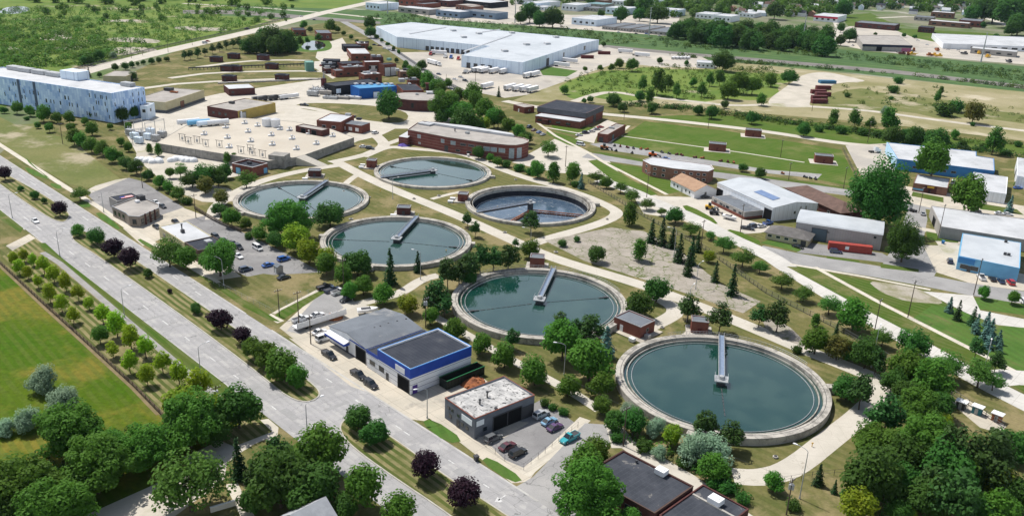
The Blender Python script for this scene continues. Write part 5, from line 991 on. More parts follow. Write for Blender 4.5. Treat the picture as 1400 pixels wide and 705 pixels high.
# ================================================================ TREES
def leafmat(name, a, b, c=None, rough=.6, tr=.42):
    return mat(name, a, b, .9, .3, .7, rough=rough, spec=.1, trans=tr, rnd=.45, **({'c3': c, 'sc3': .35, 'lo3': .5, 'hi3': .7} if c else {}))
LM_ = {'m': leafmat('leaf_mid', (0.0922, 0.21, 0.0243), (0.064, 0.161, 0.0199), (0.133, 0.251, 0.0277)), 'd': leafmat('leaf_dark', (0.0606, 0.155, 0.0252), (0.0445, 0.118, 0.0201), (0.085, 0.194, 0.0276)),
       'p': leafmat('leaf_purple', (0.0234, 0.01, 0.02), (0.034, 0.014, 0.0275)), 'l': leafmat('leaf_lime', (.30, .43, .018), (.2, .34, .018), (.40, .47, .025)),
       's': leafmat('needle_dark', (0.0276, 0.0734, 0.0206), (0.0194, 0.0555, 0.016), tr=.1), 'b': leafmat('needle_blue', (0.0901, 0.182, 0.15), (0.0653, 0.144, 0.117), tr=.1),
       'n': leafmat('needle_pine', (0.0415, 0.101, 0.0206), (0.0304, 0.0767, 0.0172), (0.0622, 0.114, 0.0229), tr=.15), 'o': leafmat('leaf_silver', (0.266, 0.383, 0.248), (0.187, 0.286, 0.189), (0.343, 0.463, 0.325)),
       'h': leafmat('leaf_airy', (0.0997, 0.218, 0.0352), (0.0726, 0.173, 0.0302), (0.138, 0.255, 0.0403)), 'c': leafmat('leaf_tall', (0.0779, 0.182, 0.0252), (0.0582, 0.146, 0.0221), (0.114, 0.218, 0.0302)),
       'y': leafmat('leaf_yellow', (0.236, 0.316, 0.0184), (0.139, 0.25, 0.0203), (0.291, 0.35, 0.0276)), 'q': leafmat('leaf_brown', (0.162, 0.155, 0.0352), (0.097, 0.128, 0.0252), (0.121, 0.173, 0.0302))}
LM_['e'] = leafmat('leaf_elm', (0.0884, 0.217, 0.0263), (0.0631, 0.17, 0.0222), (0.126, 0.265, 0.0315)); LM_['u'] = LM_['d']; LM_['x'] = leafmat('leaf_cone', (0.0805, 0.179, 0.0221), (0.0647, 0.146, 0.0202)); LM_['g'] = LM_['m']; LM_['w'] = LM_['d']; LM_['k'] = LM_['d']
def rv(r):
    while 1:
        v = Vector((r.uniform(-1, 1), r.uniform(-1, 1), r.uniform(-1, 1)))
        if .05 < v.length < 1: return v.normalized()
def leaf(mb, p, n, s, r):
    t = n.orthogonal().normalized(); t = Matrix.Rotation(r.uniform(0, 6.28), 3, n) @ t; u = n.cross(t); k = r.uniform(.55, .9)
    mb.add([p-t*s, p-u*s*k+n*s*.15, p+t*s, p+u*s*k-n*s*.1], [(0, 1, 2, 3)])
def crown_blob(r, H, z0, nc, nl, ls, cr=.42, flat=1., ragged=.25, taper=0, fill=.55, lobes=0):
    """leaf clumps over one main crown and some lopsided side lobes"""
    mb = MB(); cl = []
    L = [(Vector((0, 0, 0)), 1.0, z0, H)]
    if lobes:
        L = [(Vector((r.uniform(-.12, .12), r.uniform(-.12, .12), 0)), .8, z0+.1, H)]
        a0 = r.uniform(0, 6.28)
        for i in range(lobes):
            a = a0+i*6.28/lobes+r.uniform(-.5, .5); d = r.uniform(.35, .62); top = z0+(H-z0)*r.uniform(.5, .9)
            L.append((Vector((cos(a)*d, sin(a)*d, 0)), r.uniform(.42, .6), z0+r.uniform(-.08, .25), top))
    tot = sum(q[1]**2 for q in L)
    for o, R_, za, zb in L:
        zc, hz = (zb+za)/2, (zb-za)/2; m = max(7, int(nc*R_*R_/tot)); c_ = cr*(.75+.25*R_)
        for i in range(m):
            f = i/m; zz = 1-2*(f*.86+.07)+r.uniform(-.1, .1); a = i*2.39996+r.uniform(-.4, .4); rr = sqrt(max(0, 1-zz*zz))*(1-taper*(zz*.5+.5))
            k = R_*(1-cr*.75)*r.uniform(1-ragged, 1+ragged*.35)
            cl.append((o+Vector((cos(a)*rr*k, sin(a)*rr*k, zc+zz*hz*(1-cr*.5)*r.uniform(.9, 1.05))), c_*r.uniform(.6, 1.25)))
        for i in range(int(m*fill)):
            v = rv(r)*r.uniform(0, .55); cl.append((o+Vector((v.x*R_*(1-taper*.5), v.y*R_*(1-taper*.5), zc+v.z*hz)), cr*1.05))
    for c, q in cl:
        for _ in range(int(nl*q/cr)):
            d = rv(r); d.z = d.z*.9+.15; p = c+Vector((d.x*q, d.y*q, d.z*q*flat))*r.uniform(.72, 1.08)
            n = (d*.75+rv(r)*.45+Vector((0, 0, .45))).normalized(); leaf(mb, p, n, ls*r.uniform(.7, 1.25), r)
    return mb
def crown_con(r, H, z0, layers, nb, ls, droop=.25, ragged=.15):
    mb = MB()
    for k in range(layers):
        f = k/(layers-1); z = z0+(H-z0)*f; R_ = (1-f)**.85*1.0+.05
        for j in range(max(4, int(nb*(1-f*.6)))):
            a = r.uniform(0, 6.28); L = R_*r.uniform(1-ragged*2, 1.08); m = max(2, int(L/ls*1.1))
            for q in range(m):
                x = L*(q+.8)/m; p = Vector((cos(a)*x, sin(a)*x, z-droop*x+r.uniform(-.05, .05)))+rv(r)*ls*.5
                n = (Vector((cos(a)*.5, sin(a)*.5, .75))+rv(r)*.5).normalized(); leaf(mb, p, n, ls*r.uniform(.7, 1.2), r)
    return mb
def trunk_mesh(r, H, z0, tr, limbs=5, multi=1):
    mb = MB()
    for m in range(multi):
        o = Vector((r.uniform(-.12, .12), r.uniform(-.12, .12), 0)) if multi > 1 else Vector(); top = o*3+Vector((r.uniform(-.06, .06), r.uniform(-.06, .06), z0+(H-z0)*.55))
        mid = o*1.6+Vector((r.uniform(-.04, .04), r.uniform(-.04, .04), z0*.9)); mb.tube(o+Vector((0, 0, -.05)), mid, tr, tr*.7, 7); mb.tube(mid, top, tr*.7, tr*.25, 6)
        for i in range(limbs):
            a = i*6.28/limbs+r.uniform(-.4, .4); s = mid.lerp(top, r.uniform(0, .6)); e = s+Vector((cos(a), sin(a), r.uniform(.5, 1.)))*r.uniform(.4, .62); mb.tube(s, e, tr*.36, tr*.12, 5)
    return mb
# kind: (name, look, group, crown-centre height, total height, maker) for a crown of radius 1
PR = {}
def proto(k, seed):
    r = random.Random(seed*77+ord(k))
    H, z0 = {'m': (2.1, .3), 'd': (1.95, .2), 'p': (2.15, .4), 'l': (2.7, .3), 's': (4.2, .15), 'b': (3.1, .08), 'n': (2.7, .45), 'o': (1.75, .05), 'h': (1.75, .35), 'c': (3.3, .3), 'y': (2.2, .2), 'q': (2.2, .25), 'e': (1.7, .22), 'u': (1.25, .0), 'x': (2.5, .05), 'g': (2.25, .3), 'w': (1.9, .02), 'k': (2.05, .2)}[k]
    if k in 'mg': c = crown_blob(r, H, z0, 30, 105, .073, .42, ragged=.2, lobes=r.choice((2, 3, 3)))
    elif k == 'w': c = crown_blob(r, H, z0, 40, 110, .075, .40, ragged=.25, lobes=3)
    elif k == 'd': c = crown_blob(r, H, z0, 36, 115, .07, .40, ragged=.22, lobes=r.choice((2, 3, 4)))
    elif k == 'p': c = crown_blob(r, H, z0, 32, 85, .084, .42, ragged=.14)
    elif k == 'l': c = crown_blob(r, H, z0, 28, 55, .085, .36, ragged=.4, taper=.3, lobes=r.choice((0, 2, 3)))
    elif k == 's': c = crown_con(r, H, z0, 26, 13, .16, .3)
    elif k == 'b': c = crown_con(r, H, z0, 20, 14, .17, .2)
    elif k == 'n': c = crown_blob(r, H, z0, 26, 60, .082, .36, .7, ragged=.42, taper=.25, fill=.35, lobes=3)
    elif k == 'o': c = crown_blob(r, H, z0, 34, 120, .055, .36, 1.1, ragged=.3, lobes=3)
    elif k == 'h': c = crown_blob(r, H, z0, 30, 95, .05, .38, .55, ragged=.4, fill=.3, lobes=4)
    elif k == 'c': c = crown_blob(r, H, z0, 34, 55, .095, .42, 1.1, ragged=.35, lobes=2)
    elif k == 'e': c = crown_blob(r, H, z0, 64, 210, .041, .30, .85, ragged=.3, fill=.6, lobes=5)
    elif k == 'k': c = crown_blob(r, H, z0, 80, 230, .036, .29, .95, ragged=.3, fill=.6, lobes=5)
    elif k == 'u': c = crown_blob(r, H, z0, 18, 60, .10, .45, .9, ragged=.3)
    elif k == 'x': c = crown_blob(r, H, z0, 30, 60, .09, .36, 1.2, ragged=.1, taper=.7)
    else: c = crown_blob(r, H, z0, 30, 75, .085, .40, ragged=.28)
    o = thing({'s': 'spruce_tree', 'b': 'blue_spruce', 'n': 'pine_tree', 'o': 'silver_willow', 'u': 'bush', 'p': 'purple_maple', 'l': 'young_tree', 'x': 'cedar_tree', 'c': 'poplar_tree', 'h': 'locust_tree', 'e': 'elm_tree', 'k': 'elm_tree'}.get(k, 'maple_tree'), None, 'bush' if k == 'u' else 'tree', (0, 0, 0)); OFF[o.name] = (0, 0, 0)
    c.build('crown', LM_[k], o, fix=False); trunk_mesh(r, H, z0, {'s': .06, 'b': .07, 'e': .07, 'u': .04, 'n': .06}.get(k, .065), 3 if k in 'sbxu' else 6, 3 if k in 'ou' else 1).build('trunk', BARK, o, smooth=True)
    return o, (H+z0)/2, H
LOOK = {'m': 'round mid green tree', 'd': 'dense dark green tree', 'p': 'purple leaved tree', 'l': 'lime green young tree', 's': 'narrow dark spruce', 'b': 'blue grey spruce', 'n': 'loose dark pine', 'o': 'silver leaved tree', 'h': 'airy light green tree',
        'c': 'tall loose green tree', 'y': 'yellow green tree', 'q': 'brownish green tree', 'e': 'broad deep green tree', 'u': 'low green bush', 'x': 'cone shaped green tree', 'g': 'glossy green tree', 'w': 'dense leafy wood tree', 'k': 'big spreading dark tree'}
GRP = {'l': 'young trees in the strip beside the meadow fence', 'p': 'purple trees along the boulevard', 's': 'dark spruces', 'b': 'blue spruces', 'o': 'silver leaved trees', 'n': 'loose pines', 'u': 'low bushes'}
trng = random.Random(42)
USED = {}
def tree(k, x, y, w, hs=1.0, label=None):
    r = (1.1*trng.uniform(.82, 1.12) if k == 'l' else .96)*w/2/px_m(x, y); v = trng.randrange({'m': 6, 'd': 6, 'e': 3, 'n': 4, 'h': 4, 'c': 3, 'l': 6, 'g': 3}.get(k, 2)); key = (k, v)
    if key not in PR: PR[key] = proto(k, v+1)
    o, zc, H = PR[key]; zc *= hs
    if key in USED: o = copy_tree(o)
    USED[key] = 1
    g = G(x, y, zc*r*1.0); sq = trng.uniform(.88, 1.12)
    setloc(o, (g.x, g.y, 0), trng.uniform(0, 6.28), (r*sq, r/sq, r*hs*trng.uniform(.88, 1.1)))
    o['group'] = GRP.get(k, 'green broadleaf trees')
    if label: o['label'] = label
    else: later(o, LOOK[k], x, y)
    return o
LM += [('the meadow fence', 110, 455), ('the boulevard crossing', 450, 562), ('the left boulevard crossing', 70, 315), ('the bottom left driveway', 205, 655), ('the curving concrete path', 1195, 560), ('the white diagonal street', 1230, 465), ('the pale sand lot', 1080, 122), ('the dry grass plot', 385, 400),
       ('the cracked empty lot', 900, 360), ('the storage sheds', 860, 42), ('the corner car park', 750, 590), ('the bag yard', 240, 222), ('the bottom right wood', 1290, 650), ('the watered corner lawn', 1360, 450), ('the far highway', 300, 55), ('the perimeter road', 1060, 176), ('the vacant field', 1230, 135), ('the back road', 530, 60)]
TREES = '''l 25 362 17;l 37 371 16;l 51 383 18;l 67 399 19;l 83 412 18;l 99 427 22;l 45 354 15;l 59 361 19;l 72 371 18;l 89 384 21;l 106 398 19;l 121 412 17;l 139 427 21;l 158 440 25;l 177 457 26;l 198 472 26;l 221 492 26;l 244 508 30;l 271 524 30;m 136 457 25;l 153 474 23;l 176 493 24;l 200 511 26;l 18 352 14;l 32 347 13
p 6 236 18;d 28 257 9;d 47 266 13;d 60 274 9;p 81 284 20;m 107 312 20;d 131 322 25;p 154 337 27;p 177 351 28;d 202 373 14;p 232 397 7;d 267 420 18;p 301 433 32;p 331 455 26;m 347 474 32;m 362 481 38;m 384 494 48;m 406 514 32;d 490 568 42;d 512 588 40;p 582 634 40;p 634 670 46
o 58 519 42;o 84 545 50;o 36 573 38;o 6 583 30;e 92 586 88;e 30 655 110;e 80 685 95;e 128 632 100;e 192 607 84;e 257 575 86;y 246 548 46;y 288 560 46;d 325 556 62;h 257 653 100;s 325 627 28;n 350 652 44;d 225 600 50;d 10 690 70;e 145 600 60;d 290 585 50;n 377 609 40;n 358 640 44;m 437 617 74;d 382 655 84;d 428 664 76;g 497 662 58;g 545 697 52;d 400 632 50;d 345 682 40;d 470 690 40
h 108 262 26;h 230 342 46;m 253 350 34;e 299 351 58;m 100 186 22;m 110 191 20;m 124 196 22;m 140 202 20;m 152 211 20;d 172 222 20;d 186 227 22;d 202 238 17;m 217 246 20;m 230 253 18;m 242 262 22;u 255 274 18;m 232 236 14;h 246 231 24;d 262 243 26;d 280 238 34;d 297 240 30;d 307 233 22;q 280 251 24;x 310 216 14;x 320 215 12;h 336 243 28;q 302 267 22;d 299 284 20;m 316 296 24;m 336 303 18;x 204 203 12;x 216 205 14;m 165 193 12;m 175 200 13;u 340 322 14;m 163 214 14;u 182 295 8;u 165 290 6
e 391 296 62;d 451 290 38;m 355 316 24;d 376 326 26;y 405 324 38;y 422 343 32;y 447 350 28;n 639 298 18;n 650 311 18;m 446 359 30;d 489 357 38;s 533 366 22;s 571 358 14;m 497 388 28;m 526 399 30;m 471 373 28;y 557 413 30;m 589 430 26;m 621 447 30;n 597 396 42;n 612 372 36;n 628 366 34;n 641 360 36;n 657 350 30;n 675 348 34;n 695 349 30;n 608 412 30;n 590 408 30;d 640 378 26;m 657 468 30;m 690 483 36;n 701 460 26;n 705 330 12;m 478 396 24
n 766 437 30;n 789 446 28;n 810 444 38;m 770 463 54;m 808 488 62;b 829 468 28;m 732 504 42;m 777 524 34;m 823 522 38;d 875 414 38;d 899 394 36;n 942 416 34;n 986 430 36;n 1040 427 28;m 822 550 30;d 840 574 34;d 867 576 38;o 862 560 32;o 896 584 30;y 919 595 28;n 966 579 38;n 1000 590 38;o 950 612 50;o 978 612 54;m 977 636 44;m 815 611 44;m 797 628 55;e 807 668 94;m 862 706 30;o 902 618 22;u 995 667 26;u 1015 680 24;u 975 660 22;u 880 610 24;u 845 598 20;u 935 632 22;u 745 550 16;u 756 556 14;u 770 562 16
d 1160 527 40;n 1180 530 42;n 1215 562 56;e 1205 602 72;e 1270 602 90;d 1195 649 80;d 1228 655 60;n 1305 612 70;y 1292 574 24;d 1300 640 74;n 1312 668 80;n 1355 624 70;d 1386 606 50;y 1367 660 46;d 1392 672 54;m 1370 696 60;y 1175 690 46;d 1230 696 34;y 1243 700 20;s 1121 646 18;s 1142 664 11;m 1059 655 32;e 1255 551 60;d 1286 552 40;d 1245 625 60;e 1330 640 60;d 1270 680 60;d 1330 695 50;n 1275 655 60;u 1085 690 24;u 1160 675 26
h 1071 379 32;h 1100 398 30;h 1136 413 36;m 1170 427 44;h 1208 458 34;n 1065 429 34;x 1116 436 18;m 1117 462 40;q 1147 472 36;s 1144 450 12;d 1160 478 30;d 1185 482 44;n 1200 490 30;d 1250 470 42;m 1240 500 50;h 1295 495 50;m 1275 514 58;m 1347 399 18;m 1385 406 18;b 1299 417 14;s 1311 425 13;s 1332 430 15;b 1336 443 17;b 1351 436 15;b 1357 446 16;b 1349 453 18;b 1354 464 18;b 1367 459 15;b 1367 471 14;n 1336 475 26;n 1364 489 28;h 1342 507 48;h 1360 520 30;u 1090 478 16;d 1225 520 40;d 1240 540 40
m 715 190 20;h 750 201 26;m 735 231 22;x 757 236 22;h 786 224 14;m 784 236 24;b 795 248 13;u 787 252 12;h 817 239 22;m 830 247 18;h 849 254 20;h 864 265 24;x 862 292 26;h 885 276 22;h 905 287 16;d 924 292 26;h 945 311 24;h 972 320 16;h 991 332 28;h 1017 348 34;h 1040 362 24;n 727 298 27;m 725 337 28;d 816 345 27;x 875 340 27;u 789 327 11;u 769 333 14;s 892 314 17;s 906 317 18;s 920 323 16;s 930 340 18;s 946 343 18;y 970 349 17;d 1016 228 13;d 1040 236 16;s 942 358 18;s 979 371 14;s 1003 383 20;s 955 330 14;u 1065 312 9;u 1052 316 8
k 1211 258 76;m 1277 221 40;m 1330 261 48;k 1239 325 50;b 1382 279 14;u 1392 251 12;d 1100 176 20;d 1222 184 28;d 1252 186 28;d 1282 190 34;m 1306 183 13;u 1316 196 14;c 1361 189 24;u 1392 197 12;c 1141 158 18;c 1170 160 17;c 1191 167 12;c 1217 163 22;o 1211 150 14;u 1330 170 7;u 1159 130 10;u 1219 134 8;c 1282 131 12;c 1287 122 10;u 1292 149 30;u 1308 146 24;q 1333 151 28;u 1228 110 14;u 1222 122 16;d 1080 104 20;d 1240 185 20;d 1268 190 22;u 1120 176 14;u 1150 178 16;u 1180 180 16;u 1200 182 14;u 1345 200 14
d 807 135 10;d 799 137 8;d 839 136 18;d 852 146 14;d 892 146 18;d 875 130 16;c 889 130 16;d 955 150 14;d 974 153 18;d 1029 160 18;d 991 142 12;m 847 85 14;m 865 87 18;m 836 92 10;m 821 92 9;d 902 82 10;d 939 86 8;d 990 82 28;c 900 107 24;c 926 122 14;c 960 120 14;c 971 107 12;m 997 120 26;m 1012 112 26;m 1030 115 24;m 1042 135 16;m 772 122 12;m 800 94 8;d 825 60 8;s 682 125 7;c 880 112 14;c 915 110 14;m 948 112 12;m 1055 108 18;c 985 105 14
d 532 142 38;e 608 143 44;e 630 150 40;d 637 166 36;m 665 146 28;m 676 160 26;m 645 126 26;m 625 128 20;m 567 100 22;m 585 108 20;m 597 117 22;d 577 88 14;d 550 98 9;d 542 82 7;d 554 91 8;w 372 54 34;w 350 60 26;w 392 57 30;w 362 51 26;w 384 49 24;w 338 62 22;w 400 62 20;w 376 62 26;w 356 64 20;c 410 55 10;c 420 54 7;c 435 50 8;m 451 35 16;d 506 30 18;d 507 44 15;d 470 45 7;d 497 61 6;d 506 66 6;d 480 50 7;d 488 56 6;d 462 40 8;m 415 33 12;d 424 40 8;d 654 208 18;m 671 214 12;m 680 220 14;u 692 224 15;u 710 229 16;u 725 234 16;m 732 226 14;y 662 167 18;m 681 160 26;m 695 171 22;m 710 178 22;d 720 187 18;d 605 158 22;d 655 175 20
m 560 93 10;m 572 103 14;m 582 113 16;d 590 118 14;m 603 122 18;m 612 112 14;m 555 86 8;d 600 130 22;d 617 135 22;d 545 71 6;d 538 66 6;d 530 60 6;d 522 55 6;d 515 50 7;m 650 138 24;d 690 190 14;n 252 75 10;n 260 73 11;n 270 71 11;n 280 69 10;n 290 66 10;n 300 63 10;n 309 60 10;n 318 58 10;n 327 57 12;d 196 85 7;d 207 83 9;d 217 82 8;d 228 80 8;d 157 91 11;d 171 90 11;d 180 88 9;d 188 87 6;s 121 98 7;d 136 102 7;d 181 103 13;d 5 150 10;m 22 147 16;m 40 150 16;m 58 154 22;m 77 159 16;m 94 160 16;m 115 164 12;m 51 170 10;u 36 162 8;m 67 173 14;m 97 173 14;m 125 175 18;d 127 156 12;d 142 152 20;d 166 155 22;d 182 153 18;m 150 172 10;m 175 173 11;d 135 75 16;o 154 75 10;d 115 82 13;d 123 82 13
d 756 21 28;d 738 26 20;d 725 16 26;d 712 24 16;d 822 18 10;d 850 20 20;d 875 20 16;d 900 16 26;d 882 8 26;d 862 6 18'''
for t in TREES.replace('\n', ';').split(';'):
    k, x, y, w = t.split(); tree(k, float(x), float(y), float(w), 1.2 if x in ('1211', '1239', '1330', '1277') else 1.)
r2 = random.Random(8)
for i in range(34): tree('w', 924+i*6.35+r2.uniform(-2, 2), 41+i*.5+r2.uniform(-5, 8)-(6 if i % 3 == 0 else 0), r2.uniform(20, 30))   # the long wood beyond the railway
# --- suburb at the top right: houses and trees, then loose trees along the top edge
hm = [(RDARK, WHITE, 'charcoal roofed'), (RSHIN, CREAM, 'grey roofed'), (RBROWN, WHITE, 'brown roofed'), (RTAN, BRICKT, 'tan roofed'), (RMETAL, SIDINGB, 'pale roofed')]
for i in range(210):
    x = 1000+400*((i*.618) % 1); y = r2.uniform(-9, 23)+(0 if x < 1150 or x > 1330 else -2)
    if 1150 < x < 1240 and y > 14: y -= 12
    p = G(x, y); rf, wl, ds = hm[i % 5]; az = RA+r2.choice((0, pi/2))+r2.uniform(-.05, .05); t = Vector((cos(az), sin(az), 0)); n = Vector((-t.y, t.x, 0)); L, w = r2.uniform(10, 15), r2.uniform(7, 9)
    k = Bld('house', None, [p-t*L/2-n*w/2, p+t*L/2-n*w/2, p+t*L/2+n*w/2, p-t*L/2+n*w/2], r2.uniform(4, 6), wl, rf, 'house', 'gable', rise=r2.uniform(2.5, 4), group='houses of the far suburb'); later(k.t, f'small {ds} suburb house', x, y)
for i in range(34):
    x = 560+400*((i*.618+.2) % 1); y = -8+r2.random()*26
    if 735 < x < 775: continue
    wl, rf, ds = r2.choice(((SIDING, RWHITE, 'white'), (GREYW, RGREY, 'grey'), (BRICK, RGREY, 'brick'), (SIDINGB, RWHITE, 'pale blue'), (BRICKT, RGRAV, 'tan')))
    k = far('depot', None, x, y, r2.uniform(10, 24), r2.uniform(18, 40), r2.uniform(5, 9), wl, rf); later(k.t, f'{ds} flat roofed depot', x, y)
LM += [('the far school field', 1190, 26), ('the pale school wing', 1296, 33), ('the red striped store', 1128, 25), ('the far right street', 1370, 30), ('the wood end', 930, 35)]
FARTREES = []
for i in range(560):
    x = 880+530*((i*.7548) % 1); y = r2.uniform(-14, 24)
    if 1145 < x < 1250 and y > 14: continue
    if 1255 < x < 1345 and y > 18: continue
    FARTREES.append((x, y, r2.uniform(7, 16)))
for i in range(70): FARTREES.append((540+340*((i*.618) % 1), r2.uniform(-10, 9), r2.uniform(8, 15)))
for i in range(26): FARTREES.append((20+i*15+r2.uniform(-8, 8), 3+r2.uniform(-6, 5), r2.uniform(14, 24)))
for i in range(40): FARTREES.append((60+r2.uniform(0, 340), 10+r2.uniform(0, 22), r2.uniform(5, 11)))
for x, y, w in ((1345, 12, 30), (1362, 8, 34), (1385, 14, 36), (1395, 30, 30), (1385, 38, 20), (1330, 18, 24), (1155, 10, 22), (1060, 12, 24), (1150, 38, 12), (1163, 47, 18), (1236, 48, 6), (1251, 50, 6), (1197, 46, 5), (1344, 34, 8), (1362, 50, 8), (1150, 55, 14)): tree('d', x, y, w)
def stuff_trees(lab, L, mats, seed):
    r = random.Random(seed); mb = MB()
    for x, y, w in L:
        q = w/2/px_m(x, y); p = G(x, y); mi = r.randrange(len(mats)); hh = q*r.uniform(.8, 1.1)
        for _ in range(150):
            d = rv(r)*r.uniform(.6, 1.05); n = (d+rv(r)*.5+Vector((0, 0, .4))).normalized(); t = n.orthogonal().normalized(); u = n.cross(t); z = q*r.uniform(.13, .24)
            v = p+Vector((d.x*q, d.y*q, hh*.95+d.z*hh)); mb.add([v-t*z, v-u*z, v+t*z, v+u*z], [(0, 1, 2, 3)], mi)
    tag(mb.build('far_trees', mats, fix=False), lab, 'trees', None, 'stuff')
stuff_trees('mass of small far off trees along the top edge of the view', FARTREES, [LM_['d'], LM_['m'], LM_['e']], 9)
LM += [('the small pool', 20, 15), ('the top left tree belt', 200, 4), ('the scrub meadow', 170, 45)]
# --- scrub that nobody could count: one object each
def scrub(name, lab, polys, n, hts, mats, seed, leaves=46):
    r = random.Random(seed); mb = MB()
    for poly, m in zip(polys, n):
        xs, ys = [p[0] for p in poly], [p[1] for p in poly]; c = 0
        while c < m:
            x, y = r.uniform(min(xs), max(xs)), r.uniform(min(ys), max(ys))
            if not _inside((x, y), poly): continue
            c += 1; p = G(x, y); h = r.uniform(*hts)*r.choice((.6, .8, 1, 1, 1.5)); q = h*r.uniform(.6, 1.1); mi = r.randrange(len(mats))
            for _ in range(leaves):
                d = rv(r); d.z = abs(d.z); s = h*r.uniform(.09, .18); n_ = (d+rv(r)*.6+Vector((0, 0, .4))).normalized(); t = n_.orthogonal().normalized(); u = n_.cross(t)
                v = p+Vector((d.x*q, d.y*q, d.z*h)); mb.add([v-t*s, v-u*s, v+t*s, v+u*s], [(0, 1, 2, 3)], mi)
    o = mb.build(name, mats, fix=False); tag(o, lab, 'scrub', None, 'stuff'); return o
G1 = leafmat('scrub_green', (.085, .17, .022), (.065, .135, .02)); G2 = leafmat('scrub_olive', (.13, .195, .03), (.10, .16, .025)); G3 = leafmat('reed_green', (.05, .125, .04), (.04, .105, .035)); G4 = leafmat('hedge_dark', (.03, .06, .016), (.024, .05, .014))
scrub('scrub', 'bushy green scrub spread over the meadow beyond the highway', [[(-5, 12), (300, 6), (400, 10), (345, 36), (217, 64), (107, 92), (-5, 98)], [(0, 30), (120, 20), (150, 60), (0, 90)], [(100, 76), (150, 70), (150, 84), (106, 90)]], (1500, 500, 60), (1.6, 4.2), [G1, G2, G1, LM_['m']], 1)
scrub('reeds', 'tall green reeds and brush along the railway corridor', [[(480, 22), (560, 20), (900, 52), (1150, 72), (1400, 98), (1400, 112), (1150, 80), (830, 60), (560, 40)], [(900, 74), (1050, 86), (1400, 118), (1400, 122), (1225, 102), (1000, 86)]], (1300, 260), (1.2, 3.), [G3, G1], 2)
scrub('brush', 'wild green brush on the vacant land behind the warehouse', [[(770, 116), (800, 96), (900, 90), (1045, 100), (1070, 108), (1045, 130), (960, 138), (850, 128), (800, 130)], [(900, 88), (1050, 92), (1090, 104), (1050, 112), (940, 100)], [(1130, 118), (1300, 120), (1400, 150), (1400, 168), (1230, 150), (1120, 142)], [(930, 150), (1100, 166), (1390, 196), (1390, 202), (1100, 174), (930, 156)]], (330, 170, 90, 110), (1., 2.6), [G1, G2, LM_['d']], 3)
scrub('hedge', 'dark clipped hedge line along the perimeter road', [[(835, 140), (940, 146), (1100, 168), (1240, 190), (1400, 212), (1400, 217), (1240, 195), (1100, 173), (940, 151), (835, 145)]], (420,), (1.4, 2.4), [G4, LM_['d']], 4)
scrub('undergrowth', 'dark undergrowth below the trees at the lower corners', [[(0, 640), (90, 600), (215, 580), (290, 590), (150, 660), (90, 705), (0, 705)], [(1170, 640), (1290, 590), (1400, 610), (1400, 705), (1170, 705)], [(850, 590), (900, 605), (1010, 660), (1040, 690), (960, 650), (860, 605)], [(1130, 470), (1200, 490), (1240, 500), (1290, 530), (1260, 560), (1180, 500)]], (160, 170, 60, 40), (.6, 1.6), [G4, LM_['d'], G1], 5, 60)
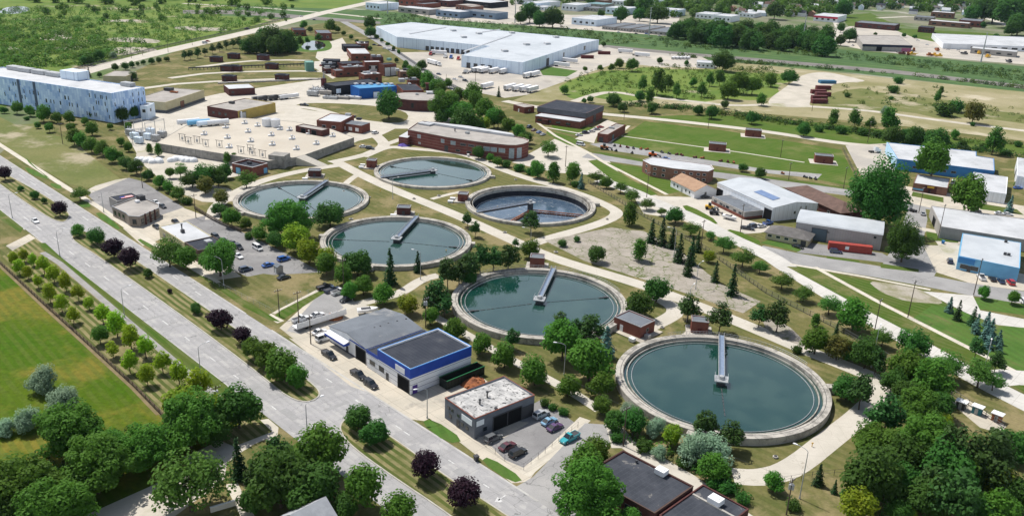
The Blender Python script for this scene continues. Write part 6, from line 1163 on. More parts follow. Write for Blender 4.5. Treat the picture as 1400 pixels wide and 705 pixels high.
# ================================================================ VEHICLES
PAINTS = {'black': (.012, .012, .014), 'dark blue': (.018, .035, .085), 'white': (.72, .72, .72), 'silver': (.38, .39, .41), 'grey': (.12, .125, .13), 'red': (.40, .02, .025), 'maroon': (.11, .035, .045), 'purple': (.10, .05, .13),
          'teal': (.02, .30, .34), 'light blue': (.20, .36, .50), 'blue': (.03, .12, .42), 'orange': (.60, .13, .02)}
def paint(c): return mat('car_paint_'+c.replace(' ', '_'), PAINTS[c], rough=.3, spec=.5, coat=.6)
LAMP = mat('headlight_glass', (.7, .7, .68), rough=.1); TAIL = mat('taillight_red', (.35, .01, .01), rough=.2)
def sect(x, zb, zm, zt, w, wt): return [(x, -w, zb), (x, -w*1.02, zm), (x, -wt, zt), (x, wt, zt), (x, w*1.02, zm), (x, w, zb)]
CARP = {}
def car_proto(kind):
    L = {'car': 4.7, 'suv': 4.8, 'pickup': 5.7, 'van': 5.2}[kind]; w = .92 if kind == 'car' else .98; hl = L/2
    belt, top = {'car': (.92, 1.45), 'suv': (1.08, 1.78), 'pickup': (1.1, 1.85), 'van': (1.15, 2.05)}[kind]; hood = belt-.05 if kind != 'van' else belt
    o = thing({'car': 'parked_car', 'suv': 'parked_suv', 'pickup': 'pickup_truck', 'van': 'parked_van'}[kind], None, {'car': 'car', 'suv': 'car', 'pickup': 'pickup truck', 'van': 'van'}[kind], (0, 0, 0)); OFF[o.name] = (0, 0, 0)
    b = MB()
    b.loft([sect(-hl, .42, .62, belt-.18, w*.84, w*.78), sect(-hl+.15, .3, .65, belt-.04, w*.95, w*.86), sect(-hl*.5, .25, .66, belt, w, w*.9), sect(hl*.3, .25, .66, belt, w, w*.9), sect(hl*.62, .25, .64, hood-.06, w*.99, w*.86), sect(hl-.18, .3, .55, hood-.2, w*.93, w*.8), sect(hl, .42, .5, hood-.36, w*.8, w*.7)])
    g0, g1, r0, r1 = {'car': (-hl*.78, hl*.42, -hl*.42, hl*.02), 'suv': (-hl*.95, hl*.42, -hl*.86, hl*.1), 'pickup': (-hl*.12, hl*.46, -hl*.06, hl*.2), 'van': (-hl*.96, hl*.72, -hl*.9, hl*.42)}[kind]
    wt = w*.72
    b.loft([[(x, y, z) for x, y in ((r0, -wt), (r1, -wt), (r1, wt), (r0, wt))] for z in (top-.05, top+.02)])
    for sx, (xa, xb) in ((0, (g0, r0)), (1, (g1, r1)), (2, ((g0+g1)/2-.05, (r0+r1)/2-.02))):
        for s in (-1, 1): b.tube((xa, s*w*.89, belt), (xb, s*wt*1.01, top), .055, n=4)
    if kind == 'pickup':
        b2 = MB()
        for s in (-1, 1): b.box((-hl*.56, s*w*.9, belt+.06), (hl*.84, .1, .16))
        b.box((-hl+.08, 0, belt+.02), (.08, w*1.75, .2))
        b2.box((-hl*.56, 0, belt+.012), (hl*.8, w*1.68, .03)); b2.build('cargo_bed', METALD, o)
    b.build('body', paint('white'), o)
    g = MB(); bz = belt-.02
    g.loft([[(g0, -w*.87, bz), (g1, -w*.87, bz), (g1, w*.87, bz), (g0, w*.87, bz)], [(r0, -wt*.99, top-.03), (r1, -wt*.99, top-.03), (r1, wt*.99, top-.03), (r0, wt*.99, top-.03)]]); g.build('windows', GLASS, o)
    wr = .34 if kind in ('car',) else .4
    for x in (-hl*.62, hl*.64):
        for s in (-1, 1):
            m = MB(); m.tube((x, s*(w-.2), wr), (x, s*(w+.03), wr), wr, wr, 14); wh = m.build('wheel', RUBBER, o); m = MB(); m.tube((x, s*(w+.02), wr), (x, s*(w+.045), wr), wr*.6, wr*.55, 10); m.build('rim', METAL, wh)
    for s in (-1, 1):
        m = MB(); m.box((hl-.1, s*w*.66, hood-.33), (.16, .34, .14)); m.build('headlight', LAMP, o); m = MB(); m.box((-hl+.06, s*w*.7, belt-.28), (.12, .26, .2)); m.build('taillight', TAIL, o)
    return o
for k in ('car', 'suv', 'pickup', 'van'): CARP[k] = car_proto(k)
WORD = {'car': 'car', 'suv': 'SUV', 'pickup': 'pickup truck', 'van': 'van'}
def car(kind, col, x, y, az, z=0., label=None):
    o = copy_tree(CARP[kind]); setloc(o, G(x, y, .8+z)*1 if False else Vector((*G(x, y, .8+z).xy, z)), az if not isinstance(az, str) else {'u': U_AZ, 'v': V_AZ, 'U': U_AZ+pi, 'V': V_AZ+pi}[az])
    for ch in o.children:
        if ch.name.startswith('body'): ch.material_slots[0].link = 'OBJECT'; ch.material_slots[0].material = paint(col)
    o['group'] = 'parked cars and pickups'
    if label: o['label'] = label
    else: later(o, f'{col} {WORD[kind]}', x, y)
    return o
CARS = '''pickup black 450 484 u;pickup black 490 511 u;suv black 507 524 u;suv grey 674 597 v;car maroon 694 608 v;suv black 708 617 v;suv silver 740 565 v;car light_blue 751 574 v;car purple 759 582 v;pickup teal 779 597 V
pickup black 444 391 v;pickup dark_blue 454 395 v;pickup white 464 398 v;suv black 474 408 V;pickup white 411 435 v;car white 434 429 v;car white 437 452 v;van white 443 461 v;car black 388 378 v
car black 222 281 u;car white 213 276 u;suv black 295 323 u;car dark_blue 306 328 u;pickup black 318 333 u;suv black 326 337 u;van white 352 338 u;car blue 367 361 v;suv blue 388 353 v;suv dark_blue 336 367 v;car white 326 349 u;car black 240 302 u;car black 214 309 u
car black 1091 336 u;suv dark_blue 1143 343 -10;pickup black 1022 311 -20;suv dark_blue 1031 308 30;car white 1041 308 30;pickup blue 1050 304 40;car black 964 268 20;car silver 1262 291 70;suv dark_blue 1299 356 70;pickup white 1342 378 80;car black 1357 380 80;car dark_blue 1369 383 80;suv red 1382 385 80;car blue 1392 256 10;car white 1378 292 -10;car white 1367 291 -10;suv black 1334 287 -10;van white 1303 249 60;suv white 1399 410 80
suv dark_blue 724 173 60;car maroon 730 177 60;car blue 737 180 60;car silver 742 183 60;car white 792 184 30;suv dark_blue 801 181 30;car white 809 179 30;car silver 816 176 30;car red 821 173 30;van white 794 197 -30;car blue 911 216 -10;suv white 513 181 60;car white 497 200 -10;suv black 506 202 -10
pickup black 416 143 0;car red 440 89 60;car silver 630 105 -40;car dark_blue 600 101 -40;suv black 636 110 -40;car white 622 108 -40;car dark_blue 512 61 0;car maroon 519 62 0;car white 526 66 -20;car black 538 69 -20;car silver 533 68 -20;car white 636 97 60;suv white 643 98 60;car dark_blue 530 155 20
car black 1160 58 40;car silver 1166 62 40;car white 1255 55 -30;car white 1268 61 -30;car silver 1280 66 -30;car white 1296 67 0;car white 1310 68 0;car maroon 768 36 0;car white 778 39 0;car blue 884 46 0;car white 902 49 0;car black 870 46 0;car white 846 44 0'''
for t in CARS.replace('\n', ';').split(';'):
    k, c, x, y, a = t.split(); car(k, c.replace('_', ' '), float(x), float(y), a if a in 'uvUV' else radians(float(a)))
car('car', 'white', 48, 301, 'u', label='white sedan driving alone on the near carriageway of the boulevard')['group'] = 'moving cars'
for lab, c, x, y, a, k in (('white van driving on the far highway', 'white', 280, 58.5, .5, 'van'), ('red car behind a white van on the far highway', 'red', 284, 56, .5, 'car'), ('dark van on the far highway near the top edge', 'black', 338, 39.5, .45, 'van'), ('white car on the far highway junction', 'white', 412, 22.5, .4, 'car'), ('dark car on the far highway junction', 'dark blue', 430, 27, .0, 'car')):
    car(k, c, x, y, a, label=lab)['group'] = 'moving cars'
for o in CARP.values(): away(o)
# trailers, road tractors, containers
def trailer_proto():
    o = thing('semi_trailer', None, 'trailer', (0, 0, 0)); OFF[o.name] = (0, 0, 0)
    m = MB(); m.box((0, 0, 2.55), (14.5, 2.6, 2.8)); m.build('box_body', WHITE, o, bevel=.05); m = MB(); m.box((0, 0, 1.05), (13.8, 1.2, .25)); m.build('chassis', METALD, o)
    m = MB(); m.box((-7.27, 0, 2.5), (.06, 2.3, 2.5)); m.build('rear_door', METAL, o)
    for x in (-5.6, -4.3):
        for s in (-1, 1): m = MB(); m.tube((x, s*.75, .52), (x, s*1.28, .52), .52, .52, 12); m.build('wheel', RUBBER, o)
    m = MB(); [m.box((4.2, s*.7, .5), (.15, .15, 1.)) for s in (-1, 1)]; m.build('landing_leg', METALD, o); return o
def tractor_proto():
    o = thing('road_tractor', None, 'truck', (0, 0, 0)); OFF[o.name] = (0, 0, 0)
    m = MB(); m.loft([[(x, -1.2, .8), (x, 1.2, .8), (x, 1.15, z), (x, -1.15, z)] for x, z in ((-.9, 3.4), (.9, 3.2), (1.5, 2.1), (2.9, 1.9))]); m.build('cab', paint('white'), o)
    m = MB(); m.box((1.2, 0, 2.55), (.5, 2.0, .7), 0, 0, Matrix.Rotation(.5, 3, 'Y')); m.build('windscreen', GLASS, o); m = MB(); m.box((-2, 0, .95), (3.6, 1.0, .3)); m.build('chassis', METALD, o)
    for x in (2.1, -1.8, -3.1):
        for s in (-1, 1): m = MB(); m.tube((x, s*.75, .5), (x, s*1.25, .5), .5, .5, 12); m.build('wheel', RUBBER, o)
    return o
TP, RP = trailer_proto(), tractor_proto()
def trailer(x, y, az, m=None, look='white box trailer', s=1.):
    o = copy_tree(TP); setloc(o, Vector((*G(x, y, 2).xy, 0)), radians(az), s); o['group'] = 'box trailers in the yards'; later(o, look, x, y)
    if m:
        for ch in o.children:
            if ch.name.startswith('box_body'): ch.material_slots[0].link = 'OBJECT'; ch.material_slots[0].material = m
def tractor(x, y, az, c):
    o = copy_tree(RP); setloc(o, Vector((*G(x, y, 1.5).xy, 0)), radians(az)); later(o, f'{c} road tractor', x, y); o['group'] = 'road tractors'
    for ch in o.children:
        if ch.name.startswith('cab'): ch.material_slots[0].link = 'OBJECT'; ch.material_slots[0].material = paint(c)
for x, y, a in ((652, 95, 62), (662, 96, 62), (675, 96.5, 62), (689, 97, 62), (657, 95, 62), (722, 102.5, 62), (731, 101, 62), (768, 88.5, -25), (779, 83, -25), (666, 117, 60), (697, 119, 60), (708, 120, 60), (728, 122, 60), (718, 121, 60), (600, 72, -10), (855, 70, -10)): trailer(x, y, a)
for x, y, a, c in ((589, 73.5, -100, 'red'), (609, 77, -100, 'white'), (617, 78, -100, 'blue'), (627, 80, -100, 'red'), (1197, 205, 10, 'white'), (1243, 283, 120, 'white'), (600, 88, -60, 'white'), (637, 98, 60, 'white'), (870, 74, -10, 'white')): tractor(x, y, a, c)
trailer(591, 85, -55, look='white silver box trailer'); 
for i in range(7): trailer(355+i*7.2, 133.5-i*.5+(i % 2)*.4, 48, METALD if i < 5 else None, 'long dark box trailer' if i < 5 else 'white fronted box trailer', .75)
for x in (921, 926, 931, 936, 941): trailer(x, 78, 62, None, 'short white box trailer', .6)
trailer(878, 75, -20)
away(TP); away(RP)
def container(lab, x, y, size, az, m, cat='container', ribs=True, name='shipping_container', z=0):
    p = Vector((*G(x, y, size[2]/2+z).xy, z)); o = thing(name, lab, cat, p, az); OFF[o.name] = (0, 0, 0); L, w, h = size
    b = MB(); b.box((0, 0, h/2+.1), (L, w, h)); 
    if ribs:
        for i in range(int(L/.6)): [b.box((-L/2+.3+i*.6, s*(w/2+.03), h/2+.1), (.28, .06, h*.86)) for s in (-1, 1)]
    b.build('body', m, o); b = MB(); [b.box((sx*(L/2-.1), sy*(w/2-.1), h/2+.1), (.22, .22, h+.06)) for sx in (-1, 1) for sy in (-1, 1)]; b.build('corner_post', m, o)
    b = MB(); [b.tube((L/2+.05, y_, .3), (L/2+.05, y_, h), .04, n=5) for y_ in (-.7, -.3, .3, .7)]; b.build('door_bars', METAL, o); return o
o = container('long red shipping container with a white panel beside the arched metal hall', 1162, 338.5, (16, 2.5, 2.9), radians(-13), REDC); b = MB(); b.box((-1.2, -1.32, 1.6), (1.4, .04, 1.3)); b.build('panel', WHITE, o)
for lab, x, y, m in (('dark red container left of the vehicles by the warehouse wall', 803, 78, MAROON), ('dark red container at the warehouse corner by the railway', 826, 72.5, MAROON)): container(lab, x, y, (12, 2.6, 2.8), radians(10), m)
for lab, x, y in (('farthest dark red skip on the sand lot edge', 1125.5, 120), ('second farthest dark red skip on the sand lot edge', 1119, 125.5), ('wide dark red skip in the middle of the stack', 1125, 129), ('second nearest dark red skip on the sand lot edge', 1120, 133.5), ('nearest dark red skip on the sand lot edge', 1120, 138.5)): container(lab, x, y, (12, 3.4, 3), radians(8), MAROON, 'skip', True, 'skip')
container('blue low skip at the back of the pale sand lot', 1131, 112, (14, 5, 2.4), radians(8), mat('skip_blue', (.06, .16, .26)), 'skip', True, 'skip')
# open roll-off skip beside the blue workshop, with its orange heap
o = thing('roll_off_skip', 'long open black roll-off skip with green rim beside the blue workshop', 'skip', Vector((*G(632, 515, 1).xy, 0)), V_AZ); OFF[o.name] = (0, 0, 0)
b = MB(); L, w, h = 13, 3, 2.4
for s in (-1, 1):
    b.box((0, s*w/2, h/2+.2), (L, .12, h)); b.box((s*L/2, 0, h/2+.2), (.12, w, h)); [b.box((-L/2+.5+i*1.1, s*(w/2+.1), h/2+.2), (.16, .14, h*.95)) for i in range(12)]
b.box((0, 0, .3), (L, w, .15)); b.build('body', mat('skip_black', (.014, .02, .016), rough=.5), o); b = MB(); [b.box((0, s*w/2, h+.26), (L+.2, .2, .14)) for s in (-1, 1)]; b.build('rim', mat('rim_green', (.03, .16, .07)), o)
def heap(lab, x, y, r, m, n=26, seed=1, name='scrap_heap', cat='heap', hgt=1.4):
    q = random.Random(seed); p = G(x, y); o = None; b = MB()
    for i in range(n):
        a, d = q.uniform(0, 6.28), r*sqrt(q.random()); z = hgt*(1-d/r)*q.uniform(.3, 1); s = q.uniform(.3, .7)
        b.box(p+Vector((cos(a)*d, sin(a)*d, z+.2)), (s*1.8, s, s*.7), q.uniform(0, 6), 0, Matrix.Rotation(q.uniform(-.6, .6), 3, 'X'))
    b.lathe([(r*1.05, 0), (r*.7, hgt*.5), (r*.2, hgt*.9), (.01, hgt)], p, 12); o = b.build(name, m); return tag(o, lab, cat)
heap('orange rusty scrap heap between the black skip and the grey garage', 646, 523, 3.4, ORANGE, 44)
heap('rust brown machine scrap pile beside the white trailer in the workshop yard', 458, 434, 2.4, ORANGE, 22, 2)
heap('purple blue covered pile at the left end of the long brick building', 552, 199, 3.2, mat('purple_tarp', (.12, .09, .30)), 10, 3); 
# low white flat trailer and covered boat in the workshop yard
o = thing('flat_trailer', 'long white walled flat trailer in the workshop yard', 'trailer', Vector((*G(437, 437, 1).xy, 0)), V_AZ); OFF[o.name] = (0, 0, 0)
b = MB(); b.box((0, 0, 1.0), (17, 2.8, .3)); b.box((0, -1.4, 1.9), (17, .12, 1.6)); [b.box((-8.2+i*1.64, -1.45, 2.0), (.12, .14, 2.2)) for i in range(11)]; b.build('deck', WHITE, o); [MB().tube((x, s*.9, .45), (x, s*1.3, .45), .45, .45, 10).build('wheel', RUBBER, o) for x in (-5, -3.8) for s in (-1, 1)]
def boat(lab, x, y, az, z=.7):
    o = thing('boat', lab, 'boat', Vector((*G(x, y, 1).xy, 0)), az); OFF[o.name] = (0, 0, 0); b = MB()
    b.loft([[(x_, -w*.6, z), (x_, w*.6, z), (x_, w, z+1.0), (x_, -w, z+1.0)] for x_, w in ((-3, 1.05), (0, 1.2), (2, .9), (3.3, .08))]); b.build('hull', WHITE, o); b = MB(); b.box((-.4, 0, z+1.03), (3, 1.5, .12)); b.build('cockpit', METALD, o); b = MB(); b.box((.9, 0, z+1.3), (.1, 1.5, .6), 0, 0, Matrix.Rotation(-.5, 3, 'Y')); b.build('windscreen', GLASS, o)
    b = MB(); b.box((0, 0, .5), (5, .2, .2)); [b.tube((-.8, s*.8, .35), (-.8, s*1., .35), .35, .35, 10) for s in (-1, 1)]; b.build('trailer', METALD, o)
boat('white motor boat on a trailer in front of the grey lean-to', 997, 297, radians(-40)); boat('white covered boat behind the gabled workshop', 502, 424, radians(20))
# work machines
def machine(lab, x, y, az, m, s=1.):
    o = thing('work_machine', lab, 'machine', Vector((*G(x, y, 1).xy, 0)), az); OFF[o.name] = (0, 0, 0); k = s
    b = MB(); b.loft([[(x_*k, -w*k, .6*k), (x_*k, w*k, .6*k), (x_*k, w*k, z*k), (x_*k, -w*k, z*k)] for x_, w, z in ((-2.2, .9, 1.7), (-.6, 1, 1.8), (1.6, .8, 1.4))]); b.build('body', m, o)
    b = MB(); b.box((-.3*k, 0, 2.3*k), (1.3*k, 1.4*k, 1.2*k)); b.build('cab', GLASS, o); b = MB(); [b.box((2.4*k, q*.7*k, 1.*k), (2*k, .2*k, .25*k), 0, 0, Matrix.Rotation(.3, 3, 'Y')) for q in (-1, 1)]; b.box((3.3*k, 0, .6*k), (.6*k, 2.4*k, .8*k)); b.build('bucket', METALD, o)
    for x_ in (-1.4, 1.1):
        for q in (-1, 1): MB().tube((x_*k, q*.9*k, .65*k), (x_*k, q*1.3*k, .65*k), .65*k, .65*k, 12).build('wheel', RUBBER, o)
for lab, x, y, m in (('yellow loader in front of the grey lean-to shop', 971, 283, YELM), ('dark loader beside the yellow loader', 977, 290, METALD), ('orange dump machine beside the narrow brick store', 827, 202, ORANGE), ('orange truck body in the equipment yard near the curved offices', 893, 212, mat('truck_orange', (.55, .12, .03)))): machine(lab, x, y, radians(-10), m, 1.15 if 'orange' in lab else 1)
rng = random.Random(21)
for i, (x, y) in enumerate(((840, 200), (848, 201), (858, 202.5), (866, 203.5), (876, 204.5), (884, 205), (905, 209), (915, 211), (925, 212), (932, 213), (950, 216), (960, 217), (985, 221), (995, 222), (1003, 223), (1070, 238), (1101, 243), (1108, 244.5), (1115, 245.5), (842, 207), (864, 210))):
    m = rng.choice((ORANGE, METALD, MAROON, MAROON, METALD, METALD)); p = G(x, y); o = thing('yard_implement', None, 'implement', p, rng.uniform(0, 3)); OFF[o.name] = (0, 0, 0); L = rng.uniform(1.4, 2.6)
    b = MB(); b.box((0, 0, .6), (L, .9, .5)); b.box((L*.3, 0, 1.), (.5, .7, .5)); b.build('body', m, o); [MB().tube((sx*L*.3, s*.5, .3), (sx*L*.3, s*.68, .3), .3, .3, 8).build('wheel', RUBBER, o) for sx in (-1, 1) for s in (-1, 1)]; o['group'] = 'implements in the equipment yard'
    later(o, 'rusty orange implement' if m is ORANGE else 'dark red implement' if m is MAROON else 'blue implement' if m is BLUEM else 'dark steel implement', x, y)
for i, (x, y, m) in enumerate(((1238, 70.5, MAROON), (1249, 70, ORANGE), (1233, 75, MAROON), (1241, 75.5, ORANGE), (1247, 76, YELM), (1271, 77, ORANGE), (1276, 77, YELM), (1283, 78, YELM), (1281, 70, ORANGE), (1337, 74, YELM), (1379, 86, METALD), (1318, 75, METALD), (1350, 79, YELM))):
    p = G(x, y); o = thing('work_machine', None, 'machine', p, rng.uniform(0, 3)); OFF[o.name] = (0, 0, 0); b = MB(); b.box((0, 0, 1.6), (7, 2.8, 1.8)); b.box((-1, 0, 3.1), (2, 2.2, 1.6)); b.build('body', m, o); b = MB(); b.box((4.5, 0, 2.), (4, .6, .5), 0, 0, Matrix.Rotation(-.3, 3, 'Y')); b.build('boom', m, o)
    later(o, {id(MAROON): 'dark red', id(ORANGE): 'orange', id(YELM): 'yellow', id(METALD): 'black'}[id(m)]+' work machine', x, y)
# ================================================================ SUBSTATION at the end of the deck
for i, (x, y) in enumerate(((184, 190), (193, 188), (203, 191), (213, 193), (190, 196), (222, 188), (206, 184), (178, 185))):
    p = G(x, y); o = thing('transformer', None, 'transformer', p, radians(-20), 'transformers of the substation'); OFF[o.name] = (0, 0, 0)
    b = MB(); b.box((0, 0, 1.9), (4, 2.6, 3)); b.build('tank', METAL if i % 2 else SIDINGB, o); b = MB(); [b.box((-1.6+k*.4, 1.7, 1.8), (.12, .8, 2.4)) for k in range(9)]; b.build('radiator', METAL, o)
    b = MB(); [b.tube((k*1.1, 0, 3.4), (k*1.2, 0, 5.), .16, .1, 6) for k in (-1, 0, 1)]; b.build('bushing', WHITE, o); later(o, 'grey transformer with white bushings', x, y)
LM.append(('the substation', 200, 186))
for i, (x0, y0, x1, y1) in enumerate(((172, 186, 196, 182), (182, 198, 208, 194), (200, 188, 226, 182))):
    p0, p1 = G(x0, y0), G(x1, y1); b = MB(); o = thing('steel_gantry', ('left', 'front', 'right')[i]+' steel gantry of the substation', 'gantry', p0)
    for t_ in (0, .5, 1): q = p0.lerp(p1, t_); b.tube(q, q+Vector((0, 0, 8)), .16, n=5)
    for z in (7.4, 8): b.tube(p0+Vector((0, 0, z)), p1+Vector((0, 0, z)), .12, n=5)
    b.build('frame', METAL, o)
# ================================================================ FENCES
def fence(lab, pts, h, gap, m, name='fence', rails=(.4, .8), rt=.05, mesh=None, pr=.06):
    p = [G(*q) for q in pts]; o = thing(name, lab, 'fence', p[0]); b = MB(); r_ = MB(); P_ = []
    for a, c in zip(p, p[1:]):
        L = (c-a).length; n = max(1, int(L/gap))
        P_ += [a.lerp(c, i/n) for i in range(n)]
        for z in rails: r_.tube(a+Vector((0, 0, h*z)), c+Vector((0, 0, h*z)), rt, n=4)
    P_.append(p[-1]); P_.sort(key=lambda q: (q-camo.location).length+(0 if q.y > 150 else 500)); pm = None
    for q in P_[:100]:
        if pm is None: pm = b.tube((0, 0, 0), (0, 0, h), pr, n=4).build('post', m, None); po = pm
        else: po = pm.copy(); COL.objects.link(po)
        po.parent = o; po.location = q-p[0]
    b = MB(); [b.tube(q, q+Vector((0, 0, h)), pr, n=4) for q in P_[100:]]
    if P_[100:]: b.build('far_posts', m, o)['kind'] = 'stuff'
    r_.build('rails', mesh or m, o); return o
f = fence('long brown timber fence between the meadow and the young trees', [(-40, 328), (0, 361), (60, 417), (120, 471), (182, 528), (218, 565), (235, 584)], 1.5, 2.6, WOODP, rails=(.25, .55, .9), rt=.1, mesh=WOODP, pr=.1)
strip('fence_line_soil', [(-40, 329), (0, 362), (60, 418), (120, 472), (182, 529), (218, 566)], 1.6, mat('bare_soil', (.22, .17, .10), (.16, .13, .07), .3, fine=.3), 0)
fence('dark railing fence between the treatment works and the white diagonal street', [(804, 250), (855, 281), (890, 302), (960, 339), (1047, 401), (1135, 445), (1222, 495), (1290, 532), (1372, 585)], 1.7, 2.6, METALD, rails=(.15, .5, .95), rt=.07, pr=.09)
fence('grey chain link fence around the dry grass plot', [(285, 384), (372, 428), (440, 393)], 1.6, 3, METAL, rails=(.5, .98), rt=.025, pr=.04)
fence('wire fence around the grey garage car park', [(652, 602), (690, 630), (716, 642), (790, 584)], 1.7, 2.8, METALD, rails=(.5, .98), rt=.025, pr=.04)
fence('wire fence at the right end of the wide lawn', [(1152, 205), (1163, 228), (1176, 257)], 2, 3.5, METALD, rails=(.5, 1), rt=.05)
fence('dark fence along the warehouse yard and back road', [(543, 72), (558, 82), (590, 104), (625, 122), (650, 135)], 2., 4, METALD, rails=(.3, .65, 1), rt=.2, pr=.12)
fence('low fence across the lower right grass beside the curving path', [(1066, 660), (1110, 652), (1155, 648), (1175, 646)], 1.5, 2.4, METALD, rails=(.5, 1), rt=.03)
fence('dark fence along the highway below the scrub', [(60, 112), (107, 96), (217, 67), (350, 38), (396, 24)], 2.2, 9, METALD, rails=(.3, .7, 1), rt=.22, pr=.12)
fence('timber screen fence behind the white roofed store car park', [(266, 286), (285, 298), (300, 306), (330, 318)], 1.8, 2.5, WOODP, rails=(.2, .5, .8), rt=.22, mesh=WOODP)
# ================================================================ LAMPS AND POLES
def lamp(lab, x, y, h, az, arm=2.5, m=METAL, double=False, group='street lamps'):
    p = G(x, y); o = thing('street_lamp', lab, 'street lamp', p, az, group); OFF[o.name] = (0, 0, 0)
    b = MB(); b.tube((0, 0, 0), (0, 0, .5), .22, .2, 8); b.tube((0, 0, .4), (0, 0, h-.4), .13, .08, 8)
    k = 6; pts = [Vector((arm*(1-cos(pi/2*i/k)), 0, h-.4+.8*sin(pi/2*i/k))) for i in range(k+1)]; b.path(pts, .06, 6); b.build('pole', m, o)
    b = MB(); b.loft([[(arm-.1, -.12, h+.34), (arm-.1, .12, h+.34), (arm-.1, .12, h+.46), (arm-.1, -.12, h+.46)], [(arm+.5, -.2, h+.28), (arm+.5, .2, h+.28), (arm+.5, .18, h+.48), (arm+.5, -.18, h+.48)], [(arm+.95, -.1, h+.32), (arm+.95, .1, h+.32), (arm+.95, .1, h+.42), (arm+.95, -.1, h+.42)]]); b.build('lamp_head', WHITE, o)
for t in (('street lamp left of the white sedan by the verge', 17, 298, 9.2, 50), ('street lamp by the left boulevard crossing and first young trees', 82, 350, 9.2, 50), ('street lamp beside the middle of the young tree rows', 170.5, 434, 9.2, 50), ('street lamp beside the front end of the young tree rows', 275, 517, 9.2, 50), ('pale street lamp with sidewalk arm near the broad tree by the corner car park', 306, 390, 9, 150), ('curved white lamp on the grass beside the curving concrete path', 1093, 681, 12, 140),
          ('white lamp among the bushes right of the curving path', 1191, 502, 12, 60), ('white lamp before the trees between the two front tanks', 771, 512, 9, 170), ('white lamp standing left of the kiosk behind the front right tank', 939, 440, 11.5, 60), ('thin lamp at the lower edge of the cracked empty lot', 951, 395, 9, 50), ('white lamp at the upper edge of the cracked empty lot', 921, 351, 11, 170), ('white lamp in front of the drained tank', 724.5, 352, 11, 170),
          ('thin lamp on the grass left of the farthest tank', 537, 272, 9, 40), ('white lamp beside the small spruce at the left middle tank', 575, 382, 10, 160), ('white lamp beside the lower right tree group', 1343, 514, 10, 60), ('lamp in front of the grey garage forecourt', 584, 571, 8, 200), ('lamp post at the boulevard lot of the bay fronted building', 142, 290, 8.5, 200)): lamp(t[0], t[1], t[2], t[3], radians(t[4]))
lamp('slim lamp leaning over the boulevard crossing', 420, 592, 8, radians(45), 4)
def upole(lab, x, y, h, az=U_AZ, arm=True, can=False, m=WOODP, group='timber utility poles'):
    p = G(x, y); o = thing('utility_pole', lab, 'utility pole', p, az, group); OFF[o.name] = (0, 0, 0); b = MB(); b.tube((0, 0, 0), (0, 0, h), .17, .11, 8); b.build('pole', m, o)
    if arm: b = MB(); b.box((0, 0, h-.7), (.14, 2.4, .16)); b.build('crossarm', m, o); [MB().tube((0, y_, h-.6), (0, y_, h-.3), .06, n=6).build('insulator', WHITE, o) for y_ in (-1.1, -.4, .4, 1.1)]
    if can: b = MB(); [b.tube((.35*cos(a), .35*sin(a), h-2.6), (.35*cos(a), .35*sin(a), h-1.4), .28, .28, 10) for a in (0, 2.1, 4.2)]; b.build('transformer_can', METAL, o)
    return p+Vector((0, 0, h-.3))
tops = {}
for i, t in enumerate((('bare utility pole in the grass beside the bare gravel patch', 1241, 434, 13), ('utility pole beside the white diagonal street at its bend', 1195, 455, 11.5), ('utility pole in front of the light blue shop', 1331, 403, 13.5), ('utility pole behind the arched grey metal hall, right end', 1216, 308, 11), ('brown utility pole in front of the small yellow sign shop', 1256, 291, 12), ('utility pole at the left end of the long grey shop', 1282, 327, 15),
        ('utility pole on the verge between the diagonal streets', 884, 270, 12), ('utility pole in front of the grey lean-to shop', 1012, 317, 12), ('utility pole left of the small yellow green tree by the street', 958, 341, 12), ('utility pole by the junction left of the narrow brick store', 773, 228, 11), ('short timber pole at the corner of the dry grass plot', 382, 432, 9), ('tall timber pole at the workshop yard entrance', 409, 449, 12),
        ('timber pole behind the dark parked pickups', 470, 397, 11), ('timber pole carrying grey transformer cans behind the blue workshop', 582, 448, 10, True), ('timber pole at the corner of the dark flat roofed building', 852, 609, 10.5), ('timber pole in the strip at the bottom edge', 1075, 703, 9, True), ('timber pole with white boxes by the lower left wood', 299, 572, 9, True), ('timber pole in the bag yard tree row', 86, 197, 11), ('timber pole in front of the pale deck wall', 195, 257, 10), ('timber pole behind the white roofed store', 268, 298, 10), ('timber pole beside the street at the lawn corner', 1153, 258, 11), ('timber pole at the hedge behind the lawn', 1186, 195, 13), ('timber pole at the right hedge', 1356, 205, 12), ('timber pole by the equipment yard', 1078, 246, 9), ('timber pole in the lawn', 1067, 215, 10), ('timber pole at the workshop front', 425, 470, 9))):
    tops[i] = upole(t[0], t[1], t[2], t[3], can=len(t) > 4)
def wire(lab, a, b_, sag=.8):
    m = MB(); k = 10; m.path([a.lerp(b_, i/k)+Vector((0, 0, -sag*4*(i/k)*(1-i/k))) for i in range(k+1)], .02, 4); o = m.build('overhead_wire', METALD); tag(o, lab, 'wire')
wire('overhead wire from the flat roof corner pole to the bottom edge pole', tops[14], tops[15]); wire('overhead wire between the blue workshop pole and the flat roof corner pole', tops[13], tops[14]); wire('overhead wire between the verge pole and the lean-to pole', tops[6], tops[7]); wire('overhead wire between the grass pole and the light blue shop pole', tops[0], tops[2])
def steel(lab, x, y, h):
    p = G(x, y); o = thing('transmission_pole', lab, 'power pole', p, radians(60), 'tall steel transmission poles'); OFF[o.name] = (0, 0, 0); b = MB(); b.tube((0, 0, 0), (0, 0, h), .8, .35, 8); b.build('pole', METAL, o)
    b = MB(); [b.box((0, 0, h*z), (7, .35, .35)) for z in (.8, .89, .98)]; b.build('crossarm', METAL, o)
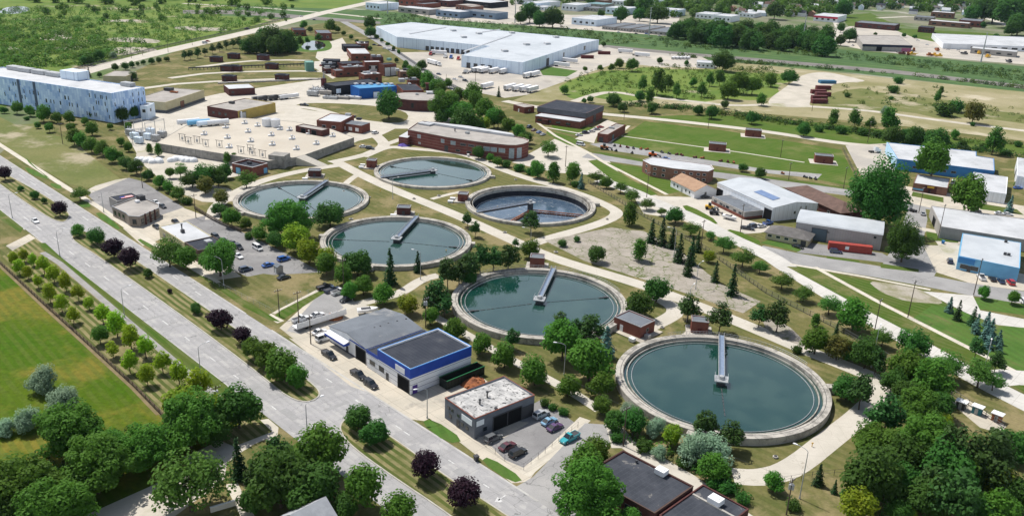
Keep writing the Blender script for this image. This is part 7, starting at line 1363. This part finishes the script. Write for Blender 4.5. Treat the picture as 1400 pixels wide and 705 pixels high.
for lab, x, y, h in (('tall steel power pole in front of the long wood', 1096, 66, 36), ('tall steel power pole beside the far machinery yard', 1341, 85, 30), ('tall steel power pole in front of the storage sheds', 887, 49, 32), ('tall steel power pole at the top beside the pale depot', 530, 19, 30), ('tall steel power pole left of the dark tree clump at the top', 704, 32, 30)): steel(lab, x, y, h)
for i, (x, y, h) in enumerate(((180, 80, 12), (230, 72, 12), (263, 62, 12), (195, 76, 10), (64, 93, 10), (610, 118, 9), (650, 113, 9), (1110, 152, 9), (853, 164, 10), (968, 176, 10))): upole('thin pole '+('on the highway verge', 'beside the highway bend', 'beside the upper highway', 'near the highway hedge', 'behind the patterned block', 'at the back road trees', 'in the warehouse yard', 'on the sand lot trail', 'at the perimeter road by the brick hall', 'on the perimeter road beside the lawn')[i], x, y, h, arm=False)
# bins, hydrant boxes, small things by the boulevard
def bin_(lab, x, y, m=METALD):
    p = G(x, y); o = thing('wheeled_bin', lab, 'bin', p, .6); OFF[o.name] = (0, 0, 0); b = MB(); b.loft([[(-q, -q, z), (q, -q, z), (q, q, z), (-q, q, z)] for q, z in ((.38, .1), (.5, 1.2))]); b.build('body', m, o); b = MB(); b.box((0, 0, 1.25), (1.1, 1.1, .12)); b.build('lid', m, o); [MB().tube((-.3, s*.35, .12), (-.3, s*.45, .12), .14, .14, 8).build('wheel', RUBBER, o) for s in (-1, 1)]
bin_('black wheeled bin on the kerb in front of the grey garage car park', 651, 629); bin_('black wheeled bin under the big tree at the side street corner', 766, 700); bin_('blue bin on the pale gravel left of the light blue shop', 1289, 333, BLUEM); bin_('white box by the path in front of the long brick building', 640, 214, WHITE)
# equipment in the lower right yard
for lab, x, y, m in (('teal control cabinet with white roof in the small fenced yard', 1335, 565, mat('cabinet_teal', (.05, .17, .20))), ('dark small pump unit in the small fenced yard', 1313, 558, METALD), ('rust yellow unit at the end of the small fenced yard', 1362, 575, ORANGE)):
    p = G(x, y); o = thing('control_cabinet', lab, 'cabinet', p, U_AZ); OFF[o.name] = (0, 0, 0); b = MB(); b.box((0, 0, 1.1), (2.2, 1.6, 2)); b.build('body', m, o); b = MB(); b.box((0, 0, 2.2), (2.8, 2.2, .2)); b.build('roof', WHITE, o); b = MB(); b.box((0, -.82, 1.0), (.8, .05, 1.6)); b.build('door', METAL, o)
# low wall and paved terrace at the bottom left
p0, p1 = G(288, 700), G(322, 690); b = MB(); b.tube(p0, p0, .01); o = thing('garden_wall', 'low pale garden wall at the bottom edge by the locust tree', 'wall', p0); b = MB(); m_ = (p0+p1)/2; b.box(m_+Vector((0, 0, .6)), ((p1-p0).length, .3, 1.2), atan2((p1-p0).y, (p1-p0).x)); b.build('masonry', WALK, o); b = MB(); b.box(m_+Vector((0, 0, 1.24)), ((p1-p0).length+.1, .42, .1), atan2((p1-p0).y, (p1-p0).x)); b.build('coping', WHITE, o)

# small hatches and standpipes on the grass between the tanks
for i, (x, y) in enumerate(((600, 268), (585, 300), (690, 318), (470, 262), (505, 270), (566, 272), (660, 262), (705, 246), (760, 345), (905, 448), (830, 300), (1060, 625), (480, 300), (925, 465), (640, 300), (700, 345))):
    p = G(x, y); r = rng.uniform(.6, 1.); o = thing('inspection_hatch', None, 'hatch', p, 0, 'inspection hatches on the works grass'); b = MB(); b.lathe([(r, 0), (r, .35), (r*.85, .42), (0, .42)], p, 14); b.build('ring', CWALL, o); b = MB(); b.tube(p+Vector((0, 0, .4)), p+Vector((0, 0, .52)), r*.6, r*.6, 12); b.build('lid', METALD, o); later(o, 'round concrete inspection hatch', x, y)
for i, (x, y) in enumerate(((575, 285), (680, 285), (520, 262), (890, 410), (990, 470), (1110, 610), (610, 345))):
    p = G(x, y); o = thing('standpipe', None, 'standpipe', p, 0, 'yellow standpipes on the works grass'); b = MB(); b.tube(p, p+Vector((0, 0, 1.1)), .1, .1, 8); b.build('pipe', YELM, o); b = MB(); b.tube(p+Vector((-.25, 0, 1.)), p+Vector((.25, 0, 1.)), .12, .12, 8); b.build('head', YELM, o); later(o, 'short yellow standpipe', x, y)
label_all()
# ================================================================ HAZE: the air of the place, one closed box round everything below the sky
hz = MB().box((0, 3850, 145), (12100, 8400, 310)).build('haze', HZ := bpy.data.materials.new('haze_air'))
tag(hz, 'pale summer haze over the whole place', 'haze', None, 'stuff'); HZ.use_nodes = True; n_ = HZ.node_tree; n_.nodes.remove(n_.nodes['Principled BSDF'])
pv = n_.nodes.new('ShaderNodeVolumePrincipled'); pv.inputs['Color'].default_value = (.62, .80, 1, 1); pv.inputs['Density'].default_value = 0.000018; pv.inputs['Anisotropy'].default_value = .1
n_.links.new(pv.outputs[0], n_.nodes['Material Output'].inputs['Volume'])
